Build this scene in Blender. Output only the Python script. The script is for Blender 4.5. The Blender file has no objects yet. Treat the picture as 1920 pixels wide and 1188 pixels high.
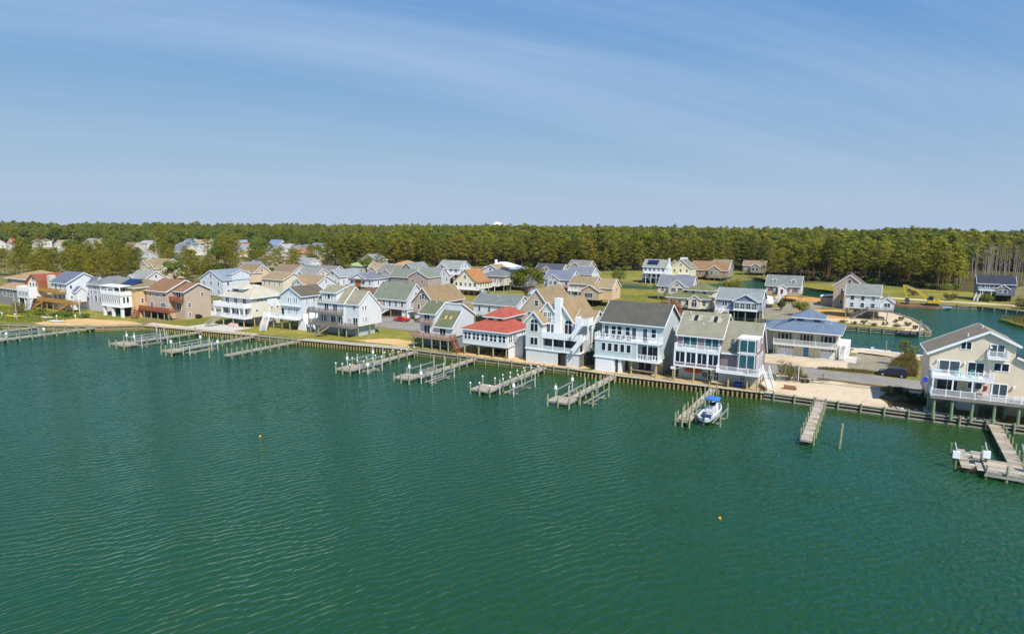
import bpy, bmesh, math, random
import numpy as np
from mathutils import Vector, Matrix
from mathutils.geometry import tessellate_polygon

# ------------------------------------------------------------------ scene, camera, sky, sun
# World axes: +X runs along the shore (to the right seen from the water), +Y inland, z = 0 is the water.
scene = bpy.context.scene
R = math.radians
cam_d = bpy.data.cameras.new('camera')
cam_d.sensor_width = 36.0
cam_d.lens = 22.5
cam_d.clip_start = 0.5
cam_d.clip_end = 9000.0
cam = bpy.data.objects.new('camera', cam_d)
scene.collection.objects.link(cam)
cam.matrix_world = (Matrix.Translation((0, 0, 30.0)) @ Matrix.Rotation(R(30), 4, 'Z')
                    @ Matrix.Rotation(R(90 - 8.344), 4, 'X') @ Matrix.Rotation(0.008, 4, 'Z'))
scene.camera = cam

SUN_EL, SUN_AZ = 49.0, 125.0          # azimuth clockwise from +Y
world = bpy.data.worlds.new('World')
scene.world = world
world.use_nodes = True
nt = world.node_tree
nt.nodes.clear()
w_out = nt.nodes.new('ShaderNodeOutputWorld')
w_bg = nt.nodes.new('ShaderNodeBackground')
w_bg.inputs['Strength'].default_value = 0.1
sky = nt.nodes.new('ShaderNodeTexSky')
sky.sky_type = 'NISHITA'
sky.sun_disc = False
sky.sun_elevation = R(SUN_EL)
sky.sun_rotation = R(SUN_AZ)
sky.altitude = 0
sky.air_density = 0.7
sky.dust_density = 0.2
sky.ozone_density = 5.0
# thin cirrus streaks: stretched noise over the whole dome, mixed a little towards white
tc = nt.nodes.new('ShaderNodeTexCoord')
sep = nt.nodes.new('ShaderNodeSeparateXYZ')
nt.links.new(tc.outputs['Generated'], sep.inputs[0])
addz = nt.nodes.new('ShaderNodeMath'); addz.operation = 'ADD'; addz.inputs[1].default_value = 0.12
zpos = nt.nodes.new('ShaderNodeMath'); zpos.operation = 'MAXIMUM'; zpos.inputs[1].default_value = 0.0
nt.links.new(sep.outputs['Z'], zpos.inputs[0]); nt.links.new(zpos.outputs[0], addz.inputs[0])
dx = nt.nodes.new('ShaderNodeMath'); dx.operation = 'DIVIDE'
dy = nt.nodes.new('ShaderNodeMath'); dy.operation = 'DIVIDE'
nt.links.new(sep.outputs['X'], dx.inputs[0]); nt.links.new(addz.outputs[0], dx.inputs[1])
nt.links.new(sep.outputs['Y'], dy.inputs[0]); nt.links.new(addz.outputs[0], dy.inputs[1])
cmb = nt.nodes.new('ShaderNodeCombineXYZ')
nt.links.new(dx.outputs[0], cmb.inputs[0]); nt.links.new(dy.outputs[0], cmb.inputs[1])
mp = nt.nodes.new('ShaderNodeMapping')
mp.vector_type = 'TEXTURE'
mp.inputs['Location'].default_value = (23, 16.1, 0)
mp.inputs['Rotation'].default_value = (0, 0, R(56))
mp.inputs['Scale'].default_value = (5.0, 0.9, 1.0)
nt.links.new(cmb.outputs[0], mp.inputs[0])
cn = nt.nodes.new('ShaderNodeTexNoise')
cn.inputs['Scale'].default_value = 0.85
cn.inputs['Detail'].default_value = 9
cn.inputs['Roughness'].default_value = 0.62
cn.inputs['Distortion'].default_value = 0.5
nt.links.new(mp.outputs[0], cn.inputs['Vector'])
cr = nt.nodes.new('ShaderNodeValToRGB')
cr.color_ramp.elements[0].position = 0.42; cr.color_ramp.elements[0].color = (0.0, 0.0, 0.0, 1)
cr.color_ramp.elements[1].position = 0.72; cr.color_ramp.elements[1].color = (0.55, 0.55, 0.55, 1)
nt.links.new(cn.outputs['Fac'], cr.inputs[0])
mixc = nt.nodes.new('ShaderNodeMixRGB')
mixc.inputs[2].default_value = (4.3, 5.5, 7.3, 1)
nt.links.new(cr.outputs[0], mixc.inputs[0])
# keep the dome's horizon colour just below the horizon (distant haze) instead of the model's black ground
mx_ = nt.nodes.new('ShaderNodeMath'); mx_.operation = 'MAXIMUM'; mx_.inputs[1].default_value = 0.012
nt.links.new(sep.outputs['Z'], mx_.inputs[0])
sv_ = nt.nodes.new('ShaderNodeCombineXYZ'); nt.links.new(sep.outputs['X'], sv_.inputs[0]); nt.links.new(sep.outputs['Y'], sv_.inputs[1]); nt.links.new(mx_.outputs[0], sv_.inputs[2])
nt.links.new(sv_.outputs[0], sky.inputs[0])
# even tone curve over the whole dome (a milky spring sky: flatter from zenith to horizon than the clear model)
srgb = nt.nodes.new('ShaderNodeSeparateColor'); crgb = nt.nodes.new('ShaderNodeCombineColor')
nt.links.new(sky.outputs[0], srgb.inputs[0])
for ch, (pw, kk) in enumerate(((0.76, 4.6), (0.43, 4.85), (0.07, 5.8))):
    m0 = nt.nodes.new('ShaderNodeMath'); m0.operation = 'MULTIPLY'; m0.inputs[1].default_value = 0.12
    m1 = nt.nodes.new('ShaderNodeMath'); m1.operation = 'POWER'; m1.inputs[1].default_value = pw
    m2 = nt.nodes.new('ShaderNodeMath'); m2.operation = 'MULTIPLY'; m2.inputs[1].default_value = kk
    nt.links.new(srgb.outputs[ch], m0.inputs[0]); nt.links.new(m0.outputs[0], m1.inputs[0]); nt.links.new(m1.outputs[0], m2.inputs[0]); nt.links.new(m2.outputs[0], crgb.inputs[ch])
nt.links.new(crgb.outputs[0], mixc.inputs[1])
# aerosol haze: the whole dome pales evenly towards its horizon
om = nt.nodes.new('ShaderNodeMath'); om.operation = 'SUBTRACT'; om.inputs[0].default_value = 1.0; nt.links.new(zpos.outputs[0], om.inputs[1])
ow = nt.nodes.new('ShaderNodeMath'); ow.operation = 'POWER'; ow.inputs[1].default_value = 5.5; nt.links.new(om.outputs[0], ow.inputs[0])
of = nt.nodes.new('ShaderNodeMath'); of.operation = 'MULTIPLY'; of.inputs[1].default_value = 0.86; nt.links.new(ow.outputs[0], of.inputs[0])
mh = nt.nodes.new('ShaderNodeMixRGB'); mh.inputs[2].default_value = (3.75, 4.75, 6.1, 1)
nt.links.new(of.outputs[0], mh.inputs[0]); nt.links.new(mixc.outputs[0], mh.inputs[1]); nt.links.new(mh.outputs[0], w_bg.inputs['Color'])
nt.links.new(w_bg.outputs[0], w_out.inputs[0])

sun_d = bpy.data.lights.new('sun', 'SUN')
sun_d.energy = 4.8
sun_d.angle = R(0.53)
sun_d.color = (1.0, 0.955, 0.88)
sun = bpy.data.objects.new('sun', sun_d)
scene.collection.objects.link(sun)
sv = Vector((math.sin(R(SUN_AZ)) * math.cos(R(SUN_EL)), math.cos(R(SUN_AZ)) * math.cos(R(SUN_EL)), math.sin(R(SUN_EL))))
sun.rotation_euler = sv.to_track_quat('Z', 'Y').to_euler()
sun.location = (120, -40, 150)

vs = scene.view_settings
vs.view_transform = 'Standard'
vs.look = 'None'
vs.exposure = 0.23
vs.gamma = 1.0
vs.use_curve_mapping = False
scene.cycles.max_bounces = 5
scene.cycles.diffuse_bounces = 2
scene.cycles.glossy_bounces = 3
scene.cycles.transmission_bounces = 2
scene.cycles.transparent_max_bounces = 4

# ------------------------------------------------------------------ materials
def lin(v):
    v /= 255.0
    return v / 12.92 if v <= 0.04045 else ((v + 0.055) / 1.055) ** 2.4
def C(r, g, b, k=0.85):
    return (lin(r) * k, lin(g) * k, lin(b) * k)
MATS = {}
def nd(t, typ, **kw):
    n = t.nodes.new(typ)
    for k, v in kw.items():
        if k in n.inputs: n.inputs[k].default_value = v
        else: setattr(n, k, v)
    return n
def mat(name, col, rough=0.7, var=0.12, scale=1.5, spec=0.3, lines=None, linedark=0.85, bump=0.0, bscale=20.0, metal=0.0, fine=0.0, stain=None):
    """Principled with world-space noise variation; lines = spacing in z of lap joints / courses."""
    if name in MATS: return MATS[name]
    m = bpy.data.materials.new(name); m.use_nodes = True
    t = m.node_tree; b = t.nodes['Principled BSDF']
    b.inputs['Roughness'].default_value = rough
    b.inputs['Specular IOR Level'].default_value = spec
    b.inputs['Metallic'].default_value = metal
    geo = nd(t, 'ShaderNodeNewGeometry')
    n1 = nd(t, 'ShaderNodeTexNoise', Scale=scale, Detail=5.0, Roughness=0.6)
    t.links.new(geo.outputs['Position'], n1.inputs['Vector'])
    mr = nd(t, 'ShaderNodeMapRange'); mr.inputs[1].default_value = 0.25; mr.inputs[2].default_value = 0.75
    mr.inputs[3].default_value = 1 - var; mr.inputs[4].default_value = 1 + var
    t.links.new(n1.outputs['Fac'], mr.inputs[0])
    last = mr.outputs[0]
    if fine:
        n3 = nd(t, 'ShaderNodeTexNoise', Scale=9.0, Detail=2.0)
        t.links.new(geo.outputs['Position'], n3.inputs['Vector'])
        m3 = nd(t, 'ShaderNodeMapRange'); m3.inputs[1].default_value = 0.3; m3.inputs[2].default_value = 0.7
        m3.inputs[3].default_value = 1 - fine; m3.inputs[4].default_value = 1 + fine
        t.links.new(n3.outputs['Fac'], m3.inputs[0])
        mu = nd(t, 'ShaderNodeMath', operation='MULTIPLY')
        t.links.new(last, mu.inputs[0]); t.links.new(m3.outputs[0], mu.inputs[1]); last = mu.outputs[0]
    hgt = None
    if lines:
        sp = nd(t, 'ShaderNodeSeparateXYZ'); t.links.new(geo.outputs['Position'], sp.inputs[0])
        dv = nd(t, 'ShaderNodeMath', operation='DIVIDE'); dv.inputs[1].default_value = lines
        t.links.new(sp.outputs['Z'], dv.inputs[0])
        fr = nd(t, 'ShaderNodeMath', operation='FRACT'); t.links.new(dv.outputs[0], fr.inputs[0])
        hgt = fr.outputs[0]
        m4 = nd(t, 'ShaderNodeMapRange'); m4.inputs[1].default_value = 0.80; m4.inputs[2].default_value = 1.0
        m4.inputs[3].default_value = 1.0; m4.inputs[4].default_value = linedark
        t.links.new(fr.outputs[0], m4.inputs[0])
        mu = nd(t, 'ShaderNodeMath', operation='MULTIPLY')
        t.links.new(last, mu.inputs[0]); t.links.new(m4.outputs[0], mu.inputs[1]); last = mu.outputs[0]
    mx = nd(t, 'ShaderNodeVectorMath', operation='SCALE')
    mx.inputs[0].default_value = col
    t.links.new(last, mx.inputs['Scale'])
    outc = mx.outputs[0]
    if stain:
        n5 = nd(t, 'ShaderNodeTexNoise', Scale=stain[1], Detail=6.0, Roughness=0.65)
        t.links.new(geo.outputs['Position'], n5.inputs['Vector'])
        r5 = nd(t, 'ShaderNodeMapRange'); r5.inputs[1].default_value = stain[2]; r5.inputs[2].default_value = stain[3]
        t.links.new(n5.outputs['Fac'], r5.inputs[0])
        mm = nd(t, 'ShaderNodeMixRGB'); mm.inputs[2].default_value = (*stain[0], 1)
        t.links.new(r5.outputs[0], mm.inputs[0]); t.links.new(outc, mm.inputs[1]); outc = mm.outputs[0]
    t.links.new(outc, b.inputs['Base Color'])
    if bump or lines:
        bp = nd(t, 'ShaderNodeBump'); bp.inputs['Strength'].default_value = bump if bump else 0.35
        bp.inputs['Distance'].default_value = 0.05
        if hgt is not None: t.links.new(hgt, bp.inputs['Height'])
        else:
            n2 = nd(t, 'ShaderNodeTexNoise', Scale=bscale, Detail=4.0)
            t.links.new(geo.outputs['Position'], n2.inputs['Vector']); t.links.new(n2.outputs['Fac'], bp.inputs['Height'])
        t.links.new(bp.outputs[0], b.inputs['Normal'])
    MATS[name] = m
    return m
def siding(r, g, b): return mat('siding_%d_%d_%d' % (r, g, b), C(r, g, b), 0.55, 0.07, 0.5, 0.3, lines=0.2, linedark=0.78)
def shingle(r, g, b): return mat('shingle_%d_%d_%d' % (r, g, b), C(r, g, b, 0.9), 0.9, 0.17, 0.55, 0.15, lines=0.2, linedark=0.74, fine=0.28)
def paint(r, g, b, rough=0.45): return mat('paint_%d_%d_%d' % (r, g, b), C(r, g, b), rough, 0.04, 1.0, 0.4)
WHITE = mat('white_trim', (0.80, 0.80, 0.80), 0.4, 0.03, 1.0, 0.4)
WHITE2 = mat('white_vinyl', (0.74, 0.75, 0.76), 0.5, 0.05, 1.0, 0.4)
WEATHER = mat('weathered_wood', C(165, 158, 142), 0.85, 0.22, 1.2, 0.2, fine=0.2)
GREYDECK = mat('grey_deck', C(140, 132, 122), 0.85, 0.18, 1.2, 0.2, fine=0.15)
TREATED = mat('treated_piling', C(152, 156, 122), 0.85, 0.2, 1.5, 0.2, fine=0.2, stain=(C(85, 90, 60), 1.2, 0.5, 0.75))
YELWOOD = mat('golden_wood', C(176, 136, 72), 0.75, 0.18, 1.0, 0.3, fine=0.12)
REDWOOD = mat('red_brown_wood', C(150, 84, 52), 0.75, 0.18, 1.0, 0.3, fine=0.12)
TANWOOD = mat('tan_wood', C(190, 165, 120), 0.8, 0.18, 1.0, 0.3, fine=0.15)
DARKWOOD = mat('dark_wet_wood', C(70, 58, 42), 0.8, 0.3, 1.5, 0.3, fine=0.25)
CONCRETE = mat('concrete', C(205, 198, 185), 0.85, 0.1, 0.5, 0.2, fine=0.06)
GALV = mat('galvanised_metal', C(175, 185, 190), 0.4, 0.08, 2.0, 0.5, metal=0.4)
BLACK = mat('black_plastic', (0.02, 0.02, 0.022), 0.5, 0.1, 2.0, 0.4)
DARKGREY = mat('dark_grey', C(70, 72, 76), 0.5, 0.1, 2.0, 0.4)
SHADOWIN = mat('interior_shade', C(58, 55, 55), 0.8, 0.1, 1.0, 0.2)  # shade of openings and porches, put into the colour of dark slabs
def glassmat(name, col, rough=0.06):
    if name in MATS: return MATS[name]
    m = bpy.data.materials.new(name); m.use_nodes = True
    b = m.node_tree.nodes['Principled BSDF']
    b.inputs['Base Color'].default_value = (*col, 1); b.inputs['Roughness'].default_value = rough
    b.inputs['Specular IOR Level'].default_value = 0.5; b.inputs['IOR'].default_value = 1.5
    MATS[name] = m
    return m
GLASS = glassmat('window_glass', (0.016, 0.02, 0.032))
GLASS2 = glassmat('window_glass_curtain', (0.06, 0.075, 0.095))
GLASS3 = glassmat('window_glass_blinds', (0.20, 0.21, 0.22), 0.15)
GLASST = glassmat('teal_glass', (0.03, 0.10, 0.12))
SOLAR = glassmat('solar_glass', (0.012, 0.02, 0.07), 0.12)

def water_material():
    m = bpy.data.materials.new('water'); m.use_nodes = True
    t = m.node_tree; b = t.nodes['Principled BSDF']
    geo = nd(t, 'ShaderNodeNewGeometry')
    big = nd(t, 'ShaderNodeTexNoise', Scale=0.014, Detail=3.0)
    t.links.new(geo.outputs['Position'], big.inputs['Vector'])
    mx = nd(t, 'ShaderNodeMixRGB'); mx.inputs[1].default_value = (0.011, 0.052, 0.013, 1); mx.inputs[2].default_value = (0.015, 0.066, 0.024, 1)
    t.links.new(big.outputs['Fac'], mx.inputs[0])
    # olive reflections of bulkhead and houses, put into the water's base colour near shore
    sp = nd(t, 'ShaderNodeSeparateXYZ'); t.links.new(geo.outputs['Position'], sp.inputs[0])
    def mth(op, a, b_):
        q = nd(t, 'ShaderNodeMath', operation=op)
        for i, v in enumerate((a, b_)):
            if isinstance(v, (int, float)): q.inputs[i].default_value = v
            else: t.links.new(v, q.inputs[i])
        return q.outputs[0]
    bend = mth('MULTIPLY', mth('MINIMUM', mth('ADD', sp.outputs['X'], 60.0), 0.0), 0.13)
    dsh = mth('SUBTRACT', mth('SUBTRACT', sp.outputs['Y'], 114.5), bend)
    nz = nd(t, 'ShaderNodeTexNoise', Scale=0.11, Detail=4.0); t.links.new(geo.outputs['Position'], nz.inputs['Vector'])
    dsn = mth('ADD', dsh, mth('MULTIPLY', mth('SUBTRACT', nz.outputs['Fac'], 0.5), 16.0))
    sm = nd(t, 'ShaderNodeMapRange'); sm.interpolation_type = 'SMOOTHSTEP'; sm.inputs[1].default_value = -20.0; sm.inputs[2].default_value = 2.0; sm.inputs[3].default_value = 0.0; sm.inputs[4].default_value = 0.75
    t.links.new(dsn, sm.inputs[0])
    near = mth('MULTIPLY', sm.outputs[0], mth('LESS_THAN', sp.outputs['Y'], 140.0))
    offshore = mx
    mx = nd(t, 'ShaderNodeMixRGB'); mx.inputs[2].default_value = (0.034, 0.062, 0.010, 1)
    t.links.new(near, mx.inputs[0]); t.links.new(offshore.outputs[0], mx.inputs[1])
    def waves(rot, sx, sy, scale, detail, dist):
        mpn = nd(t, 'ShaderNodeMapping'); mpn.inputs['Rotation'].default_value = (0, 0, R(rot)); mpn.inputs['Scale'].default_value = (sx, sy, 1)
        t.links.new(geo.outputs['Position'], mpn.inputs[0])
        n = nd(t, 'ShaderNodeTexNoise', Scale=scale, Detail=detail, Roughness=0.55, Distortion=dist)
        t.links.new(mpn.outputs[0], n.inputs['Vector'])
        return n.outputs['Fac']
    def bands(rot, lam, dist, detail, dscale):
        mpn = nd(t, 'ShaderNodeMapping'); mpn.inputs['Rotation'].default_value = (0, 0, R(rot))
        t.links.new(geo.outputs['Position'], mpn.inputs[0])
        n = nd(t, 'ShaderNodeTexWave', Scale=0.314 / lam, Distortion=dist, Detail=detail); n.inputs['Detail Scale'].default_value = dscale; n.inputs['Detail Roughness'].default_value = 0.55
        n.wave_type = 'BANDS'; n.bands_direction = 'X'; n.wave_profile = 'SIN'
        t.links.new(mpn.outputs[0], n.inputs['Vector'])
        return n.outputs['Fac']
    def madd(a, k, c):
        q = nd(t, 'ShaderNodeMath', operation='MULTIPLY_ADD'); t.links.new(a, q.inputs[0])
        if isinstance(k, float): q.inputs[1].default_value = k
        else: t.links.new(k, q.inputs[1])
        if c is not None: t.links.new(c, q.inputs[2])
        else: q.inputs[2].default_value = 0.0
        return q.outputs[0]
    b1 = bands(32, 1.05, 13.0, 3.0, 0.5)
    b2 = bands(20, 0.62, 7.0, 2.0, 0.8)
    mask = nd(t, 'ShaderNodeMapRange'); mask.inputs[1].default_value = 0.3; mask.inputs[2].default_value = 0.7; mask.inputs[3].default_value = 0.034; mask.inputs[4].default_value = 0.105
    t.links.new(waves(0, 1, 1, 0.05, 2.0, 0.2), mask.inputs[0])
    hgt = madd(b1, mask.outputs[0], None)
    hgt = madd(b2, 0.036, hgt)
    hgt = madd(waves(-10, 1.0, 0.45, 1.6, 4.0, 0.3), 0.16, hgt)
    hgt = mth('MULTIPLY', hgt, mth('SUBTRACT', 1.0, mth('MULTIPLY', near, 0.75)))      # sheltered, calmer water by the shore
    bp = nd(t, 'ShaderNodeBump'); bp.inputs['Strength'].default_value = 1.0; bp.inputs['Distance'].default_value = 1.0
    t.links.new(hgt, bp.inputs['Height'])
    # body colour below, tinted mirror above, weighed by Fresnel
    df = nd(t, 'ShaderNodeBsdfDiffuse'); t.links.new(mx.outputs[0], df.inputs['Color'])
    gl = nd(t, 'ShaderNodeBsdfGlossy'); gl.inputs['Color'].default_value = (0.56, 0.94, 1.0, 1); gl.inputs['Roughness'].default_value = 0.10
    fr = nd(t, 'ShaderNodeFresnel'); fr.inputs['IOR'].default_value = 1.33
    for n_ in (df, gl, fr): t.links.new(bp.outputs[0], n_.inputs['Normal'])
    ms = nd(t, 'ShaderNodeMixShader'); t.links.new(fr.outputs[0], ms.inputs[0]); t.links.new(df.outputs[0], ms.inputs[1]); t.links.new(gl.outputs[0], ms.inputs[2])
    t.links.new(ms.outputs[0], t.nodes['Material Output'].inputs['Surface']); t.nodes.remove(b)
    return m
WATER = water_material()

def ground_material(name, cols, scales=(0.05, 0.6), th=((0.42, 0.58), (0.45, 0.65)), rough=0.95, bump=0.4):
    """three-colour ground: cols[0] base, cols[1] broad patches, cols[2] small patches."""
    m = bpy.data.materials.new(name); m.use_nodes = True
    t = m.node_tree; b = t.nodes['Principled BSDF']
    b.inputs['Roughness'].default_value = rough; b.inputs['Specular IOR Level'].default_value = 0.1
    geo = nd(t, 'ShaderNodeNewGeometry')
    cur = None
    for i, sc in enumerate(scales):
        n = nd(t, 'ShaderNodeTexNoise', Scale=sc, Detail=6.0, Roughness=0.62)
        t.links.new(geo.outputs['Position'], n.inputs['Vector'])
        mr = nd(t, 'ShaderNodeMapRange'); mr.inputs[1].default_value = th[i][0]; mr.inputs[2].default_value = th[i][1]
        t.links.new(n.outputs['Fac'], mr.inputs[0])
        mx = nd(t, 'ShaderNodeMixRGB'); mx.inputs[2].default_value = (*cols[i + 1], 1)
        if cur is None: mx.inputs[1].default_value = (*cols[0], 1)
        else: t.links.new(cur, mx.inputs[1])
        t.links.new(mr.outputs[0], mx.inputs[0]); cur = mx.outputs[0]
    n = nd(t, 'ShaderNodeTexNoise', Scale=3.5, Detail=5.0, Roughness=0.7)
    t.links.new(geo.outputs['Position'], n.inputs['Vector'])
    mr = nd(t, 'ShaderNodeMapRange'); mr.inputs[1].default_value = 0.3; mr.inputs[2].default_value = 0.7; mr.inputs[3].default_value = 0.8; mr.inputs[4].default_value = 1.18
    t.links.new(n.outputs['Fac'], mr.inputs[0])
    sc_ = nd(t, 'ShaderNodeVectorMath', operation='SCALE'); t.links.new(cur, sc_.inputs[0]); t.links.new(mr.outputs[0], sc_.inputs['Scale'])
    t.links.new(sc_.outputs[0], b.inputs['Base Color'])
    bp = nd(t, 'ShaderNodeBump'); bp.inputs['Strength'].default_value = bump; bp.inputs['Distance'].default_value = 0.2
    t.links.new(n.outputs['Fac'], bp.inputs['Height']); t.links.new(bp.outputs[0], b.inputs['Normal'])
    MATS[name] = m
    return m
LAND = ground_material('dry_grass_ground', (C(140, 128, 80), C(108, 108, 58), C(182, 158, 112)), (0.03, 0.25), ((0.4, 0.6), (0.52, 0.7)))
LAWN = ground_material('lawn', (C(134, 132, 54), C(164, 148, 76), C(192, 164, 102)), (0.12, 0.5), ((0.45, 0.65), (0.56, 0.74)))
FIELD = ground_material('field_grass', (C(156, 142, 64), C(124, 124, 50), C(188, 160, 96)), (0.05, 0.3), ((0.4, 0.6), (0.58, 0.76)))
SAND = ground_material('sand', (C(224, 203, 170), C(202, 180, 145), C(178, 154, 118)), (0.12, 0.7), ((0.45, 0.65), (0.56, 0.78)))
BEACH = ground_material('beach_sand', (C(226, 188, 132), C(212, 172, 116), C(190, 160, 110)), (0.2, 0.9), ((0.45, 0.65), (0.56, 0.75)))
SOIL = ground_material('orange_soil', (C(222, 165, 90), C(205, 145, 75), C(180, 135, 80)), (0.2, 0.9), ((0.45, 0.65), (0.56, 0.75)))
ASPHALT = ground_material('worn_asphalt', (C(158, 152, 140), C(144, 139, 128), C(178, 166, 144)), (0.15, 0.8), ((0.4, 0.65), (0.58, 0.8)), 0.9, 0.15)
GRAVEL = ground_material('gravel', (C(160, 150, 128), C(138, 134, 112), C(185, 168, 135)), (0.15, 0.9), ((0.4, 0.6), (0.5, 0.7)), 0.95, 0.3)
MARSH = ground_material('marsh_reeds', (C(150, 132, 92), C(118, 118, 70), C(170, 148, 110)), (0.04, 0.3), ((0.4, 0.6), (0.5, 0.7)))
FORESTFLOOR = ground_material('forest_floor', (C(96, 84, 48), C(80, 84, 40), C(120, 104, 66)), (0.05, 0.4), ((0.4, 0.6), (0.5, 0.7)))
UNDER = ground_material('mulch_bed', (C(120, 95, 62), C(140, 112, 74), C(96, 84, 50)), (0.3, 1.2), ((0.4, 0.6), (0.5, 0.7)))

# ------------------------------------------------------------------ mesh helpers
COL = scene.collection
GZ = 1.3           # height of the ground above the water
class MB:
    def __init__(s): s.v = []; s.f = []; s.m = []; s.mi = 0
    def add(s, vs_, fs_, mi=None):
        o = len(s.v); s.v.extend(vs_)
        for f in fs_: s.f.append([i + o for i in f]); s.m.append(s.mi if mi is None else mi)
        return s
    def box(s, x0, y0, z0, x1, y1, z1, mi=None):
        return s.add([(x0, y0, z0), (x1, y0, z0), (x1, y1, z0), (x0, y1, z0), (x0, y0, z1), (x1, y0, z1), (x1, y1, z1), (x0, y1, z1)],
                     [(0, 3, 2, 1), (4, 5, 6, 7), (0, 1, 5, 4), (1, 2, 6, 5), (2, 3, 7, 6), (3, 0, 4, 7)], mi)
    def prism(s, pts, a, b, axis='y', mi=None):
        n = len(pts)
        def P(p, q):
            if axis == 'y': return (p[0], q, p[1])
            if axis == 'x': return (q, p[0], p[1])
            return (p[0], p[1], q)
        vs_ = [P(p, a) for p in pts] + [P(p, b) for p in pts]
        fs_ = [list(range(n)), list(range(2 * n - 1, n - 1, -1))] + [(i, (i + 1) % n, n + (i + 1) % n, n + i) for i in range(n)]
        return s.add(vs_, fs_, mi)
    def slab(s, pts, th, mi=None):
        n = len(pts)
        vs_ = list(pts) + [(p[0], p[1], p[2] - th) for p in pts]
        fs_ = [list(range(n)), list(range(2 * n - 1, n - 1, -1))] + [(i, (i + 1) % n, n + (i + 1) % n, n + i) for i in range(n)]
        return s.add(vs_, fs_, mi)
    def beam(s, p0, p1, w, h, mi=None):
        a = Vector(p0); b = Vector(p1); d = (b - a)
        if d.length < 1e-6: return s
        d.normalize()
        side = d.cross(Vector((0, 0, 1)))
        if side.length < 1e-3: side = Vector((1, 0, 0))
        side.normalize(); up = side.cross(d)
        sx = side * (w / 2); uy = up * (h / 2)
        vs_ = [tuple(q) for q in (a - sx - uy, a + sx - uy, a + sx + uy, a - sx + uy, b - sx - uy, b + sx - uy, b + sx + uy, b - sx + uy)]
        return s.add(vs_, [(0, 1, 2, 3), (7, 6, 5, 4), (0, 4, 5, 1), (1, 5, 6, 2), (2, 6, 7, 3), (3, 7, 4, 0)], mi)
    def cyl(s, p0, p1, r0, r1, n=8, mi=None):
        a = Vector(p0); b = Vector(p1); d = (b - a).normalized()
        x = d.orthogonal().normalized(); y = d.cross(x)
        vs_ = []
        for c, r in ((a, r0), (b, r1)):
            for i in range(n):
                an = 2 * math.pi * i / n
                vs_.append(tuple(c + x * (r * math.cos(an)) + y * (r * math.sin(an))))
        fs_ = [(i, (i + 1) % n, n + (i + 1) % n, n + i) for i in range(n)] + [list(range(n - 1, -1, -1)), list(range(n, 2 * n))]
        return s.add(vs_, fs_, mi)
    def lathe(s, prof, n=12, c=(0, 0, 0), mi=None):
        vs_ = []; m = len(prof)
        for r, z in prof:
            for i in range(n):
                an = 2 * math.pi * i / n; vs_.append((c[0] + r * math.cos(an), c[1] + r * math.sin(an), c[2] + z))
        fs_ = [(j * n + i, j * n + (i + 1) % n, (j + 1) * n + (i + 1) % n, (j + 1) * n + i) for j in range(m - 1) for i in range(n)]
        fs_ += [list(range(n - 1, -1, -1)), list(range((m - 1) * n, m * n))]
        return s.add(vs_, fs_, mi)
    def loft(s, rings, mi=None, cap=True):
        n = len(rings[0]); vs_ = [p for r in rings for p in r]
        fs_ = [(j * n + i, j * n + (i + 1) % n, (j + 1) * n + (i + 1) % n, (j + 1) * n + i) for j in range(len(rings) - 1) for i in range(n)]
        if cap: fs_ += [list(range(n - 1, -1, -1)), list(range((len(rings) - 1) * n, len(rings) * n))]
        return s.add(vs_, fs_, mi)
    def mesh(s, name, mats, off=(0, 0, 0), smooth=False):
        me = bpy.data.meshes.new(name)
        me.from_pydata([(x - off[0], y - off[1], z - off[2]) for x, y, z in s.v], [], s.f)
        if not isinstance(mats, (list, tuple)): mats = [mats]
        for m_ in mats: me.materials.append(m_)
        if len(mats) > 1: me.polygons.foreach_set('material_index', s.m)
        bm = bmesh.new(); bm.from_mesh(me); bmesh.ops.recalc_face_normals(bm, faces=bm.faces); bm.to_mesh(me); bm.free()
        if smooth: me.polygons.foreach_set('use_smooth', [True] * len(me.polygons))
        return me
def link(name, data, parent=None, loc=(0, 0, 0), rz=0.0):
    o = bpy.data.objects.new(name, data); COL.objects.link(o)
    o.location = loc
    if rz: o.rotation_euler = (0, 0, rz)
    if parent is not None: o.parent = parent
    return o
def tag(o, label=None, cat=None, group=None, kind=None):
    if label: o['label'] = label
    if cat: o['category'] = cat
    if group: o['group'] = group
    if kind: o['kind'] = kind
    return o
def thing(name, label, cat, loc, rz=0.0, group=None):
    return tag(link(name, None, None, loc, rz), label, cat, group)
def sheet(name, pts, z, m, skirt=0.0, parent=None):
    """flat polygon sheet (x, y) at height z above the water."""
    tri = tessellate_polygon([[Vector((x, y, 0)) for x, y in pts]])
    v = [(x, y, z) for x, y in pts]; f = [list(t_) for t_ in tri]
    n = len(pts)
    if skirt:
        v += [(x, y, z - skirt) for x, y in pts]
        f += [(i, (i + 1) % n, n + (i + 1) % n, n + i) for i in range(n)]
    mb = MB(); mb.add(v, f)
    return tag(link(name, mb.mesh(name, m), parent), kind='structure')
def wobble(pts, amp=0.6, step=3.0, seed=1):
    rnd = random.Random(seed); out = []
    n = len(pts)
    for i in range(n):
        a = pts[i]; b = pts[(i + 1) % n]; L = math.dist(a, b); k = max(1, int(L / step))
        for j in range(k):
            t_ = j / k
            out.append((a[0] + (b[0] - a[0]) * t_ + rnd.uniform(-amp, amp), a[1] + (b[1] - a[1]) * t_ + rnd.uniform(-amp, amp)))
    return out
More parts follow.
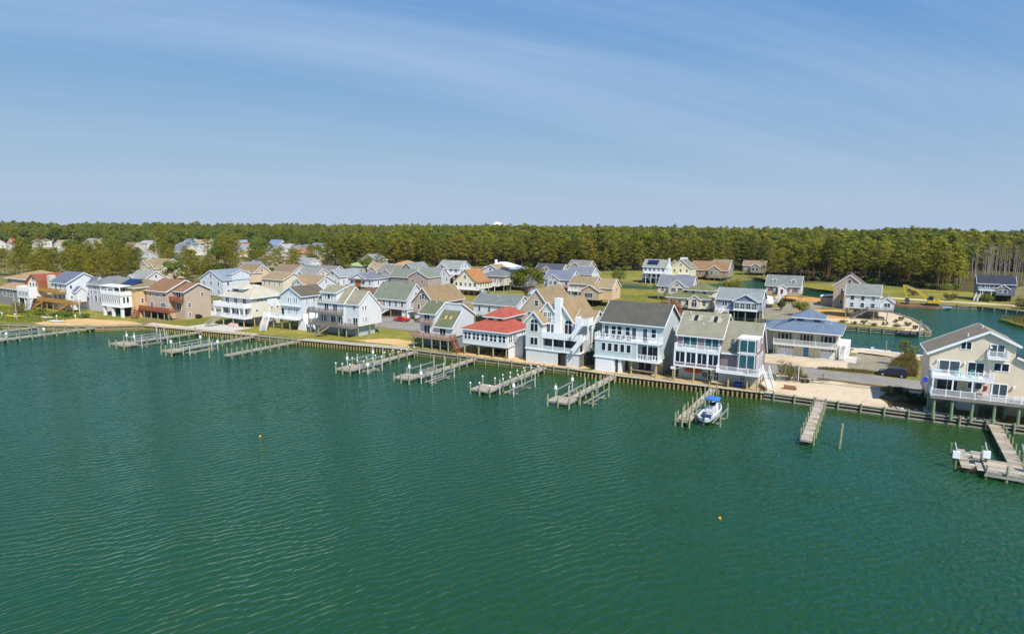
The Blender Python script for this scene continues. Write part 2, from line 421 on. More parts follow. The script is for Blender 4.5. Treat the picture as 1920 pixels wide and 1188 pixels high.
# ------------------------------------------------------------------ setting: water, land, streets
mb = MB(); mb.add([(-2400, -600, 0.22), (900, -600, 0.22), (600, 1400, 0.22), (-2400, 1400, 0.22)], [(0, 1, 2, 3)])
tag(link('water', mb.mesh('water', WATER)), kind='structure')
SHORE = [(-2300, -300), (-420, 20), (-260, 66), (-206, 80), (-197, 84), (-183, 91.5), (-174, 99.8), (-159, 102), (-136, 105.5), (-122, 107.3), (-91, 112.2),
         (-73, 112.8), (-51, 114), (-42, 113.6), (-16, 115), (30, 115), (140, 115)]
LANDPOLY = SHORE + [(140, 168), (9, 168.5), (-4.5, 170.5), (-55, 171), (-55, 205), (-31, 206.5), (0, 206), (10, 205.5), (12.7, 207), (12.1, 218), (8.8, 236), (5, 246),
    (-3, 262), (-12, 277), (-22, 284), (-46, 302), (-60, 306), (-78, 285), (-92, 272.5), (-108, 274.5), (-128, 280), (-130, 297), (-117, 298), (-101, 299.5), (-84, 312), (-72, 338),
    (-60, 372), (-50, 368), (-33, 329), (-20, 321), (-6, 302), (4, 281), (19, 282.5), (31, 284.6), (40.6, 279), (50, 270), (140, 258), (700, 258), (560, 1500), (0, 2000), (-900, 1900), (-1700, 1400), (-2300, 500), (-2300, -200)]
sheet('ground', LANDPOLY, GZ, LAND, 3.0)
sheet('marsh_bank', wobble([(34, 253), (37, 240), (46, 231), (120, 214), (120, 246), (60, 257), (44, 260)], 0.8, 4), 0.9, FIELD, 2.5)
sheet('forest_ground', wobble([(-285, 268), (-258, 338), (-213, 372), (-153, 358), (-140, 378), (-95, 400), (-74, 426), (-36, 356), (-12, 372), (11, 355), (30, 340), (60, 372), (420, 1450), (-100, 1850), (-900, 1700), (-700, 420)], 2, 12), GZ + 0.02, FORESTFLOOR)
sheet('marsh', wobble([(42, 352), (60, 330), (140, 330), (300, 700), (150, 560), (70, 420)], 2, 10), GZ + 0.04, MARSH)
sheet('street', wobble([(-330, 130.5), (-110, 132.5), (-16, 131.5), (140, 131), (140, 140), (-16, 140.5), (-110, 141.5), (-330, 139)], .3, 1.6, 31), GZ + 0.03, ASPHALT)
sheet('street.001', wobble([(-330, 188), (-60, 188), (-60, 196), (-330, 196)], 0.2, 10, 3), GZ + 0.03, ASPHALT)
sheet('gravel_lane', wobble([(-78, 196), (-60, 196), (-44, 211), (-24, 209.5), (-20, 236), (-15, 262), (-20, 276), (-27, 270), (-30, 240), (-44, 226), (-64, 224), (-80, 226)], 0.7, 4, 4), GZ + 0.035, GRAVEL)
sheet('gravel_drive', wobble([(-7, 140), (6, 140), (5.5, 150), (4, 163), (-3, 164), (-5.5, 152)], 0.5, 2.5, 5), GZ + 0.05, GRAVEL)
sheet('sand_lot', wobble([(-16.2, 115.3), (8.8, 115.3), (9, 131.5), (-16.5, 131.2), (-17.2, 122)], 0.5, 2.0, 6), GZ + 0.05, SAND)
sheet('weedy_verge', wobble([(-16, 130.6), (8.8, 130.4), (9, 132.2), (-4, 131.9), (-16, 132.6)], .35, 1.2, 32), GZ + 0.06, UNDER)
sheet('weedy_verge.001', wobble([(-8, 140), (1, 140.6), (8, 140), (8, 142.2), (-2, 142.4), (-8, 141.4)], .4, 1.2, 33), GZ + 0.062, FIELD)
sheet('tyre_track', wobble([(-16, 126.6), (-6, 127.6), (4, 128.4), (4, 129.0), (-6, 128.2), (-16, 127.2)], .12, 1.0, 34), GZ + 0.065, GRAVEL)
sheet('sand_verge', wobble([(-24, 141), (-4.5, 141), (-4.5, 151), (-24, 151)], 0.35, 2.0, 7), GZ + 0.055, SAND)
sheet('sand_strip', wobble([(-4.5, 163), (9, 161.5), (9, 168), (-4.5, 170)], 0.35, 2.0, 8), GZ + 0.05, SAND)
sheet('sand_yard', wobble([(-14, 207.5), (10, 206.5), (11.6, 211), (11, 222), (7.6, 238), (2, 250), (-6, 232), (-15, 226)], 0.6, 2.5, 9), GZ + 0.05, SAND)
sheet('bank_grass', wobble([(-24, 207), (6, 206.6), (7, 210.5), (-12, 214), (-24, 213)], 0.5, 2.5, 10), GZ + 0.07, FIELD)
sheet('bare_soil', wobble([(-22, 220), (-8, 222), (-5, 236), (-12, 246), (-24, 238)], 0.8, 2.5, 11), GZ + 0.06, SOIL)
sheet('bare_soil.001', wobble([(-42, 262), (-10, 270), (-8, 276), (-24, 282), (-44, 275)], 0.8, 3, 12), GZ + 0.06, SOIL)
sheet('lawn', wobble([(-112, 113.2), (-94, 113.3), (-94, 130), (-112, 131), (-146, 128), (-147, 107.2), (-122, 108.6)], 0.6, 2.5, 13), GZ + 0.03, LAWN)
sheet('sand_patch', wobble([(-110, 114), (-95, 114.5), (-95, 120.5), (-103, 121.5), (-108, 118)], 0.7, 2.0, 14), GZ + 0.05, BEACH)
sheet('lawn.001', wobble([(-176, 101.5), (-163, 103), (-163, 130), (-176, 130)], 0.5, 2.5, 15), GZ + 0.03, FIELD)
sheet('lawn.002', wobble([(-330, 60), (-208, 82.5), (-198, 92), (-204, 106), (-260, 104), (-330, 96)], 0.8, 3, 16), GZ + 0.03, LAWN)
sheet('lawn.003', wobble([(-204, 99), (-182, 101.5), (-184, 106), (-206, 106.5)], 0.5, 2.5, 17), GZ + 0.04, LAWN)
sheet('beach', wobble([(-203, 85.5), (-197, 86), (-183.5, 93), (-176, 100.6), (-184, 102), (-200, 98.5), (-206, 92)], 0.4, 2.5, 18), GZ + 0.06, BEACH)
sheet('sand_strip.001', wobble([(-176, 100.8), (-160, 103), (-137, 106.4), (-137, 108), (-160, 105.2), (-177, 104)], 0.25, 2.0, 19), GZ + 0.065, SAND)
sheet('patio', [(-163, 103.2), (-146, 105.6), (-146, 113), (-163, 113)], GZ + 0.09, CONCRETE)
sheet('walkway', [(-122, 108.2), (-93, 113), (-93, 114.1), (-122, 109.4)], GZ + 0.075, CONCRETE)
sheet('deck_walk', [(-48, 114.2), (-17, 115.6), (-17, 118.6), (-48, 118.6)], GZ + 0.08, TANWOOD)
sheet('sand_walk', wobble([(-81, 113.4), (-51, 114.6), (-49, 116), (-49, 119), (-81, 117)], 0.2, 2, 20), GZ + 0.07, BEACH)
sheet('field', wobble([(-108, 273), (-82, 275), (-70, 262), (-66, 240), (-82, 214), (-108, 218), (-122, 250)], 1.0, 4, 21), GZ + 0.04, FIELD)
sheet('field.001', wobble([(-150, 330), (-112, 305), (-84, 316), (-74, 340), (-66, 372), (-58, 400), (-74, 420), (-100, 395), (-140, 372)], 1.0, 4, 22), GZ + 0.04, FIELD)
sheet('field.002', wobble([(-60, 372), (-34, 331), (-6, 304), (3, 284), (40, 286), (58, 300), (40, 345), (10, 350), (-35, 350), (-50, 384)], 1.0, 4, 23), GZ + 0.045, FIELD)
sheet('lawn.004', wobble([(-150, 196), (-92, 197), (-96, 212), (-120, 230), (-150, 226)], 1.0, 4, 24), GZ + 0.04, LAWN)
sheet('driveway', [(-139, 141), (-112, 141.2), (-112, 150), (-139, 150)], GZ + 0.05, ASPHALT)
sheet('sand_lane', wobble([(-4, 296), (60, 292), (60, 297), (-2, 302)], 0.4, 4, 25), GZ + 0.06, SAND)
sheet('concrete_apron', [(-20.2, 150.4), (-3.2, 150.4), (-3.2, 158), (-6.6, 158), (-6.6, 152), (-20.2, 152)], GZ + 0.085, CONCRETE)
sheet('shaded_mulch', wobble([(2.5, 116.2), (7.2, 116.2), (7.4, 127), (3.5, 128), (1.5, 123)], 0.4, 1.5, 26), GZ + 0.075, UNDER)

# ------------------------------------------------------------------ bulkheads
PILEM = {}
def cmesh(key, fn):
    if key not in PILEM: PILEM[key] = fn()
    return PILEM[key]
def pile_mesh(h, r=0.15, m=TREATED, n=8):
    h = round(h, 2)
    return cmesh(('pile', h, r, m.name), lambda: MB().cyl((0, 0, 0), (0, 0, h), r * 1.08, r * 0.92, n).mesh('piling', m))
def bulkhead(label, pts, style, group=None, seed=0):
    rnd = random.Random(seed)
    x0, y0 = pts[0]
    t = thing('bulkhead', label, 'bulkhead', (x0, y0, 0), group=group)
    cap = MB(); face = MB(); wale = MB()
    for a, b in zip(pts[:-1], pts[1:]):
        L = math.dist(a, b); ux, uy = (b[0] - a[0]) / L, (b[1] - a[1]) / L
        nx, ny = uy, -ux                 # water side for a left-to-right run
        mx = lambda p, d, z: (p[0] - x0 + nx * d, p[1] - y0 + ny * d, z)
        cap.beam(mx(a, 0.12, GZ + 0.1), mx(b, 0.12, GZ + 0.1), 0.62 if style != 'post' else 0.4, 0.16)
        k = max(1, int(L / 0.3))
        for i in range(k):
            f0, f1 = i / k, (i + 0.9) / k
            p = (a[0] + (b[0] - a[0]) * f0, a[1] + (b[1] - a[1]) * f0); q = (a[0] + (b[0] - a[0]) * f1, a[1] + (b[1] - a[1]) * f1)
            face.beam(mx(p, 0.06 + rnd.uniform(-.012, .012), 0.4), mx(q, 0.06, 0.4), 0.08, 1.75)
        for z in ((0.35, 0.95) if style == 'post' else (0.75,)):
            wale.beam(mx(a, 0.2, z), mx(b, 0.2, z), 0.14, 0.2)
        sp = 0.78 if style == 'close' else 3.1
        n = max(1, int(L / sp))
        top = GZ + (-0.28 if style == 'close' else 0.5)
        for i in range(n):
            f_ = (i + 0.5) / n
            link('pile', pile_mesh(top + 1.2, 0.19 if style == 'close' else 0.15, TANPILE if style == 'close' else TREATED), t,
                 (a[0] + (b[0] - a[0]) * f_ - x0 + nx * 0.42, a[1] + (b[1] - a[1]) * f_ - y0 + ny * 0.42, -1.2 + rnd.uniform(-.03, .03)))
    link('cap', cap.mesh('cap', CAPWOOD if style == 'close' else WEATHER), t)
    fo = link('sheet_boards', face.mesh('sheet_boards', DARKWOOD if style != 'mid' else FACEWOOD), t); fo['kind'] = 'stuff'
    link('wale', wale.mesh('wale', WEATHER if style != 'close' else DARKWOOD), t)
    return t
TANPILE = mat('tan_piling', C(156, 138, 90), 0.85, 0.2, 1.5, 0.2, fine=0.2)
CAPWOOD = mat('pale_cap', C(205, 192, 168), 0.85, 0.12, 1.0, 0.2, fine=0.1)
FACEWOOD = mat('ochre_sheet_boards', C(168, 138, 76), 0.85, 0.25, 1.5, 0.2, fine=0.25)
bulkhead('low bulkhead with tall posts along the beach at the far left', [(-206, 80), (-197, 84), (-183, 91.5), (-174, 99.8)], 'mid', seed=1)
bulkhead('bulkhead with pale cap in front of the brown roofed house', [(-174, 99.8), (-159, 102), (-136, 105.5)], 'close', seed=2)
bulkhead('bulkhead between the two piers in front of the cream hip roofed house', [(-136, 105.5), (-122, 107.3)], 'mid', seed=3)
bulkhead('bulkhead with pale cap along the lawn of the white tan roofed house', [(-122, 107.3), (-91, 112.2)], 'close', seed=4)
bulkhead('ochre bulkhead with tall posts below the red roofed house', [(-91, 112.2), (-73, 112.8), (-51, 114)], 'mid', seed=5)
bulkhead('close piled bulkhead below the grey blue house and the mauve house', [(-51, 114), (-42, 113.6), (-16, 115)], 'close', seed=6)
bulkhead('dark bulkhead with widely spaced posts along the empty sand lot', [(-16, 115), (30, 115)], 'post', seed=7)
bulkhead('dark bulkhead around the sandy point across the canal', [(-55, 205), (-31, 206.5), (0, 206), (10, 205.5), (12.7, 207), (12.1, 218), (8.8, 236), (5, 246)], 'post', seed=8)
bulkhead('bulkhead on the far bank of the lagoon', [(4, 281), (19, 282.5), (31, 284.6), (40.6, 279), (50, 270)], 'post', seed=9)
mb = MB()
mb.box(-0.3, -0.2, 0, 14.5, 0.25, 0.16)
fd = tag(link('concrete_cap', mb.mesh('concrete_cap', WHITE2), None, (-5, 169.2, GZ - 0.02), R(-3.5)), 'white concrete seawall cap along the near canal bank', 'seawall')

# ------------------------------------------------------------------ piers
PZ = GZ - 0.12        # deck height
def plank_mesh(w, l, m, seed):
    return cmesh(('plank', round(w, 2), round(l, 2), m.name, seed), lambda: MB().box(-w / 2, 0.012, -0.05, w / 2, l - 0.02, 0).mesh('plank', m))
PLANKS = [mat('plank_a', C(182, 172, 156), 0.85, 0.2, 1.6, 0.2, fine=0.15), mat('plank_b', C(166, 156, 142), 0.85, 0.2, 1.6, 0.2, fine=0.15), mat('plank_c', C(196, 184, 164), 0.85, 0.2, 1.6, 0.2, fine=0.15), mat('plank_d', C(176, 158, 128), 0.85, 0.2, 1.6, 0.2, fine=0.15)]
def deck_rect(t, x0, y0, x1, y1, pl, along='y', z=PZ, seed=0, lx=0, ly=0):
    """planks laid across the run; pl = plank width; single planks as objects when pl given, joined otherwise"""
    rnd = random.Random(seed)
    if pl:
        if along == 'y':
            n = max(1, round((y1 - y0) / pl))
            for i in range(n):
                L = (y1 - y0) / n
                link('plank', plank_mesh(x1 - x0, L, rnd.choice(PLANKS), 0), t, ((x0 + x1) / 2 - lx + rnd.uniform(-.02, .02), y0 + i * L - ly, z + rnd.uniform(-.01, .01)))
        else:
            n = max(1, round((x1 - x0) / pl))
            for i in range(n):
                L = (x1 - x0) / n
                link('plank', plank_mesh(y1 - y0, L, rnd.choice(PLANKS), 0), t, (x0 + (i + 1) * L - lx, (y0 + y1) / 2 - ly, z + rnd.uniform(-.01, .01)), R(90))
    else:
        mb = MB(); n = max(1, round((y1 - y0) / 0.3))
        for i in range(n):
            L = (y1 - y0) / n; mb.box(x0 - lx, y0 + i * L + .015 - ly, z - .05, x1 - lx, y0 + (i + 1) * L - .015 - ly, z + rnd.uniform(-.015, .015), rnd.randrange(4))
        o = link('deck_boards', mb.mesh('deck_boards', PLANKS), t); o['kind'] = 'stuff'
    fr = MB()
    for x in (x0 + .1, x1 - .1): fr.box(x - .06 - lx, y0 - ly, z - .32, x + .06 - lx, y1 - ly, z - .06)
    for y in (y0 + .07, y1 - .07): fr.box(x0 + .17 - lx, y - .06 - ly, z - .30, x1 - .17 - lx, y + .06 - ly, z - .07)
    link('joist_frame', fr.mesh('joist_frame', WEATHER), t)
PALEPOST = mat('weathered_white_post', C(205, 205, 196), .7, .12, 1.5, .3, fine=.1)
def piling(t, x, y, top, lx, ly, r=0.13, cap=False, m=TREATED, lean=0):
    o = link('piling', pile_mesh(top + 1.6, r, m), t, (x - lx, y - ly, -1.6))
    if lean: o.rotation_euler = (0, lean, 0)
    if cap:
        link('piling_cap', cmesh(('pcap', r), lambda: MB().lathe([(r * 1.15, 0), (r * 1.15, .06), (r * .7, .16), (.02, .22)], 8).mesh('piling_cap', WHITE)), o, (0, 0, top + 1.6))
    return o
def pier(label, x, w, y0, y1, plat=None, pl=None, cap=False, step=2.6, tall=0.9, seed=0, group='piers along the bulkhead', sides=(1, 1), plank_plat=None):
    rnd = random.Random(seed)
    t = thing('pier', label, 'pier', (x, y1, 0), group=group)
    deck_rect(t, x - w / 2, y0, x + w / 2, y1, pl, 'y', seed=seed, lx=x, ly=y1)
    n = max(2, int((y1 - y0) / step))
    for i in range(n):
        y = y0 + (i + 0.4) * (y1 - y0) / n
        for k, sd in ((0, -1), (1, 1)):
            if sides[k]: piling(t, x + sd * (w / 2 + .13), y + rnd.uniform(-.1, .1), PZ + tall + rnd.uniform(-.18, .2), x, y1, cap=cap)
    if plat:
        a0, b0, a1, b1 = plat
        deck_rect(t, a0, b0, a1, b1, plank_plat, 'y', z=PZ + .004, seed=seed + 1, lx=x, ly=y1)
        for px, py in ((a0, b0), (a1, b0), (a0, b1), ((a0 + a1) / 2, b0 - .12)):
            piling(t, px, py, PZ + tall + rnd.uniform(-.2, .25), x, y1, 0.15, cap)
    return t
def boat_lift(label, x0, y0, x1, y1, top=2.6, boxes=(), metal=True, bunk=True, seed=0, posts=(1, 1, 1, 1)):
    t = thing('boat_lift', label, 'boat lift', (x0, y0, 0), group='boat lifts beside the piers')
    rnd = random.Random(seed)
    cs = ((x0, y0), (x1, y0), (x0, y1), (x1, y1))
    for i, (x, y) in enumerate(cs):
        if not posts[i]: continue
        o = link('post', pile_mesh(top + 1.6, 0.09 if metal else 0.14, PALEPOST if metal else TREATED), t, (x - x0, y - y0, -1.6))
    mb = MB()
    for x in (x0, x1):
        mb.beam((x - x0, -.3, PZ + .55), (x - x0, y1 - y0 + .3, PZ + .55), .14, .18)
    link('top_beam', mb.mesh('top_beam', GALV), t)
    if bunk:
        mb = MB()
        for y in (y0 + (y1 - y0) * .2, y0 + (y1 - y0) * .8): mb.beam((0, y - y0, .35), (x1 - x0, y - y0, .35), .16, .2)
        for f_ in (.3, .7): mb.beam(((x1 - x0) * f_, .2, .55), ((x1 - x0) * f_, y1 - y0 - .2, .55), .22, .18)
        link('cradle', mb.mesh('cradle', WEATHER), t)
    for i in boxes:
        x, y = cs[i]
        o = link('hoist_box', cmesh(('hoist',), lambda: MB().lathe([(.2, 0), (.26, .08), (.26, .5), (.2, .62), (.08, .66)], 10).mesh('hoist_box', WHITE)), t, (x - x0, y - y0, PZ + .7))
    return t
# right to left
p = pier('wide plank pier with broad end platform at the right edge', 16.1, 1.5, 96.6, 114.6, (12.7, 91.6, 16.6, 96.5), 0.6, tall=0.75, step=2.4, seed=1, sides=(0, 1), plank_plat=0.5)
mb = MB(); mb.box(-3.6, -.25, -.55, .6, -.1, -.3); link('fascia_board', mb.mesh('fascia_board', WEATHER), p, (0, 91.55 - 114.6, PZ))
t = thing('boat_lift', 'lift with two plank bunks and white boxes left of the wide plank pier', 'boat lift', (9.8, 92.2, 0), group='boat lifts beside the piers')
for a, b in ((10.3, 11.3), (11.9, 12.9)):
    rnd = random.Random(int(a * 10))
    for i in range(13):
        link('bunk_plank', plank_mesh(b - a, 0.6, rnd.choice(PLANKS), 0), t, ((a + b) / 2 - 9.8, 0.1 + i * 0.6, 0.95))
for y in (2.0, 4.0, 6.2):
    link('pontoon_block', cmesh(('pblock',), lambda: MB().box(-.32, -.4, 0, .32, .4, .35).mesh('pontoon_block', CAPWOOD)), t, (1.8, y, .55))
for y in (.3, 6.8): link('cross_beam', cmesh(('xbeam',), lambda: MB().box(.2, 0, .55, 3.4, .3, .85).mesh('cross_beam', DARKWOOD)), t, (0, y, 0))
for (x, y) in ((9.75, 93.2), (13.0, 95.2), (9.75, 99.9), (13.1, 100.2)):
    link('piling', pile_mesh(2.9, .17, mat('mossy_piling', C(105, 130, 80), .85, .2, 1.5, .2, fine=.2)), t, (x - 9.8, y - 92.2, -1.2))
for (x, y) in ((9.75, 93.2), (13.0, 95.2)):
    link('hoist_box', cmesh(('hb2',), lambda: MB().box(-.38, -.3, 0, .38, .3, .85).mesh('hoist_box', WHITE)), t, (x - 9.8, y - 92.2, 1.75))
    link('cable_arm', cmesh(('carm',), lambda: MB().beam((0, 0, 0), (-.25, .3, 1.0), .16, .12).mesh('cable_arm', GALV)), t, (x - 9.8, y - 92.2, 2.6))
mb = MB(); mb.beam((-.05, 1.0, 2.45), (3.2, 3.0, 2.45), .1, .1); link('drive_pipe', mb.mesh('drive_pipe', GALV), t)
t = thing('boat_lift', 'boat lift with white box cut by the right edge of the picture', 'boat lift', (16.95, 93.5, 0), group='boat lifts beside the piers')
for y in (0, 5.5): link('piling', pile_mesh(3.2, .15), t, (0.3, y, -1.2))
link('hoist_box', cmesh(('hb2',), None), t, (.3, 0, 2.0))
link('cable_arm', cmesh(('carm',), None), t, (.3, 0, 2.85)); link('cable_arm', cmesh(('carm',), None), t, (.3, 5.5, 2.0))
pier('narrow plank pier off the empty sand lot', -7.1, 1.45, 92.6, 115.0, None, 0.55, tall=0.95, step=2.9, seed=2)
t = thing('mooring_pile', 'lone leaning greenish mooring pile right of the sand lot pier', 'pile', (-3.2, 94.2, 0))
o = link('post', pile_mesh(5.2, .17), t, (0, 0, -1.5)); o.rotation_euler = (0, R(2.5), 0)
pier('narrow pier leading to the white boat with blue canopy', -24.3, 1.1, 92.6, 115.0, (-25.0, 92.4, -22.9, 97.4), 0.5, tall=1.1, step=2.6, seed=3, plank_plat=0.5)
pier('pier in front of the grey blue house with square end platform', -43.0, 1.4, 94.6, 113.6, (-46.1, 91.8, -42.2, 95.2), 0.5, seed=4, plank_plat=0.45)
boat_lift('boat lift left of the grey blue house pier with white hoists', -46.8, 96.2, -44.3, 103.0, 2.9, (0, 2), seed=1)
boat_lift('boat lift right of the grey blue house pier with bare bunks', -41.7, 95.0, -39.4, 102.0, 2.8, (), False, seed=2)
pier('pier with white capped piles in front of the lattice based house', -57.8, 1.4, 94.5, 113.4, (-61.0, 91.2, -57.0, 95.2), None, True, tall=1.1, seed=5)
boat_lift('boat lift right of the white capped lattice house pier', -56.4, 93.6, -53.6, 101.5, 2.9, (1,), seed=3)
pier('pier in front of the red roofed house with loop railing lifts', -74.2, 1.4, 93.5, 112.8, (-78.0, 90.8, -74.4, 94.6), None, seed=6)
boat_lift('boat lift with galvanised beams left of the red roofed house pier', -78.2, 95.6, -75.4, 103.5, 3.1, (0,), seed=4)
boat_lift('slender boat lift right of the red roofed house pier', -72.8, 92.4, -70.3, 99.5, 2.9, (0,), seed=5)
pier('pier with white capped piles left of the green roofed house', -89.7, 1.4, 93.2, 112.2, (-92.4, 90.2, -88.6, 94.8), None, True, tall=1.15, seed=7)
boat_lift('boat lift with tall poles left of the green roofed house pier', -93.8, 94.8, -91.0, 102.5, 3.4, (0, 2), seed=6)
boat_lift('white boat lift right of the green roofed house pier', -88.4, 92.6, -86.2, 96.8, 2.2, (1,), seed=7)
pier('plain long pier with many bare piles, fifth from the left', -122.0, 1.3, 87.0, 107.2, None, None, tall=1.3, step=2.4, seed=8)
t = thing('mooring_pile', 'lone mooring pile off the tip of the plain long pier', 'pile', (-126.2, 86, 0))
link('post', pile_mesh(4.2, .16), t, (0, 0, -1.5))
pier('pier below the white stairs with end platform and lifts', -136.4, 1.3, 84.5, 105.4, (-138.4, 82.6, -134.6, 85.6), None, tall=1.2, seed=9)
boat_lift('boat lift with white hoists on the pier below the white stairs', -141.0, 86.6, -137.6, 94.0, 2.8, (0, 2), seed=8)
boat_lift('low boat lift right of the pier below the white stairs', -134.8, 85.5, -132.4, 92.5, 2.0, (3,), seed=9)
pier('pier in front of the brown roofed house with broad end platform', -153.6, 1.3, 84.0, 103.2, (-156.8, 81.2, -150.6, 84.6), None, tall=1.1, seed=10)
boat_lift('boat lift with rails on the pier of the brown roofed house', -158.0, 86.0, -154.8, 93.5, 3.3, (0, 1), seed=10)
boat_lift('tall white posted boat lift right of the brown roofed house pier', -152.4, 84.8, -149.6, 91.0, 3.2, (), seed=11)
pier('long low pier running out from the beach at the far left', -183.3, 1.3, 70.0, 91.5, (-185.8, 68.6, -182.6, 72.0), None, tall=0.9, seed=11)
boat_lift('white boat lift beside the beach pier at the far left', -187.4, 71.8, -184.6, 80.0, 2.4, (1, 3), seed=12)
pier('far left pier reaching out of the picture', -197.4, 1.4, 62.0, 84.0, None, None, tall=0.8, seed=12)
# ------------------------------------------------------------------ house kit (coordinates: metres along shore, inland, above ground)
class H:
    def __init__(s, name, label, x, y, detail=True, cat='house', group=None):
        s.o = (x, y, 0.0); s.d = detail
        s.root = thing(name, label, cat, (x, y, GZ), group=group)
        s.tr = MB()
    def part(s, name, mb, m, parent=None, smooth=False):
        return link(name, mb.mesh(name, m, s.o, smooth), parent or s.root)
    def loc(s, x, y, z): return (x - s.o[0], y - s.o[1], z)
    def wall(s, m, *boxes, name='wall'):
        mb = MB()
        for b in boxes: mb.box(*b)
        return s.part(name, mb, m)
    def board(s, p0, p1, w=0.08, h=0.26): s.tr.beam(p0, p1, w, h)
    def trim(s, m=None):
        if s.tr.f: s.part('trim', s.tr, m or WHITE); s.tr = MB()
    # gable block: ridge along 'x' (eaves at y0, y1) or along 'y' (eaves at x0, x1)
    def gable(s, x0, y0, x1, y1, z0, e0, zr, e1=None, axis='x', rp=None, wm=None, rm=None, oh=0.35, walls=True, th=0.16, trim=True, fascia=True):
        e1 = e0 if e1 is None else e1
        if axis == 'x':
            a0, a1, c0, c1 = y0, y1, x0, x1
        else:
            a0, a1, c0, c1 = x0, x1, y0, y1
        rp = (a0 + a1) / 2 if rp is None else rp
        if walls:
            mb = MB(); mb.prism([(a0, z0), (a1, z0), (a1, e1), (rp, zr), (a0, e0)], c0, c1, 'x' if axis == 'x' else 'y')
            s.part('wall', mb, wm)
        P = (lambda a, c, z: (c, a, z)) if axis == 'x' else (lambda a, c, z: (a, c, z))
        rf = MB(); up = th + 0.02
        sl0 = (zr - e0) / (rp - a0) if rp > a0 else 0; sl1 = (zr - e1) / (a1 - rp) if a1 > rp else 0
        oa0, oa1 = a0 - oh, a1 + oh; z_0, z_1 = e0 - sl0 * oh, e1 - sl1 * oh
        cc0, cc1 = c0 - oh * .8, c1 + oh * .8
        rf.slab([P(oa0, cc0, z_0 + up), P(oa0, cc1, z_0 + up), P(rp, cc1, zr + up), P(rp, cc0, zr + up)], th)
        rf.slab([P(rp, cc0, zr + up), P(rp, cc1, zr + up), P(oa1, cc1, z_1 + up), P(oa1, cc0, z_1 + up)], th)
        roof = s.part('roof', rf, rm)
        if trim:
            for c in (cc0 - .02, cc1 + .02):
                s.board(P(oa0, c, z_0 + .03), P(rp, c, zr + .03)); s.board(P(rp, c, zr + .03), P(oa1, c, z_1 + .03))
            if fascia:
                for a, z in ((oa0 - .03, z_0), (oa1 + .03, z_1)):
                    s.board(P(a, cc0, z + .06), P(a, cc1, z + .06), .06, .2)
        return roof
    def hip(s, x0, y0, x1, y1, ze, zr, rm, oh=0.5, top=None, trim=True, name='roof'):
        """hip roof; top=(x0,y0,x1,y1) of ridge/flat at zr, default centred ridge"""
        a0, b0, a1, b1 = x0 - oh, y0 - oh, x1 + oh, y1 + oh
        if top is None:
            w, d = a1 - a0, b1 - b0
            if w >= d: k = d / 2; top = (a0 + k, (b0 + b1) / 2, a1 - k, (b0 + b1) / 2)
            else: k = w / 2; top = ((a0 + a1) / 2, b0 + k, (a0 + a1) / 2, b1 - k)
        t0, u0, t1, u1 = top
        v = [(a0, b0, ze), (a1, b0, ze), (a1, b1, ze), (a0, b1, ze), (t0, u0, zr), (t1, u0, zr), (t1, u1, zr), (t0, u1, zr),
             (a0, b0, ze - .05), (a1, b0, ze - .05), (a1, b1, ze - .05), (a0, b1, ze - .05)]
        mb = MB()
        mb.add(v, [(0, 1, 5, 4), (1, 2, 6, 5), (2, 3, 7, 6), (3, 0, 4, 7), (8, 11, 10, 9), (0, 8, 9, 1), (1, 9, 10, 2), (2, 10, 11, 3), (3, 11, 8, 0)])
        if t1 - t0 > .05 and u1 - u0 > .05: mb.add([v[4], v[5], v[6], v[7]], [(0, 1, 2, 3)])
        roof = s.part(name, mb, rm)
        if trim:
            z = ze - .1
            for p, q in (((a0, b0), (a1, b0)), ((a1, b0), (a1, b1)), ((a1, b1), (a0, b1)), ((a0, b1), (a0, b0))):
                s.board((p[0], p[1], z), (q[0], q[1], z), .07, .2)
        return roof
    def slab(s, pts, th, m, name='roof', trim=False):
        mb = MB(); mb.slab(pts, th); o = s.part(name, mb, m)
        if trim:
            for i in range(len(pts)):
                p, q = pts[i], pts[(i + 1) % len(pts)]
                s.board((p[0], p[1], p[2] - .1), (q[0], q[1], q[2] - .1), .07, .22)
        return o
    def win(s, face, x, y, z, w, h, st='dh', glass=None, frame=None, name='window'):
        """x, y = centre of the opening on the wall face, z = bottom"""
        glass = glass or WRND.choice((GLASS, GLASS, GLASS, GLASS2, GLASS2, GLASS3)); frame = frame or WHITE
        rz = {'F': 0, 'R': R(90), 'L': R(-90), 'B': R(180)}[face]
        fm, pm = window_meshes(w, h, st, frame, glass, s.d)
        o = link(name, fm, s.root, s.loc(x, y, z), rz)
        if pm: link('pane', pm, o, (0, 0, 0))
        return o
    def wins(s, face, xs, y, z, w, h, st='dh', glass=None, frame=None):
        for x in xs:
            if face in 'FB': s.win(face, x, y, z, w, h, st, glass, frame)
            else: s.win(face, y, x, z, w, h, st, glass, frame)
    def pilings(s, pts, top, r=0.17, m=None, z0=-0.3, name='piling'):
        for x, y in pts:
            link(name, pile_mesh(top - z0, r, m or TREATED), s.root, s.loc(x, y, z0))
    def deck(s, x0, y0, x1, y1, z, m=None, th=0.28, name='deck'):
        return s.wall(m or WEATHER, (x0, y0, z - th, x1, y1, z), name=name)
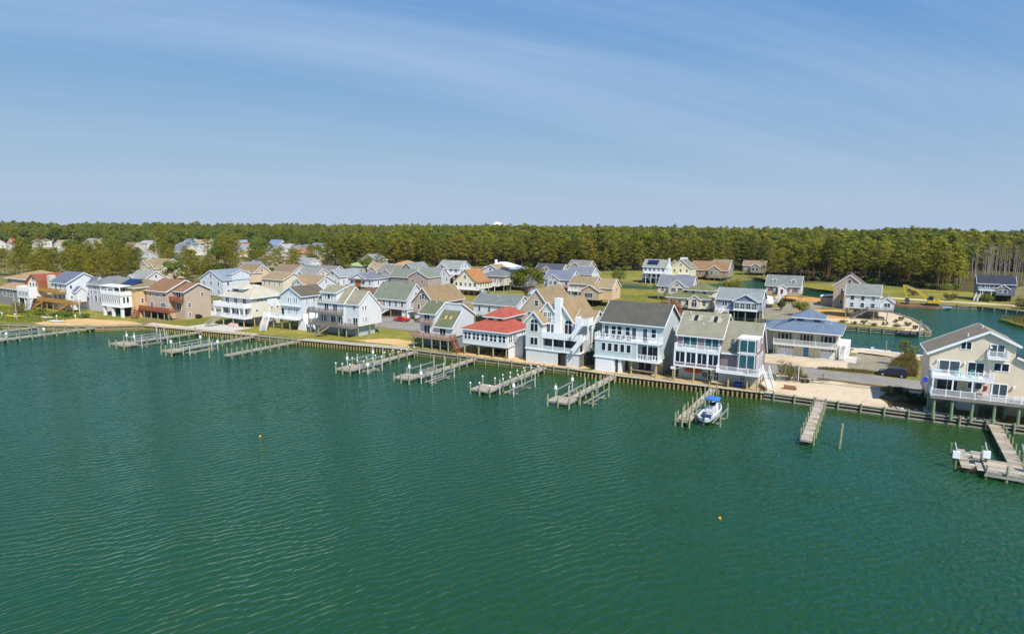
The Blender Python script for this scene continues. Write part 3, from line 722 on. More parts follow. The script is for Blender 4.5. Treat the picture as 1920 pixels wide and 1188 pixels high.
    def rail(s, pts, z, h=1.0, m=None, sp=0.16, post=1.9, solid=False):
        m = m or WHITE
        mb = MB(); posts = []
        for a, b in zip(pts[:-1], pts[1:]):
            L = math.dist(a, b)
            if L < .05: continue
            A = (a[0], a[1]); ux, uy = (b[0] - a[0]) / L, (b[1] - a[1]) / L
            mb.beam((a[0], a[1], z + h), (b[0], b[1], z + h), .1, .07)
            mb.beam((a[0], a[1], z + .12), (b[0], b[1], z + .12), .07, .07)
            if solid: mb.beam((a[0], a[1], z + h * .52), (b[0], b[1], z + h * .52), .05, h * .78)
            else:
                k = max(1, int(L / sp))
                for i in range(1, k):
                    f_ = i / k; x, y = a[0] + (b[0] - a[0]) * f_, a[1] + (b[1] - a[1]) * f_
                    mb.box(x - .022, y - .022, z + .12, x + .022, y + .022, z + h)
            k = max(1, round(L / post))
            posts += [(a[0] + (b[0] - a[0]) * i / k, a[1] + (b[1] - a[1]) * i / k) for i in range(k + 1)]
        done = set()
        if not s.d:
            for x, y in posts: mb.box(x - .06, y - .06, z, x + .06, y + .06, z + h + .1)
        r = s.part('railing', mb, m)
        if s.d:
            pm = cmesh(('rpost', m.name, round(h, 2)), lambda: MB().box(-.065, -.065, 0, .065, .065, h + .14).mesh('railing_post', m))
            for x, y in posts:
                k = (round(x, 1), round(y, 1))
                if k in done: continue
                done.add(k); link('railing_post', pm, r, s.loc(x, y, z))
        return r
    def stairs(s, top, bot, w, m=None, rails=True, rail_m=None, closed=False):
        m = m or WEATHER
        a = Vector(top); b = Vector(bot); d = b - a; hz = Vector((d.x, d.y, 0)); L = hz.length; hz.normalize(); sd = Vector((-hz.y, hz.x, 0)) * (w / 2)
        mb = MB(); n = max(3, int(abs(d.z) / .19))
        for sg in (-1, 1):
            p, q = a + sd * sg, b + sd * sg
            mb.beam((p.x, p.y, p.z - .12), (q.x, q.y, q.z - .12), .07, .3)
            if rails:
                mb.beam((p.x, p.y, p.z + .95), (q.x, q.y, q.z + .95), .08, .08)
                for i in range(0, n + 1, 2):
                    c = p + (q - p) * (i / n); mb.box(c.x - .03, c.y - .03, c.z, c.x + .03, c.y + .03, c.z + .95)
        for i in range(1, n):
            c = a + d * (i / n); p = c - sd - hz * .14; q = c + sd - hz * .14
            mb.beam((p.x, p.y, c.z), (q.x, q.y, c.z), .26, .05)
            if closed: mb.beam((p.x, p.y, c.z - .1), (q.x, q.y, c.z - .1), .04, .2)
        if closed:
            for sg in (-1, 1):
                p, q = a + sd * sg, b + sd * sg; mb.beam((p.x, p.y, p.z + .42), (q.x, q.y, q.z + .42), .09, .85)
        return s.part('staircase', mb, m)
    def garage(s, face, x, y, z, w, h, m=None, lights=4):
        m = m or WHITE2
        mb = MB()
        for i in range(4): mb.box(-w / 2, -.06, h * i / 4 + .015, w / 2, 0.0, h * (i + 1) / 4 - .015)
        rz = {'F': 0, 'R': R(90), 'L': R(-90)}[face]
        o = link('garage_door', mb.mesh('garage_door', m), s.root, s.loc(x, y, z), rz)
        if lights:
            pm = cmesh(('glight', round(w / lights, 2)), lambda: MB().box(-w / lights * .36, -.075, 0, w / lights * .36, -.05, .3).mesh('pane', GLASS))
            for i in range(lights): link('pane', pm, o, (-w / 2 + w * (i + .5) / lights, 0, h - .48))
    def vent(s, roof, x, y, z, h=.5):
        link('vent_pipe', cmesh(('vent', h), lambda: MB().cyl((0, 0, 0), (0, 0, h), .09, .09, 8).mesh('vent_pipe', WHITE2)), roof, s.loc(x, y, z))
WM = {}
WRND = random.Random(77)
def window_meshes(w, h, st, frame, glass, split):
    key = (round(w, 2), round(h, 2), st, frame.name, glass.name, split)
    if key in WM: return WM[key]
    f = MB(); g = MB(); c = 0.11
    arch = st.endswith('A')
    f.box(-w / 2 - c, -.07, -c, w / 2 + c, 0.01, 0)
    f.box(-w / 2 - c, -.07, 0, -w / 2, 0.01, h); f.box(w / 2, -.07, 0, w / 2 + c, 0.01, h)
    f.box(-w / 2 - c, -.07, h, w / 2 + c, 0.01, h + c)
    b = .035
    if st.startswith('dh'): f.box(-w / 2, -.055, h / 2 - b, w / 2, 0.005, h / 2 + b)
    if st.startswith('sl'): f.box(-b * 1.6, -.055, 0, b * 1.6, 0.005, h)
    if st.startswith('tr'):
        for k in (-1, 1): f.box(k * w / 6 - b, -.055, 0, k * w / 6 + b, 0.005, h)
    if st.startswith('gr'):
        f.box(-b, -.055, 0, b, 0.005, h); f.box(-w / 2, -.056, h / 2 - b, -b, 0.005, h / 2 + b); f.box(b, -.056, h / 2 - b, w / 2, 0.005, h / 2 + b)
    gm = g
    gi = 0
    if not split: gm = f; gi = 1
    gm.box(-w / 2, -.03, 0, w / 2, -.012, h, gi)
    if arch:
        r = w / 2; n = 10
        zz = h + c
        pts = [(r * math.cos(math.pi * i / n), zz + r * math.sin(math.pi * i / n)) for i in range(n + 1)]
        gm.prism(pts, -.03, -.012, 'y', gi)
        for i in range(n):
            a0, a1 = math.pi * i / n, math.pi * (i + 1) / n; ro = r + c
            f.prism([(r * math.cos(a0), zz + r * math.sin(a0)), (ro * math.cos(a0), zz + ro * math.sin(a0)), (ro * math.cos(a1), zz + ro * math.sin(a1)), (r * math.cos(a1), zz + r * math.sin(a1))], -.07, .01, 'y', 0)
        f.box(-b, -.05, zz, b, -.008, zz + r, 0)
    if split: res = (f.mesh('window', frame), g.mesh('pane', glass))
    else: res = (f.mesh('window', [frame, glass]), None)
    WM[key] = res
    return res
def grid(x0, x1, n): return [x0 + (x1 - x0) * (i + .5) / n for i in range(n)]
def lamp(h, x, y, z, face='F'):
    link('wall_lamp', cmesh(('lamp',), lambda: MB().box(-.09, -.3, 0, .09, 0, .14).box(-.14, -.42, -.12, .14, -.16, .04).mesh('wall_lamp', WHITE2)), h.root, h.loc(x, y, z), 0 if face == 'F' else R(90))

# ================================================================== front row, right to left
# ---- beige clapboard house at the right edge
h = H('beige_house', 'large beige clapboard house on green pilings at the right edge', 13, 117.2)
BEIGE = siding(242, 221, 194); RTAUPE = shingle(150, 136, 116)
mb = MB(); mb.prism([(7.5, 3.0), (18.1, 3.0), (18.1, 11.5), (14.6, 13.2), (7.5, 9.45)], 117.2, 125.2, 'y'); h.part('wall', mb, BEIGE)
mb = MB(); mb.prism([(18.13, 3.0), (24, 3.0), (24, 7.2), (18.13, 9.7)], 117.25, 125, 'y'); h.part('side_wing', mb, BEIGE)
rf = MB()
rf.slab([(7.0, 116.75, 9.37), (7.0, 125.6, 9.37), (14.6, 125.6, 13.4), (14.6, 116.75, 13.4)], .16)
rf.slab([(14.6, 116.75, 13.4), (14.6, 125.6, 13.4), (18.6, 125.6, 11.44), (18.6, 116.75, 11.44)], .16)
roof = h.part('roof', rf, RTAUPE)
rf = MB(); rf.slab([(18.2, 116.8, 9.88), (18.2, 125.4, 9.88), (24.4, 125.4, 7.2), (24.4, 116.8, 7.2)], .16); h.part('wing_roof', rf, shingle(58, 62, 78))
for y in (116.72, 125.63):
    h.board((6.95, y, 9.2), (14.6, y, 13.25), .1, .34); h.board((14.6, y, 13.25), (18.65, y, 11.25), .1, .34)
h.board((18.2, 116.78, 9.72), (24.4, 116.78, 7.02), .1, .3); h.board((6.95, 116.7, 9.27), (6.95, 125.6, 9.27), .08, .24)
h.vent(roof, 12.2, 118.2, 12.1, .55); h.vent(roof, 14.3, 120.5, 13.2, .5)
h.wall(WEATHER, (7.5, 117.2, 2.72, 24, 125.2, 2.97), name='floor_frame')
h.deck(7.7, 114.2, 22.5, 117.17, 3.3, GREYDECK, .42)
h.deck(7.6, 114.3, 15.3, 117.16, 6.3, WHITE, .3, 'upper_deck')
h.rail([(7.75, 117.0), (7.75, 114.3), (22.4, 114.3)], 3.3, 1.05, WHITE, .13)
h.rail([(7.7, 117.0), (7.7, 114.4), (15.2, 114.4), (15.2, 117.0)], 6.3, 1.05, WHITE, .13)
for x in (7.85, 10.35, 12.8, 15.15): h.wall(WHITE, (x - .1, 114.32, 4.3, x + .1, 114.48, 6.0), name='porch_post')
h.win('F', 10.1, 117.2, 6.35, 2.55, 1.95, 'sl', GLASS2); h.win('F', 13.45, 117.2, 6.35, 1.95, 2.0, 'sl', GLASS); h.win('F', 11.95, 117.2, 10.35, 1.25, 1.05, 'sl'); h.win('F', 15.8, 117.2, 9.55, 1.65, 1.75, 'sl', GLASS2)
h.win('F', 16.55, 117.2, 7.45, 1.75, 1.1, 'sl'); h.win('F', 10.05, 117.2, 3.4, 2.6, 1.9, 'sl', GLASS); h.win('F', 13.55, 117.2, 4.4, 1.7, .9, 'sl', GLASS2); h.win('F', 16.6, 117.2, 3.4, 1.85, 2.0, 'sl', GLASS2)
h.deck(14.6, 116.1, 17.1, 117.16, 9.45, WHITE, .25, 'balcony'); h.rail([(14.65, 117.1), (14.65, 116.2), (17.05, 116.2), (17.05, 117.1)], 9.45, 1.0, WHITE, .13)
for x, z in ((8.5, 8.3), (12.0, 8.2), (15.0, 10.9), (18.3, 5.2)): lamp(h, x, 117.2, z)
GPILE = mat('green_house_piling', C(128, 148, 112), .85, .18, 1.2, .2, fine=.15)
h.pilings([(8.3, 114.6), (10.6, 114.6), (13.1, 114.6), (15.8, 114.6), (18.7, 114.6)], 2.9, .21, GPILE)
h.pilings([(x, y) for x in (8, 11, 14.3, 17.8, 21.5) for y in (118.2, 121.5, 124.9)], 2.75, .19, GPILE)
h.wall(WHITE2, (12.2, 121, 0, 14.6, 123.8, 2.7), name='storage_room'); h.win('F', 13.6, 121, .1, .9, 2.0, 'pl', WHITE2, name='door')
h.wall(siding(196, 180, 155), (18.2, 120.5, 0, 24, 124.8, 2.7), name='ground_wall')
h.trim(); h.root.rotation_euler = (0, 0, R(3.5))
tag(link('navy_roof_house', None, None, (30, 131, GZ)), 'house with dark navy roof behind the beige house', 'house')
nv = bpy.data.objects['navy_roof_house']
h2 = H.__new__(H); h2.o = (30, 131, 0); h2.d = False; h2.root = nv; h2.tr = MB()
h2.gable(23.5, 124, 37, 136, 0, 7.6, 12.2, axis='y', wm=siding(205, 205, 200), rm=shingle(52, 56, 72)); h2.wins('F', (27, 30, 33), 124, 4, 1.1, 1.5); h2.wins('F', (29, 31.5), 124, 7.6, 1.0, 1.3); h2.trim()

# ---- blue hip roofed house with garages
h = H('blue_roof_house', 'cream two storey house with blue hip roof and two garage doors', -13, 152)
CREAM = siding(226, 220, 196); BLUER = shingle(110, 126, 144)
h.wall(CREAM, (-19.4, 152.2, 0, -7.1, 165, 5.75))
h.wall(CREAM, (-23.2, 156.5, 0, -19.42, 163, 5.3), name='wing_wall')
h.deck(-19.8, 151.0, -7.0, 152.17, 2.75, WHITE2, .3); h.rail([(-19.75, 152.1), (-19.75, 151.08), (-7.05, 151.08), (-7.05, 152.1)], 2.75, 1.0, WHITE, .14, 4.2)
roof = h.hip(-19.9, 150.9, -6.9, 165.2, 5.85, 7.45, BLUER, .75, (-16.4, 155.6, -10.3, 161))
h.hip(-23.6, 156.0, -19.9, 163.5, 5.3, 6.6, BLUER, .6, (-21.2, 158.5, -19.5, 161), name='wing_roof')
h.wall(WHITE2, (-16.3, 155.7, 7.3, -10.4, 160.9, 8.3), name='cupola_wall')
h.hip(-16.3, 155.7, -10.4, 160.9, 8.3, 10.1, BLUER, .55, (-13.4, 158.3, -13.3, 158.3), name='cupola_roof')
h.wins('F', (-15, -11.6), 155.7, 7.62, 1.1, .42, 'pl', frame=DARKGREY)
h.vent(roof, -8.9, 158.5, 6.7, .4); h.vent(roof, -10.2, 153.5, 6.6, .35)
h.garage('F', -17.2, 152.2, .05, 3.3, 2.15, WHITE2, 5); h.garage('F', -8.85, 152.2, .05, 2.7, 2.15, WHITE2, 4)
h.win('F', -13.1, 152.2, .05, .85, 2.1, 'pl', paint(80, 130, 170), paint(110, 150, 185), name='door')
SHUT = paint(70, 78, 80)
for x, w in ((-17.6, 1.5), (-13.2, 1.2), (-8.9, 1.5)):
    h.win('F', x, 152.2, 3.6 if w == 1.5 else 2.85, w, 1.4 if w == 1.5 else 2.15, 'sl')
    for sx in (-1, 1): h.wall(SHUT, (x + sx * (w / 2 + .42) - .18, 152.12, 3.6, x + sx * (w / 2 + .42) + .18, 152.18, 5.0), name='shutter')
h.pilings([(-19.6, 151.15), (-15.5, 151.15), (-11.2, 151.15), (-7.2, 151.15)], 2.5, .11, TREATED, 0); 
for x in (-19.65, -15.4, -11.3, -7.15): h.wall(WHITE, (x - .06, 151.1, 3.7, x + .06, 151.22, 5.7), name='porch_post')
h.wall(WHITE, (-7.05, 155, 0, -4.9, 164, 2.9), name='stair_enclosure')
h.stairs((-6.0, 154.9, 2.9), (-6.0, 151.9, .1), 1.1, WHITE)
h.wins('R', (158, 162), -7.1, 3.7, .9, 1.2)
h.trim()

# ---- mauve house with big glass bay
h = H('mauve_house', 'mauve shingled house with skylights and tall white framed glass bay', -25, 117)
MAUVE = siding(148, 128, 134); GREENGREY = shingle(146, 142, 122)
roof = h.gable(-32.0, 117.5, -24.0, 127.5, 2.9, 8.55, 12.2, axis='x', rp=122.2, wm=MAUVE, rm=GREENGREY, oh=.4)
for x in (-29.6, -26.0):
    mb = MB(); zf = lambda y: 8.55 + (y - 117.5) * (12.2 - 8.55) / 4.7 + .2
    mb.slab([(x - .32, 120.2, zf(120.2) + .07), (x + .32, 120.2, zf(120.2) + .07), (x + .32, 121.3, zf(121.3) + .07), (x - .32, 121.3, zf(121.3) + .07)], .1); h.part('skylight', mb, GLASS, roof)
    rnd = random.Random(int(x * 7))
    mb = MB()
    for i in range(9):
        y = 119.8 + i * .2; k = .75 + rnd.random() * .7
        if 1 < i < 8:
            mb.slab([(x - k, y, zf(y) + .012), (x - .35, y, zf(y) + .012), (x - .35, y + .17, zf(y + .17) + .012), (x - k + .1, y + .17, zf(y + .17) + .012)], .008)
            k = .75 + rnd.random() * .7
            mb.slab([(x + .35, y, zf(y) + .012), (x + k, y, zf(y) + .012), (x + k - .1, y + .17, zf(y + .17) + .012), (x + .35, y + .17, zf(y + .17) + .012)], .008)
    h.part('shingle_patch', mb, shingle(186, 182, 158), roof)
h.vent(roof, -30.9, 121.6, 11.9, .5); h.vent(roof, -27.9, 119.5, 10.3, .4)
h.wall(WHITE, (-32.2, 115.9, 2.75, -24.1, 117.48, 3.05), name='floor_band')
mb = MB()
mb.box(-32.1, 116.0, 3.05, -24.2, 117.47, 3.45, 1); mb.box(-32.1, 116.12, 3.45, -24.2, 117.46, 5.6, 1); mb.box(-32.2, 115.95, 5.6, -24.1, 117.47, 5.98, 0)
h.part('sunroom', mb, [WHITE, MAUVE])
for i in range(5): h.wall(WHITE, (-32.2 + i * 2.0, 115.94, 3.06, -32.0 + i * 2.0, 116.1, 5.6), name='sunroom_post')
for x in grid(-32.1, -24.1, 4): h.win('F', x, 116.12, 3.58, 1.62, 1.85, 'sl', GLASS)
h.win('R', -24.18, 116.8, 3.5, .9, 1.9, 'pl', GLASS, name='door')
h.rail([(-32.1, 117.4), (-32.1, 116.0), (-24.1, 116.0), (-24.1, 117.4)], 5.98, .95, WHITE, .15, 2.0)
h.win('F', -29.7, 117.5, 6.15, 2.5, 2.05, 'sl', GLASST); h.win('F', -25.75, 117.5, 6.15, 2.4, 2.05, 'sl', GLASST)
# right block with long front slope
mb = MB(); mb.prism([(117.2, 2.9), (126, 2.9), (126, 5.6), (121.8, 11.0), (117.2, 6.2)], -23.97, -17.8, 'x'); h.part('wing_wall', mb, MAUVE)
rf = MB()
rf.slab([(-23.95, 116.8, 5.98), (-20.95, 116.8, 5.98), (-20.95, 119.6, 8.9), (-23.95, 119.6, 8.9)], .16)
rf.slab([(-23.95, 119.6, 8.9), (-17.5, 119.6, 8.9), (-17.5, 121.8, 11.2), (-23.95, 121.8, 11.2)], .16)
rf.slab([(-23.95, 121.8, 11.2), (-17.5, 121.8, 11.2), (-17.5, 126.6, 5.05), (-23.95, 126.6, 5.05)], .16)
wr = h.part('wing_roof', rf, GREENGREY)
mb = MB(); mb.slab([(-22.6, 117.9, 7.2), (-22.1, 117.9, 7.2), (-22.1, 118.9, 8.24), (-22.6, 118.9, 8.24)], .1); h.part('skylight', mb, GLASS2, wr)
h.board((-17.48, 119.5, 8.75), (-17.48, 121.8, 11.05), .1, .34); h.board((-17.48, 121.8, 11.05), (-17.48, 126.6, 4.95), .1, .34)
h.board((-23.9, 116.75, 5.87), (-20.9, 116.75, 5.87), .08, .24)
mb = MB(); mb.box(-20.9, 115.9, 3.0, -17.75, 119.7, 9.05); h.part('glass_bay', mb, MAUVE)
h.wall(WHITE, (-21.0, 115.82, 8.85, -17.6, 119.65, 9.1), name='bay_trim'); h.wall(WHITE, (-20.95, 115.84, 6.3, -17.65, 115.98, 6.5), name='bay_trim')
h.win('F', -19.3, 115.9, 6.65, 2.5, 2.05, 'sl', GLASST); h.win('F', -19.3, 115.9, 3.6, 2.5, 2.5, 'sl', GLASST)
h.wins('R', (117.0, 118.4), -17.75, 6.8, .8, 1.7, 'pl', GLASS2); h.wins('R', (117.0, 118.6), -17.75, 3.4, .9, 2.4, 'pl', GLASS2); h.win('L', -20.9, 116.5, 6.7, .7, 1.9, 'pl', GLASS2); h.win('L', -20.9, 116.5, 3.6, .7, 2.2, 'pl', GLASS2)
h.wins('R', (121.2, 122.8), -17.8, 3.4, 1.0, 2.3, 'pl', GLASS2); h.win('R', -17.8, 121.6, 7.6, .9, 1.4, 'pl', GLASS2)
h.deck(-24.2, 114.5, -17.0, 115.9, 3.0, WHITE, .28, 'side_deck'); h.rail([(-24.1, 115.9), (-24.1, 114.6), (-17.05, 114.6), (-17.05, 118.6)], 3.0, .95, WHITE, .15, 2.0); h.deck(-17.77, 115.9, -16.9, 119.4, 3.0, WHITE, .28, 'side_deck')
h.stairs((-16.6, 119.5, 3.0), (-15.0, 116.4, .1), 1.1, WHITE)
OFFW = siding(212, 208, 196)
h.wall(OFFW, (-31.9, 118.6, 0, -17.9, 126, 2.88), name='ground_wall')
h.wins('F', (-26.0, -24.9), 118.6, .15, .75, 2.0, 'gr', GLASS); h.win('F', -20.3, 118.6, .9, .9, 1.2, 'gr')
h.pilings([(-31.9, 115.9), (-28.4, 115.9), (-25.3, 115.9), (-22.1, 115.2), (-18.9, 115.2), (-17.2, 115.2)], 2.74, .15, TANWOOD)
h.trim()

# ---- grey blue house with white decks
h = H('grey_blue_house', 'pale grey blue house with dark grey roof and long white upper deck', -41.5, 117)
GBLUE = siding(210, 221, 222); DKROOF = shingle(94, 92, 84)
roof = h.gable(-47.4, 118.0, -35.0, 128.5, 3.05, 9.75, 13.1, axis='x', rp=123.0, wm=GBLUE, rm=DKROOF, oh=.55)
mb = MB(); mb.box(-47.8, 115.55, 3.05, -39.3, 117.98, 6.2); mb.box(-39.3, 117.4, 3.05, -35.0, 117.98, 6.2); h.part('front_wall', mb, GBLUE)
h.wall(WHITE, (-47.95, 115.35, 2.78, -34.8, 118.0, 3.05), (-47.9, 115.42, 6.2, -34.9, 118.0, 6.48), name='deck_band')
h.wall(WHITE, (-39.3, 115.5, 3.06, -39.1, 115.7, 6.2), (-35.15, 115.5, 3.06, -34.95, 115.7, 6.2), (-37.2, 115.5, 3.06, -37.08, 115.62, 6.2), name='porch_post')
h.rail([(-39.1, 115.6), (-35.05, 115.6), (-35.05, 117.9)], 3.06, 1.05, WHITE, .5, .62)
h.win('F', -37.2, 117.4, 3.1, 3.2, 2.4, 'tr', GLASS)
h.rail([(-47.8, 117.9), (-47.8, 115.5), (-35.0, 115.5), (-35.0, 117.9)], 6.48, 1.05, WHITE, .28, 1.05)
h.wins('F', grid(-46.6, -40.2, 5), 115.55, 4.25, .78, 1.5, 'pl', GLASS)
for i, x in enumerate((-46.4, -44.9, -43.7, -42.0, -40.7, -38.5, -36.8)):
    h.win('F', x, 118.0, 6.5 if i in (0, 4, 5) else 7.2, .85, 2.3 if i in (0, 4, 5) else 1.6, 'pl' if i in (0, 4, 5) else 'dh', GLASS2 if i in (0, 4, 5) else GLASS)
h.win('R', -35.0, 126, 6.9, .55, 1.6, 'pl'); h.win('R', -35.0, 126, 3.8, .6, 1.4, 'pl')
h.wall(WHITE, (-47.7, 115.6, 0, -43.7, 118, 2.76), (-42.95, 115.7, 0, -42.3, 118, 2.76), name='ground_wall')
h.garage('F', -45.8, 115.6, .05, 3.5, 2.45, WHITE, 0)
h.wall(SHADOWIN, (-43.68, 117.2, 0, -42.97, 117.4, 2.76), name='door')
h.wall(OFFW, (-42.28, 119.5, 0, -35.3, 128, 2.76), name='back_wall'); h.win('F', -38.8, 119.5, .1, 2.6, 2.0, 'sl', GLASS)
h.pilings([(-40.4, 116.1), (-35.4, 115.7), (-35.4, 119)], 2.76, .2, TANWOOD)
mb = MB(); mb.beam((-40.4, 115.9, 1.0), (-35.4, 115.6, 1.0), .06, .16); h.part('guard_rail', mb, TANWOOD)
h.trim()
# ---- white house on lattice base with roof lookout
h = H('lattice_base_house', 'pale grey house with tan gables, chimney, white outside stairs and panelled base', -57, 117)
PGREY = siding(224, 224, 216); TANR = shingle(158, 136, 104)
h.wall(mat('lattice_backing', C(150, 150, 148), .8, .1), (-63.2, 115.5, 0, -51.1, 126, 2.82), name='base_wall')
LATT = mat('pale_lattice', C(222, 222, 220), .7, .06, 3.0, .3, fine=.1)
pm = MB().box(-.66, -.05, 0, .66, 0, 2.7).mesh('lattice_panel', LATT)
for i, x in enumerate(grid(-63.2, -51.1, 9)):
    if i != 6: link('lattice_panel', pm, h.root, h.loc(x, 115.47, .06))
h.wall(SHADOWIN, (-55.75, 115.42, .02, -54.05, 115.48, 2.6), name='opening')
h.wall(WHITE, (-63.4, 115.2, 2.82, -50.8, 118.4, 3.0), name='deck_band')
pr = MB().box(-.05, -.05, 0, .05, 0, 2.5).mesh('panel_rib', WHITE2)
pm2 = MB().box(-.6, -.05, 0, .6, 0, 2.4).mesh('side_panel', mat('dark_lattice', C(120, 118, 100), .8, .15))
for y in (116.6, 118.2, 119.8, 121.4): link('side_panel', pm2, h.root, h.loc(-51.08, y, .2), R(90))
r1 = h.gable(-63.3, 115.4, -59.5, 122, 3.0, 8.6, 10.7, axis='y', wm=PGREY, rm=TANR, oh=.4)
h.win('F', -61.3, 115.4, 6.6, 1.7, 1.6, 'slA', GLASS); h.win('F', -61.3, 115.4, 3.8, 1.7, 1.5, 'sl', GLASS)
mb = MB(); mb.prism([(-60.8, 3), (-53.4, 3), (-53.4, 8.2), (-57.1, 12.9), (-60.8, 9.2)], 118.5, 130, 'y'); h.part('wall', mb, PGREY)
rf = MB(); rf.slab([(-61.3, 118.1, 8.9), (-61.3, 130.3, 8.9), (-57.1, 130.3, 13.1), (-57.1, 118.1, 13.1)], .16); rf.slab([(-57.1, 118.1, 13.1), (-57.1, 130.3, 13.1), (-53.0, 130.3, 7.9), (-53.0, 118.1, 7.9)], .16); roof = h.part('roof', rf, TANR)
h.board((-57.1, 118.05, 12.95), (-52.95, 118.05, 7.75), .1, .34); h.board((-61.3, 118.05, 8.75), (-57.1, 118.05, 12.95), .1, .34)
h.gable(-60.7, 117.6, -57.9, 122.5, 3.0, 10.9, 12.6, axis='y', wm=PGREY, rm=TANR, oh=.35)
for x, z in ((-59.9, 9.6), (-58.9, 9.6), (-58.9, 8.5)): h.win('F', x, 117.6, z, .75, .8, 'gr')
h.win('F', -59.2, 117.6, 6.2, 1.0, 1.8, 'pl', GLASS2); h.win('F', -58.2, 117.6, 6.2, .6, 1.8, 'pl', GLASS2)
h.wall(WHITE2, (-57.75, 117.5, 3.0, -56.45, 118.9, 13.5), name='chimney')
h.win('F', -55.0, 118.5, 6.2, 1.6, 1.9, 'slA', GLASS)
h.gable(-53.6, 118.2, -49.9, 126, 3.0, 8.3, 10.9, axis='x', wm=PGREY, rm=TANR, oh=.4); h.win('R', -49.9, 120.6, 6.3, 1.3, 1.6, 'slA', GLASS); h.wins('R', (119.6, 123.5), -49.9, 3.5, .9, 1.6, 'pl')
h.deck(-59.6, 115.3, -50.9, 118.4, 5.72, WHITE, .32, 'upper_deck'); h.rail([(-59.5, 117.4), (-59.5, 115.4), (-51.0, 115.4), (-51.0, 118)], 5.72, 1.0, WHITE, .2, 1.6, solid=True)
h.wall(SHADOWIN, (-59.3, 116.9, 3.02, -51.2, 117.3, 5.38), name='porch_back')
for x in (-59.35, -57.0, -54.4, -51.1): h.wall(WHITE, (x - .09, 115.4, 3.02, x + .09, 115.58, 5.4), name='porch_post')
h.wall(siding(196, 206, 210), (-59.3, 115.45, 3.02, -51.2, 115.53, 3.85), name='parapet')
for x in (-58.3, -55.8, -52.8): h.win('F', x, 116.9, 3.2, 1.6, 2.0, 'sl', GLASS2, DARKGREY)
h.deck(-52.2, 115.6, -49.3, 118.1, 8.95, WHITE, .3, 'lookout_deck'); h.rail([(-52.1, 118.0), (-52.1, 115.7), (-49.4, 115.7), (-49.4, 118.0)], 8.95, 1.2, WHITE, .2, 1.4, solid=True)
for x, y in ((-52.1, 115.7), (-49.4, 115.7), (-49.4, 118)): h.wall(WHITE, (x - .1, y - .1, 5.75, x + .1, y + .1, 8.65), name='lookout_post')
h.stairs((-50.5, 115.3, 8.9), (-52.6, 115.3, 5.8), 1.0, WHITE, closed=True); h.stairs((-50.2, 115.0, 5.7), (-52.2, 115.0, 3.1), 1.0, WHITE, closed=True)
h.trim()

# ---- red hip roofed house
h = H('red_roof_house', 'white house on piles with red hip roof and red cupola roof', -73, 118)
RED = shingle(172, 90, 74); W1 = siding(238, 240, 240)
h.wall(W1, (-78.7, 114.7, 2.45, -67.3, 124.5, 5.72)); h.wall(WEATHER, (-78.5, 114.9, 2.2, -67.5, 124.3, 2.42), name='floor_frame')
roof = h.hip(-78.7, 114.7, -67.3, 124.5, 5.8, 7.45, RED, .5, (-75.6, 118.8, -70.6, 123.2))
h.wall(PGREY, (-75.5, 118.9, 7.3, -70.7, 128, 8.2), name='cupola_wall'); h.hip(-75.5, 118.9, -70.7, 128, 8.25, 9.9, RED, .5, name='cupola_roof')
h.wins('F', (-74, -71.7), 118.9, 7.62, 1.0, .4, 'pl', frame=DARKGREY)
for i, x in enumerate(grid(-78.5, -67.5, 5)):
    for d in (-.48, .48): h.win('F', x + d, 114.7, 3.6, .68, 1.4, 'dh', GLASS)
h.wins('R', (115.5, 116.3, 117.4, 118.2), -67.3, 3.6, .55, 1.4, 'dh'); h.wins('R', (121, 122), -67.3, 3.6, .55, 1.4, 'dh')
h.pilings([(-78.4, 115.0), (-74.7, 115.0), (-71.0, 115.0), (-67.7, 115.0), (-78.4, 119), (-74.7, 119), (-71, 119)], 2.25, .19, TREATED)
h.wall(WHITE2, (-70.0, 120.2, 0, -67.4, 124.2, 2.2), name='ground_room'); h.wall(WHITE2, (-67.6, 115.6, 0, -67.45, 118.6, 2.2), name='screen_wall')
h.wall(siding(205, 208, 208), (-67.28, 118.2, 0, -65.5, 125, 4.6), name='stair_enclosure'); h.win('R', -65.5, 121, .2, .9, 2.0, 'pl', REDWOOD, name='door')
h.wall(DARKGREY, (-78.4, 123.8, 0, -70.1, 124.2, 2.2), name='back_wall')
h.trim()

# ---- green roofed grey house
h = H('green_roof_house', 'light grey house with two staggered green roofs and brown deck', -88, 118)
LG = siding(224, 225, 228); GR = shingle(108, 114, 88)
roof = h.gable(-92.7, 117.6, -88.4, 127, 2.8, 7.9, 10.2, e1=7.2, axis='x', rp=121.4, wm=LG, rm=GR, oh=.45)
mb = MB(); mb.prism([(117.6, 2.8), (126.5, 2.8), (126.5, 7.2), (121.3, 10.0), (121.0, 10.0), (121.0, 8.3), (117.6, 5.3)], -88.37, -83.5, 'x'); h.part('wing_wall', mb, LG)
rf = MB(); rf.slab([(-88.35, 117.1, 4.98), (-83.2, 117.1, 4.98), (-83.2, 120.98, 8.5), (-88.35, 120.98, 8.5)], .16); wr = h.part('wing_roof', rf, GR)
rf = MB(); rf.slab([(-88.3, 120.9, 10.2), (-83.2, 120.9, 10.2), (-83.2, 121.4, 10.2), (-88.3, 121.4, 10.2)], .16); rf.slab([(-88.3, 121.4, 10.2), (-83.2, 121.4, 10.2), (-83.2, 126.9, 7.15), (-88.3, 126.9, 7.15)], .16); h.part('back_roof', rf, GR)
h.board((-83.18, 117.05, 4.85), (-83.18, 120.98, 8.4), .1, .3); h.board((-83.18, 121.3, 10.1), (-83.18, 126.9, 7.05), .1, .3); h.board((-88.3, 120.9, 10.1), (-83.2, 120.9, 10.1), .08, .24); h.board((-88.3, 117.06, 4.88), (-83.2, 117.06, 4.88), .08, .24)
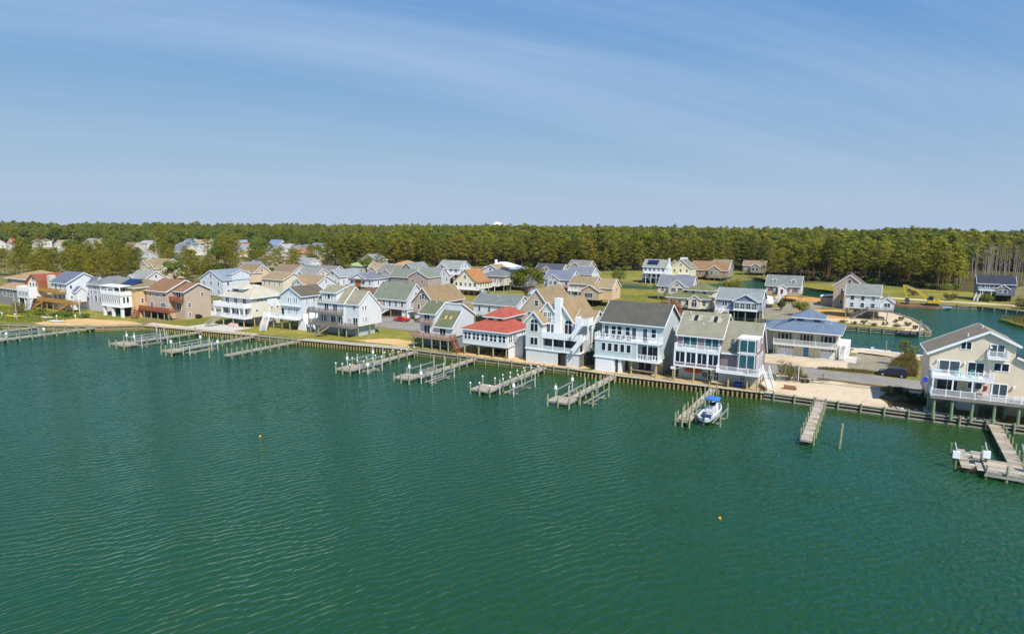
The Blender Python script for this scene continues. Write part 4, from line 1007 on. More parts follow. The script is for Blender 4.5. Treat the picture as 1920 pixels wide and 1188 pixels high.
for x in (-86.4, -85.0):
    mb = MB(); zf = lambda y: 5.16 + (y - 117.1) * .907
    mb.slab([(x - .25, 118.7, zf(118.7) + .06), (x + .25, 118.7, zf(118.7) + .06), (x + .25, 119.5, zf(119.5) + .06), (x - .25, 119.5, zf(119.5) + .06)], .1); h.part('skylight', mb, paint(205, 170, 105), wr)
h.vent(roof, -90.3, 120.8, 10.0, .4)
h.win('F', -90.7, 117.6, 6.0, 1.5, 1.7, 'sl', GLASS); h.win('F', -90.7, 117.6, 3.0, 1.6, 2.0, 'sl', GLASS); h.win('F', -86.2, 117.6, 3.0, 1.6, 1.8, 'sl', GLASS)
BRDECK = mat('brown_grey_deck', C(168, 140, 122), .8, .15, 1, .2, fine=.15)
h.deck(-92.6, 116.6, -89, 117.58, 5.7, BRDECK, .2, 'balcony'); h.rail([(-92.55, 117.5), (-92.55, 116.65), (-89.05, 116.65), (-89.05, 117.5)], 5.7, .9, BRDECK, .14)
h.deck(-93.6, 115.0, -82.4, 117.58, 2.78, BRDECK, .36); h.rail([(-93.5, 117.5), (-93.5, 115.1), (-82.5, 115.1), (-82.5, 117.5)], 2.78, .95, BRDECK, .14)
h.stairs((-82.3, 115.8, 2.75), (-79.6, 114.6, .1), 1.1, REDWOOD)
h.pilings([(-92.9, 115.2), (-90.2, 115.2), (-87.6, 115.2), (-85.2, 115.2), (-83, 115.2), (-83.6, 118.5)], 2.42, .16, TREATED)
h.wall(siding(150, 152, 160), (-92.4, 119.5, 0, -83.8, 126, 2.76), name='ground_wall'); h.wins('F', (-90.5, -87.4), 119.5, .2, 1.4, 1.9, 'sl', GLASS)
h.trim()

# ---- white house with three tan roofs
h = H('white_tan_roof_house', 'tall white house with three olive tan roof slopes and grey double decks', -119, 119)
W2 = siding(232, 233, 236); OT = shingle(150, 144, 122)
roof = h.gable(-126.3, 117.6, -116.9, 126.5, 2.75, 8.4, 12.1, e1=7.6, axis='x', rp=121.6, wm=W2, rm=OT, oh=.35)
r2 = h.gable(-116.87, 117.9, -112.2, 126.2, 2.75, 8.3, 11.3, e1=6.8, axis='x', rp=121.4, wm=W2, rm=OT, oh=.3)
mb = MB(); mb.prism([(117.5, 8.2), (121.4, 8.2), (121.4, 12.0), (117.5, 10.75)], -124.6, -119.4, 'x'); h.part('dormer_wall', mb, W2)
h.slab([(-125.0, 117.1, 10.85), (-119.1, 117.1, 10.85), (-119.1, 121.65, 12.35), (-125.0, 121.65, 12.35)], .15, OT, 'dormer_roof', True)
h.win('F', -122.0, 117.5, 9.2, .9, 1.1, 'pl'); h.wins('F', (-123.1, -120.9), 117.5, 9.2, .42, 1.1, 'pl')
h.wins('F', (-123.0, -120.0), 117.6, 5.95, 1.4, 1.85, 'sl', GLASS); h.wins('F', (-124.2, -120.8, -118.2), 117.6, 2.9, 1.5, 1.9, 'sl', GLASS2)
h.win('F', -113.4, 117.9, 2.9, 1.5, 1.95, 'sl'); h.win('F', -113.7, 117.9, 6.9, .9, 1.1, 'sl'); h.wins('F', (-115.6, -115.0), 117.9, 3.6, .3, 1.0, 'pl')
h.wins('R', (119.3, 120.3), -112.2, 6.7, .4, 1.1, 'pl'); h.wins('R', (119.3, 120.3), -112.2, 3.8, .4, 1.1, 'pl')
h.deck(-127.5, 115.3, -112.6, 117.88, 2.75, GREYDECK, .34); h.deck(-127.5, 115.3, -117.2, 117.58, 5.85, GREYDECK, .3, 'upper_deck')
h.rail([(-127.4, 117.5), (-127.4, 115.4), (-112.7, 115.4), (-112.7, 117.8)], 2.75, .95, GREYDECK, .15); h.rail([(-127.4, 117.5), (-127.4, 115.4), (-117.3, 115.4), (-117.3, 117.5)], 5.85, .95, GREYDECK, .15)
for x in (-127.3, -124.8, -122, -119.7, -117.4): h.wall(GREYDECK, (x - .08, 115.35, 3.7, x + .08, 115.5, 5.55), name='deck_post')
h.stairs((-119.6, 115.0, 2.7), (-122.6, 112.6, .1), 1.2, GREYDECK)
h.wall(siding(186, 200, 206), (-124, 118.8, 0, -113.5, 125, 2.72), name='ground_wall'); h.win('F', -118.2, 118.8, .1, .85, 2.0, 'pl', name='door')
h.pilings([(-127.0, 115.6), (-124.2, 115.6), (-121, 115.6), (-117, 115.6), (-114.4, 115.6), (-112.9, 118.2), (-112.5, 122), (-112.5, 125.8)], 2.4, .17, TREATED)
h.trim()

# ---- white blue house with gable front and dark roof
h = H('white_gable_house', 'white house with dark brown roof, gable front and flared right wall', -135.5, 119)
W3 = siding(226, 232, 236); DB = shingle(106, 98, 84)
h.gable(-139.8, 117.2, -131.8, 126, 3.2, 9.2, 11.4, axis='y', wm=W3, rm=DB, oh=.45)
mb = MB(); mb.prism([(-134, 0), (-130.8, 0), (-131.78, 4.4), (-133.2, 4.4)], 117.6, 124.5, 'y'); h.part('flared_wall', mb, WHITE2)
h.wins('F', (-136.6, -135.8, -134.4, -133.6), 117.2, 7.4, .38, 1.25, 'pl'); h.wins('F', (-136.6, -135.8, -134.4, -133.6), 117.2, 4.2, .38, 1.5, 'pl')
link('window', window_meshes(.7, .05, 'plA', WHITE, GLASS, False)[0], h.root, h.loc(-135.5, 117.2, 9.5))
h.wins('R', (119, 121.5), -131.8, 7.2, .4, 1.3, 'pl'); h.win('R', -131.8, 119, 4.2, .4, 1.5, 'pl')
h.win('F', -139.0, 117.2, 3.4, 1.1, 2.1, 'pl')
h.deck(-144.5, 115.4, -132.2, 117.18, 3.25, WHITE, .34); h.rail([(-144.4, 117.1), (-144.4, 115.5), (-132.3, 115.5), (-132.3, 117.1)], 3.25, .95, WHITE, .16)
h.deck(-143.6, 116.0, -139.9, 119, 6.6, WHITE, .3, 'side_balcony'); h.rail([(-143.5, 119), (-143.5, 116.1), (-139.9, 116.1)], 6.6, 1.1, WHITE, .16, solid=True); h.wall(W3, (-139.7, 116.6, 6.3, -132, 117.18, 6.5), name='band')
h.wall(WHITE, (-143.5, 116.1, 3.3, -143.3, 116.3, 6.3), name='porch_post')
h.stairs((-143.2, 115.3, 3.2), (-139.2, 110.6, .1), 1.5, WHITE)
h.pilings([(-141.5, 116), (-138.2, 116), (-135.2, 116), (-143.8, 116), (-138.2, 119.5), (-135.2, 119.5)], 2.95, .17, TREATED)
h.wall(siding(170, 175, 180), (-139.4, 122, 0, -134.2, 125.8, 3.15), name='ground_wall')
h.trim()

# ---- cream hip roofed house with cupola and patio
h = H('cream_hip_house', 'cream house with pale hip roof, cupola and white wrap decks above patio', -153.5, 116)
CR2 = siding(240, 232, 212); CRR = shingle(194, 187, 168)
h.wall(CR2, (-159.6, 113.8, 2.6, -147.6, 124.5, 7.9))
roof = h.hip(-159.6, 113.8, -147.6, 124.5, 8.0, 10.9, CRR, .7, (-154.6, 119, -152.4, 120.2))
h.wall(CR2, (-157.6, 115.6, 8.1, -152.6, 119.6, 10.2), name='cupola_wall'); h.hip(-157.6, 115.6, -152.6, 119.6, 10.25, 11.5, CRR, .8, name='cupola_roof')
h.win('F', -155.8, 115.6, 8.9, 1.9, 1.2, 'tr'); h.win('R', -152.6, 117.2, 9.2, 1.3, .8, 'pl')
h.wins('F', (-157.4, -153.8, -150.2), 113.8, 6.0, 1.3, 1.6, 'sl'); h.wins('F', (-158.2, -155.5, -152.6, -150), 113.8, 2.9, 1.7, 2.0, 'sl', GLASS2)
h.wins('R', (116.2, 117.4, 118.6), -147.6, 6.9, .9, .4, 'pl'); h.win('R', -147.6, 115.6, 4.2, .8, .45, 'pl'); h.wins('R', (120.6, 122.6), -147.6, 4.5, .5, .55, 'pl')
h.deck(-161.4, 111.2, -147.2, 113.78, 2.75, WHITE, .3); h.rail([(-161.3, 113.7), (-161.3, 111.3), (-147.3, 111.3), (-147.3, 113.7)], 2.75, .95, WHITE, .16)
h.deck(-160.2, 111.3, -147.4, 113.78, 5.6, WHITE, .3, 'upper_deck'); h.rail([(-160.1, 113.7), (-160.1, 111.4), (-147.5, 111.4), (-147.5, 113.7)], 5.6, 1.0, WHITE, .16, solid=True)
for x in (-160, -156.8, -153, -149.5, -147.6): h.wall(WHITE, (x - .15, 111.4, 2.8, x + .15, 111.7, 5.3), name='porch_column')
h.stairs((-157.2, 111.0, 2.7), (-158.6, 107.2, .1), 1.3, WEATHER)
h.pilings([(-160.6, 111.6), (-156.6, 111.6), (-152.4, 111.6), (-148, 111.6), (-148, 115), (-148, 118.5), (-152.4, 115)], 2.45, .16, TANWOOD)
h.wall(siding(205, 198, 180), (-158.5, 117.5, 0, -148.5, 124, 2.6), name='ground_wall')
h.trim()

# ---- brown roofed taupe house with red brown decks
h = H('brown_roof_house', 'taupe house with two brown gable roofs and red brown wooden decks', -183, 113)
TAUPE = siding(205, 184, 164); BRR = shingle(142, 108, 82)
h.gable(-190.6, 110.4, -180.2, 122, 0, 8.2, 11.0, axis='x', rp=116.2, wm=TAUPE, rm=BRR, oh=.6)
h.gable(-180.17, 112.6, -175.2, 121, 0, 8.3, 10.3, axis='x', rp=116.9, wm=TAUPE, rm=BRR, oh=.6)
h.wins('F', (-188.6, -184.8), 110.4, 6.2, 1.3, 1.2, 'sl', GLASST); h.wins('F', (-187.8, ), 110.4, 2.7, 1.6, 2.0, 'sl'); h.win('F', -182.2, 110.4, 3.4, 2.4, 1.3, 'tr', GLASS2); h.win('F', -181.5, 110.4, 6.4, 1.2, 1.2, 'sl', GLASS2)
h.win('F', -178, 112.6, 6.1, 2.0, 1.9, 'sl', GLASS); h.win('F', -178, 112.6, 2.8, 2.2, 1.9, 'sl', GLASS)
h.win('R', -175.2, 118.2, 6.5, .7, 1.0, 'dh'); h.win('R', -175.2, 114, 3.6, .8, 1.1, 'dh'); h.win('R', -175.2, 114, .8, .6, 1.1, 'dh')
h.deck(-193.6, 108.2, -176.4, 110.38, 2.55, REDWOOD, .35); h.rail([(-193.5, 110.3), (-193.5, 108.3), (-176.5, 108.3), (-176.5, 110.4)], 2.55, 1.0, REDWOOD, .13)
h.deck(-180.1, 110.9, -175.6, 112.58, 5.7, REDWOOD, .35, 'balcony'); h.rail([(-180.1, 111.0), (-175.7, 111.0), (-175.7, 112.5)], 5.7, 1.0, REDWOOD, .13)
h.deck(-193.0, 110.4, -190.7, 113, 5.3, REDWOOD, .3, 'balcony'); h.rail([(-192.9, 113), (-192.9, 110.5), (-190.7, 110.5)], 5.3, .95, REDWOOD, .13)
h.stairs((-191.4, 108.0, 2.5), (-188.8, 105.2, .1), 1.2, REDWOOD)
h.pilings([(-193, 108.5), (-189, 108.5), (-185.5, 108.5), (-182.2, 108.5), (-179, 108.5), (-176.8, 108.5)], 2.2, .16, TREATED)
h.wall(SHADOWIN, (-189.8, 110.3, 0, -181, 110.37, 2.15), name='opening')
h.trim()

# ---- white sunroom house with solar panels
h = H('white_sunroom_house', 'white house with a row of tall sunroom windows, columns and solar panels', -197, 107)
TANW = siding(226, 190, 140); TR2 = shingle(140, 126, 102)
h.wall(TANW, (-203, 107.5, 0, -191.2, 119, 8.8)); roof = h.hip(-203, 107.5, -191.2, 119, 8.9, 11.0, TR2, .7)
h.wall(WHITE2, (-203.6, 104.4, 3.3, -193.2, 107.48, 6.5), name='sunroom'); h.wall(WHITE, (-203.8, 104.2, 3.0, -193.0, 107.48, 3.3), (-203.8, 104.2, 6.5, -193, 107.48, 6.8), name='deck_band')
h.wins('F', grid(-203.4, -193.6, 9), 104.4, 4.4, .62, 1.7, 'pl'); h.wins('R', (105.2, 106.3), -193.2, 4.4, .62, 1.7, 'pl')
h.rail([(-203.7, 107.4), (-203.7, 104.3), (-193.1, 104.3), (-193.1, 107.4)], 6.8, 1.0, WHITE, .18, solid=True)
h.slab([(-204, 104.0, 9.2), (-193.4, 104.0, 9.2), (-193.4, 107.6, 9.4), (-204, 107.6, 9.4)], .2, WHITE, 'porch_roof')
for x in (-203.6, -200, -196.5, -193.4): h.wall(WHITE, (x - .12, 104.2, 6.85, x + .12, 104.4, 9.0), name='porch_post')
for x in (-203.2, -198.6, -193.8): h.wall(WHITE, (x - .35, 104.5, 0, x + .35, 105.2, 3.0), name='porch_column')
h.wins('F', (-200.5, -197), 107.5, 7.0, 1.4, 1.6, 'sl'); h.wins('R', (109.5, 112), -191.2, 4.2, .7, 1.4, 'dh'); h.win('F', -192.2, 107.5, 1.0, .8, 1.3, 'dh')
for i in range(4):
    x = -199.6 + i * 1.75
    mb = MB(); mb.slab([(x, 108.2, 9.55), (x + 1.6, 108.2, 9.55), (x + 1.6, 111.2, 10.95), (x, 111.2, 10.95)], .06); h.part('solar_panel', mb, SOLAR, roof)
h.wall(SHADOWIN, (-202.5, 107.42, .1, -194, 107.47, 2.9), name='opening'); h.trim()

# ---- grey hip roofed house with window wall
h = H('grey_window_wall_house', 'pale grey house with grey hip roof and tall window wall', -216, 111)
G3 = siding(206, 208, 218); GRH = shingle(128, 130, 126)
h.wall(G3, (-220.4, 109.2, 0, -211.8, 121, 8.3)); h.hip(-220.4, 109.2, -211.8, 121, 8.4, 10.7, GRH, .6)
for x, w in ((-218.6, .8), (-216.2, 1.3), (-213.8, .8)):
    h.win('F', x, 109.2, 6.9, w, .25 if w == .8 else .2, 'plA' if w > 1 else 'pl'); h.win('F', x, 109.2, 5.4, w, 1.0, 'sl' if w > 1 else 'pl'); h.win('F', x, 109.2, 2.9, w, 1.9, 'pl')
h.trim()
# ---- white house with blue roof and golden decks
h = H('blue_gable_house', 'white house with blue gable roof and golden wooden decks', -228, 106)
W4 = siding(236, 238, 242); BLR = shingle(106, 114, 130)
h.gable(-233.4, 104.4, -223.6, 115, 0, 8.7, 11.7, axis='x', rp=109.6, wm=W4, rm=BLR, oh=.5)
h.gable(-223.57, 110.5, -219.6, 114.5, 0, 8.2, 10.2, axis='x', wm=W4, rm=BLR, oh=.4); h.gable(-223.57, 106, -221.4, 109, 2.6, 6.0, 7.4, axis='x', wm=W4, rm=BLR, oh=.3)
h.wins('F', (-230.2, -227.2), 104.4, 6.2, 1.0, 2.0, 'pl'); h.wins('F', (-231, -228, -225.4), 104.4, 2.9, 1.5, 2.0, 'sl', GLASS2)
h.wins('R', (105.6, ), -223.6, 6.9, .7, 1.0, 'pl'); h.wins('R', (105.6, ), -223.6, 3.6, .7, 1.0, 'pl')
h.deck(-240.2, 102.0, -215.8, 104.38, 2.85, YELWOOD, .4); h.rail([(-240.1, 102.1), (-215.9, 102.1), (-215.9, 104.3)], 2.85, 1.0, YELWOOD, .14)
h.deck(-240.0, 102.4, -224.2, 104.38, 5.8, YELWOOD, .35, 'upper_deck'); h.rail([(-239.9, 102.5), (-224.3, 102.5), (-224.3, 104.3)], 5.8, 1.0, YELWOOD, .14)
h.stairs((-233.0, 101.7, 2.8), (-236.4, 99.4, .1), 1.3, YELWOOD); h.stairs((-217.5, 101.7, 2.8), (-221.5, 99.8, .1), 1.3, YELWOOD)
h.pilings([(x, 102.3) for x in (-239.5, -236, -232.5, -228.5, -224.5, -220.5, -216.5)], 2.5, .16, YELWOOD)
h.trim()
# ---- gambrel house
h = H('gambrel_house', 'cream house with red gambrel roof, white sunroom and chimney', -241, 103)
CR3 = siding(240, 226, 188); RDR = shingle(148, 86, 64)
gp = [(-246.6, 5.0), (-245.6, 8.6), (-242.0, 10.6), (-238.4, 8.6), (-237.4, 5.0)]
mb = MB(); mb.prism([(-246.6, 0), (-237.4, 0), (-237.4, 5.0), (-238.4, 8.6), (-242, 10.6), (-245.6, 8.6), (-246.6, 5.0)], 103.2, 116, 'y'); h.part('wall', mb, CR3)
rf = MB()
for a, b in zip(gp[:-1], gp[1:]): rf.slab([(a[0], 102.7, a[1] + .22), (b[0], 102.7, b[1] + .22), (b[0], 116.4, b[1] + .22), (a[0], 116.4, a[1] + .22)], .2)
h.part('roof', rf, RDR)
h.gable(-237.37, 107, -231, 115, 0, 7.6, 9.9, axis='x', wm=CR3, rm=RDR, oh=.4)
h.wall(CREAM, (-237.35, 105.2, 0, -235.4, 106.9, 10.6), name='chimney')
h.wall(WHITE2, (-246.2, 100, 3.2, -238.0, 103.18, 6.0), name='sunroom'); h.wins('F', grid(-246, -238.3, 8), 100, 4.0, .62, 1.5, 'pl'); h.rail([(-246.1, 103), (-246.1, 100.1), (-238.1, 100.1), (-238.1, 103)], 6.0, .95, WHITE, .16, solid=True)
h.win('F', -242, 103.2, 8.6, 1.6, .3, 'slA'); h.wins('F', (-244, -242, -240), 103.2, 6.5, 1.2, 1.4, 'pl')
h.pilings([(-246, 100.3), (-242, 100.3), (-238.4, 100.3)], 3.2, .18, WHITE2); h.stairs((-237.5, 100.2, 3.2), (-233.6, 97.2, .1), 1.3, WHITE)
h.wall(DARKGREY, (-246, 103.1, 0, -238.5, 103.18, 3.1), name='opening'); h.trim()  # opening is a dark slab, the shade below the sunroom put into its colour
# ---- tan hip house at the left edge
h = H('tan_hip_house', 'grey house with tan hip roofs at the left edge', -251, 106)
G4 = siding(150, 148, 150); TN = shingle(168, 142, 108)
h.wall(G4, (-262, 104, 0, -247.6, 118, 8.6)); h.hip(-262, 104, -247.6, 118, 8.7, 11.2, TN, .7)
h.wall(G4, (-260, 100.5, 0, -247.9, 103.98, 5.6), name='porch_wall'); h.hip(-260, 100.5, -247.9, 103.9, 5.7, 7.4, TN, .5, (-258, 103.9, -250, 104), name='porch_roof')
h.wins('F', (-257.5, -254, -250.5), 104, 6.9, 1.4, 1.2, 'sl', GLASS2); h.wins('F', (-256, -251.5), 100.5, 3.0, 2.4, 1.8, 'tr', GLASS2); h.win('F', -250, 100.5, .2, .9, 2.0, 'pl'); h.trim()
# ================================================================== rows behind
def bg(name, label, x0, y0, w, d, he, hr, wall, roof, axis='x', base=2.4, kind='gable', n=3, nr=2, floors=2, cross=(), deck=None, stairs=None, ww=0.9, glass=None, oh=.4, piles=True, gw=True, wst='dh'):
    h = H(name, label, x0 + w / 2, y0 + d / 2, False)
    x1, y1 = x0 + w, y0 + d
    wm, rm = siding(*wall), shingle(*roof)
    if kind == 'gable': h.gable(x0, y0, x1, y1, base, he, hr, axis=axis, wm=wm, rm=rm, oh=oh)
    else:
        h.wall(wm, (x0, y0, base, x1, y1, he)); h.hip(x0, y0, x1, y1, he + .06, hr, rm, oh + .15)
    fh = (he - base) / floors
    wh = min(1.35, fh - 0.9)
    for f_ in range(floors):
        z = base + f_ * fh + (fh - wh) * .55
        for x in grid(x0 + .4, x1 - .4, n):
            if any(abs(x - cx) < cw / 2 + .3 for cx, cw, ch, cd in cross): continue
            h.win('F', x, y0, z, ww, wh, wst, glass)
        for y in grid(y0 + .4, y1 - .4, nr): h.win('R', x1, y, z, ww * .9, wh, wst, glass)
    if axis == 'y' and kind == 'gable':
        h.win('F', (x0 + x1) / 2, y0, he + (hr - he) * .2, 1.0, min(1.3, (hr - he) * .45), 'dh', glass)
    if axis == 'x' and kind == 'gable' and hr - he > 2.4:
        h.win('R', x1, (y0 + y1) / 2, he + (hr - he) * .15, .9, 1.1, 'dh', glass)
    for cx, cw, ch, cd in cross:       # front gable: centre, width, eave height, projection
        h.gable(cx - cw / 2, y0 - cd, cx + cw / 2, y0 + d * .45, base, ch, ch + cw * .38, axis='y', wm=wm, rm=rm, oh=.3)
        h.win('F', cx - cw * .2, y0 - cd, base + (ch - base) * .35, cw * .28, (ch - base) * .45, wst, glass); h.win('F', cx + cw * .2, y0 - cd, base + (ch - base) * .35, cw * .28, (ch - base) * .45, wst, glass)
        h.win('F', cx, y0 - cd, ch + .25, cw * .2, cw * .12, 'pl', glass)
    if base > .5:
        if piles: h.pilings([(x, y) for x in (x0 + .3, (x0 + x1) / 2, x1 - .3) for y in (y0 + .3, y1 - .3)], base, .17, TREATED)
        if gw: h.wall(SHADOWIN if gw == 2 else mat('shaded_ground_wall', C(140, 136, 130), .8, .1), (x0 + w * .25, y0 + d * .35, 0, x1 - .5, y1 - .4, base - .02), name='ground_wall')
    if deck:
        for dx0, dx1, dd, dz, dm in deck:
            h.deck(dx0, y0 - dd, dx1, y0 - .02, dz, dm, .28); h.rail([(dx0 + .05, y0 - .05), (dx0 + .05, y0 - dd + .06), (dx1 - .05, y0 - dd + .06), (dx1 - .05, y0 - .05)], dz, .95, dm, .2, 2.2)
            h.pilings([(x, y0 - dd + .2) for x in grid(dx0, dx1, max(2, int((dx1 - dx0) / 2.6)))], dz - .25, .12, TREATED if dm != WHITE else WHITE)
    if stairs:
        for a, b, m_ in stairs: h.stairs(a, b, 1.3, m_)
    return h
# right side, along the canals
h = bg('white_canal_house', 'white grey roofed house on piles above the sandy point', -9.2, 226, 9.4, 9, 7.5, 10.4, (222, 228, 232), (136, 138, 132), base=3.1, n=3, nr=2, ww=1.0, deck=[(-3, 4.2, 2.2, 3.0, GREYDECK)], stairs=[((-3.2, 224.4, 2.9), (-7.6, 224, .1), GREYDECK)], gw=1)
h.gable(.25, 227, 4.0, 232.5, 3.1, 5.6, 7.0, axis='y', wm=siding(222, 228, 232), rm=shingle(136, 138, 132), oh=.3); h.win('F', 2.2, 227, 4.0, 1.6, 1.2, 'sl'); h.trim()
h = bg('tan_double_gable_house', 'tan house with two stepped front gables beside the sandy point', -14.3, 252, 9.6, 13, 8.0, 11.6, (196, 178, 156), (112, 104, 92), axis='y', base=0, n=2, floors=2, ww=.8, nr=3)
h.gable(-10.8, 249.6, -4.6, 251.9, 0, 6.6, 9.0, axis='y', wm=siding(200, 184, 164), rm=shingle(112, 104, 92), oh=.35); h.wall(DARKGREY, (-8.8, 249.52, 0, -5, 249.58, 2.4), name='opening'); h.wall(siding(196, 178, 156), (-18.5, 256, 0, -14.35, 262, 3.0), name='shed_wall'); h.slab([(-18.8, 255.7, 3.3), (-14.3, 255.7, 4.0), (-14.3, 262.3, 4.0), (-18.8, 262.3, 3.3)], .15, WHITE2, 'shed_roof'); h.trim()  # opening is a slab on the gable wall, its shade put into the colour
h = bg('dormer_cape_house', 'grey roofed cape house with two dormers, red shutters and white front stairs', -38, 260, 12.2, 9, 6.1, 9.6, (214, 208, 196), (128, 134, 130), base=2.9, n=4, floors=1, ww=1.0, gw=0, deck=None, stairs=[((-32.0, 258.4, 2.9), (-33.4, 252.6, .1), WHITE)])
for x in (-35.2, -28.6): h.gable(x - .8, 261.2, x + .8, 264.3, 6.9, 8.0, 8.7, axis='y', wm=WHITE2, rm=shingle(128, 134, 130), oh=.2); h.win('F', x, 261.2, 7.15, .8, .85, 'dh')
h.gable(-33.4, 258.4, -30.6, 260, 2.6, 5.6, 6.6, axis='y', wm=WHITE2, rm=shingle(128, 134, 130), oh=.25); h.win('F', -32, 258.4, 2.9, .9, 2.0, 'pl', paint(110, 40, 50), name='door')
for x in grid(-37.6, -26.2, 4): 
    for sx in (-.72, .72): h.wall(paint(140, 50, 60), (x + sx - .16, 259.9, 3.7, x + sx + .16, 259.96, 5.1), name='shutter')
h.wall(siding(196, 178, 150), (-38, 259.93, 2.6, -25.8, 259.98, 3.6), name='band'); h.trim()
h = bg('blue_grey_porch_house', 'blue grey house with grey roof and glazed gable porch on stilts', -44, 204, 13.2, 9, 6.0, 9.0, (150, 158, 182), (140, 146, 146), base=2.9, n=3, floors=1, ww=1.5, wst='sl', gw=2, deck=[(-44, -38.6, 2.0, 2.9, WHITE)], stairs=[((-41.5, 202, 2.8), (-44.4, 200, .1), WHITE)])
h.gable(-38.4, 201.2, -31.3, 206, 2.9, 5.9, 7.9, axis='y', wm=siding(140, 148, 176), rm=shingle(140, 146, 146), oh=.4); h.wall(WHITE, (-38.4, 201.1, 2.9, -31.3, 201.18, 3.5), (-38.4, 201.1, 5.5, -31.3, 201.18, 5.8), name='porch_band')
for x in grid(-38.2, -31.5, 4): h.win('F', x, 201.2, 3.6, 1.25, 1.7, 'gr')
h.win('R', -31.3, 202.4, 3.6, 1.3, 1.7, 'gr'); h.pilings([(-38.1, 201.5), (-34.8, 201.5), (-31.6, 201.5)], 2.9, .17, TREATED); h.trim()
h = bg('green_hip_house', 'cream two level house with green hip roofs behind the mauve house', -61, 208, 14, 8, 5.0, 7.2, (240, 226, 196), (116, 118, 84), base=1.8, kind='hip', n=5, floors=1, ww=1.1, gw=1)
h.wall(siding(240, 230, 205), (-55, 210.5, 4.9, -46.8, 217, 7.5), name='upper_wall'); h.hip(-55, 210.5, -46.8, 217, 7.55, 9.5, shingle(116, 118, 84), .6, name='upper_roof'); h.wins('F', (-53, -49.4), 210.5, 6.1, .9, .9, 'pl'); h.win('R', -46.8, 213, 5.9, .9, 1.0)
h.gable(-53.4, 206.4, -49.6, 209, 1.8, 4.9, 6.2, axis='y', wm=siding(240, 226, 196), rm=shingle(116, 118, 84), oh=.3); h.win('F', -51.5, 206.4, 2.5, 1.6, 1.5, 'slA'); h.trim()
h = bg('twin_gable_cream_house', 'cream house with slate roof and broad front gable by the grass field', -74, 240, 13, 9, 5.6, 9.2, (222, 214, 196), (126, 128, 136), base=2.6, n=4, floors=1, ww=.9, cross=[(-66.2, 6.4, 5.6, 1.6)], gw=2); h.trim()
h = bg('sky_blue_solar_house', 'tall sky blue and white house with solar panels at the forest edge', -102, 305, 11.6, 10, 8.1, 11.4, (232, 236, 240), (150, 152, 140), base=2.4, n=5, nr=2, floors=2, ww=1.2, gw=2, deck=[(-101, -90.6, 2.2, 5.2, WHITE)])
h.wall(siding(112, 168, 205), (-102.12, 305.1, 0, -102.02, 314.9, 8.1), name='side_cladding'); mb = MB(); mb.slab([(-100.5, 306, 9.0), (-95, 306, 9.0), (-95, 309.2, 11.2), (-100.5, 309.2, 11.2)], .06); h.part('solar_panel', mb, SOLAR); h.wall(WHITE, (-90.6, 309, 8, -89.9, 310, 12.4), name='chimney'); h.trim()
h = bg('yellow_gable_house', 'pale yellow tall gabled house with roof lookout at the forest edge', -91, 315, 10, 10, 7.6, 11.6, (238, 226, 180), (134, 134, 112), axis='y', base=1.5, n=3, nr=3, floors=2, ww=.9, deck=[(-87, -80.6, 2.4, 4.6, WHITE)])
h.rail([(-87.4, 318), (-84.4, 318), (-84.4, 321), (-87.4, 321), (-87.4, 318)], 11.4, 1.0, WHITE, .2, 1.4, solid=True); h.hip(-93.5, 316, -88, 325, 7.0, 11.0, shingle(134, 134, 112), .3, name='side_roof'); h.trim()
h = bg('brown_lodge_house', 'brown roofed tan lodge with glazed gable at the forest edge', -88, 342, 19, 12, 5.2, 9.4, (180, 150, 116), (150, 118, 86), base=1.6, n=6, floors=1, ww=1.2, cross=[(-75.5, 5.4, 5.8, 2.5)], deck=[(-79, -70, 4.4, 1.7, GREYDECK)])
h.gable(-77.5, 344, -68.8, 354, 1.6, 6.0, 10.4, axis='x', wm=siding(170, 160, 140), rm=shingle(140, 128, 108), oh=.5); h.trim()
h = bg('olive_wood_house', 'olive house with brown roof half hidden by pines across the pond', -70, 388, 12, 9, 5.6, 8.2, (150, 150, 112), (150, 124, 106), base=1.6, n=5, floors=1, ww=1.0, cross=[(-63, 5, 5.2, 1.2)]); h.trim()
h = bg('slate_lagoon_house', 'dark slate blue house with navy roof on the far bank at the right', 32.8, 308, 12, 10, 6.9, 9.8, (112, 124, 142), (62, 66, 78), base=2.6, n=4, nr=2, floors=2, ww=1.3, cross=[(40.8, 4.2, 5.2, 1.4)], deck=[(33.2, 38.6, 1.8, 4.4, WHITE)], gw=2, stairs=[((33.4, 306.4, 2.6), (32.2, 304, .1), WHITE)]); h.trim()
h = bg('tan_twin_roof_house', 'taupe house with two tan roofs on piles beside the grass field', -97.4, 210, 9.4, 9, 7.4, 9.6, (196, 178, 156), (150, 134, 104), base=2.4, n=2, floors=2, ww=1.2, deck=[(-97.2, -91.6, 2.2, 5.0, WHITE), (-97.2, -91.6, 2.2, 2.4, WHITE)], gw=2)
h.gable(-91.0, 205.8, -84.2, 217, 2.4, 5.6, 7.6, axis='y', wm=siding(205, 182, 150), rm=shingle(150, 134, 104), oh=.4); h.win('F', -88, 205.8, 3.2, 3.0, 1.6, 'tr', GLASS2); h.gable(-86, 209, -80.6, 217, 2.4, 6.6, 9.4, axis='x', wm=siding(226, 196, 156), rm=shingle(160, 142, 108), oh=.35); h.win('R', -80.6, 213, 5.2, .9, 1.2); h.trim()
bg('grey_arch_house', 'narrow grey house with arched window in front of the forest', -147, 315, 12, 9, 6.4, 9.0, (176, 172, 164), (132, 130, 122), base=1.6, n=3, floors=2, ww=1.2, cross=[(-142.6, 5, 6.2, 1.2)], deck=[(-140, -135.2, 2, 3.6, WHITE)]).trim()
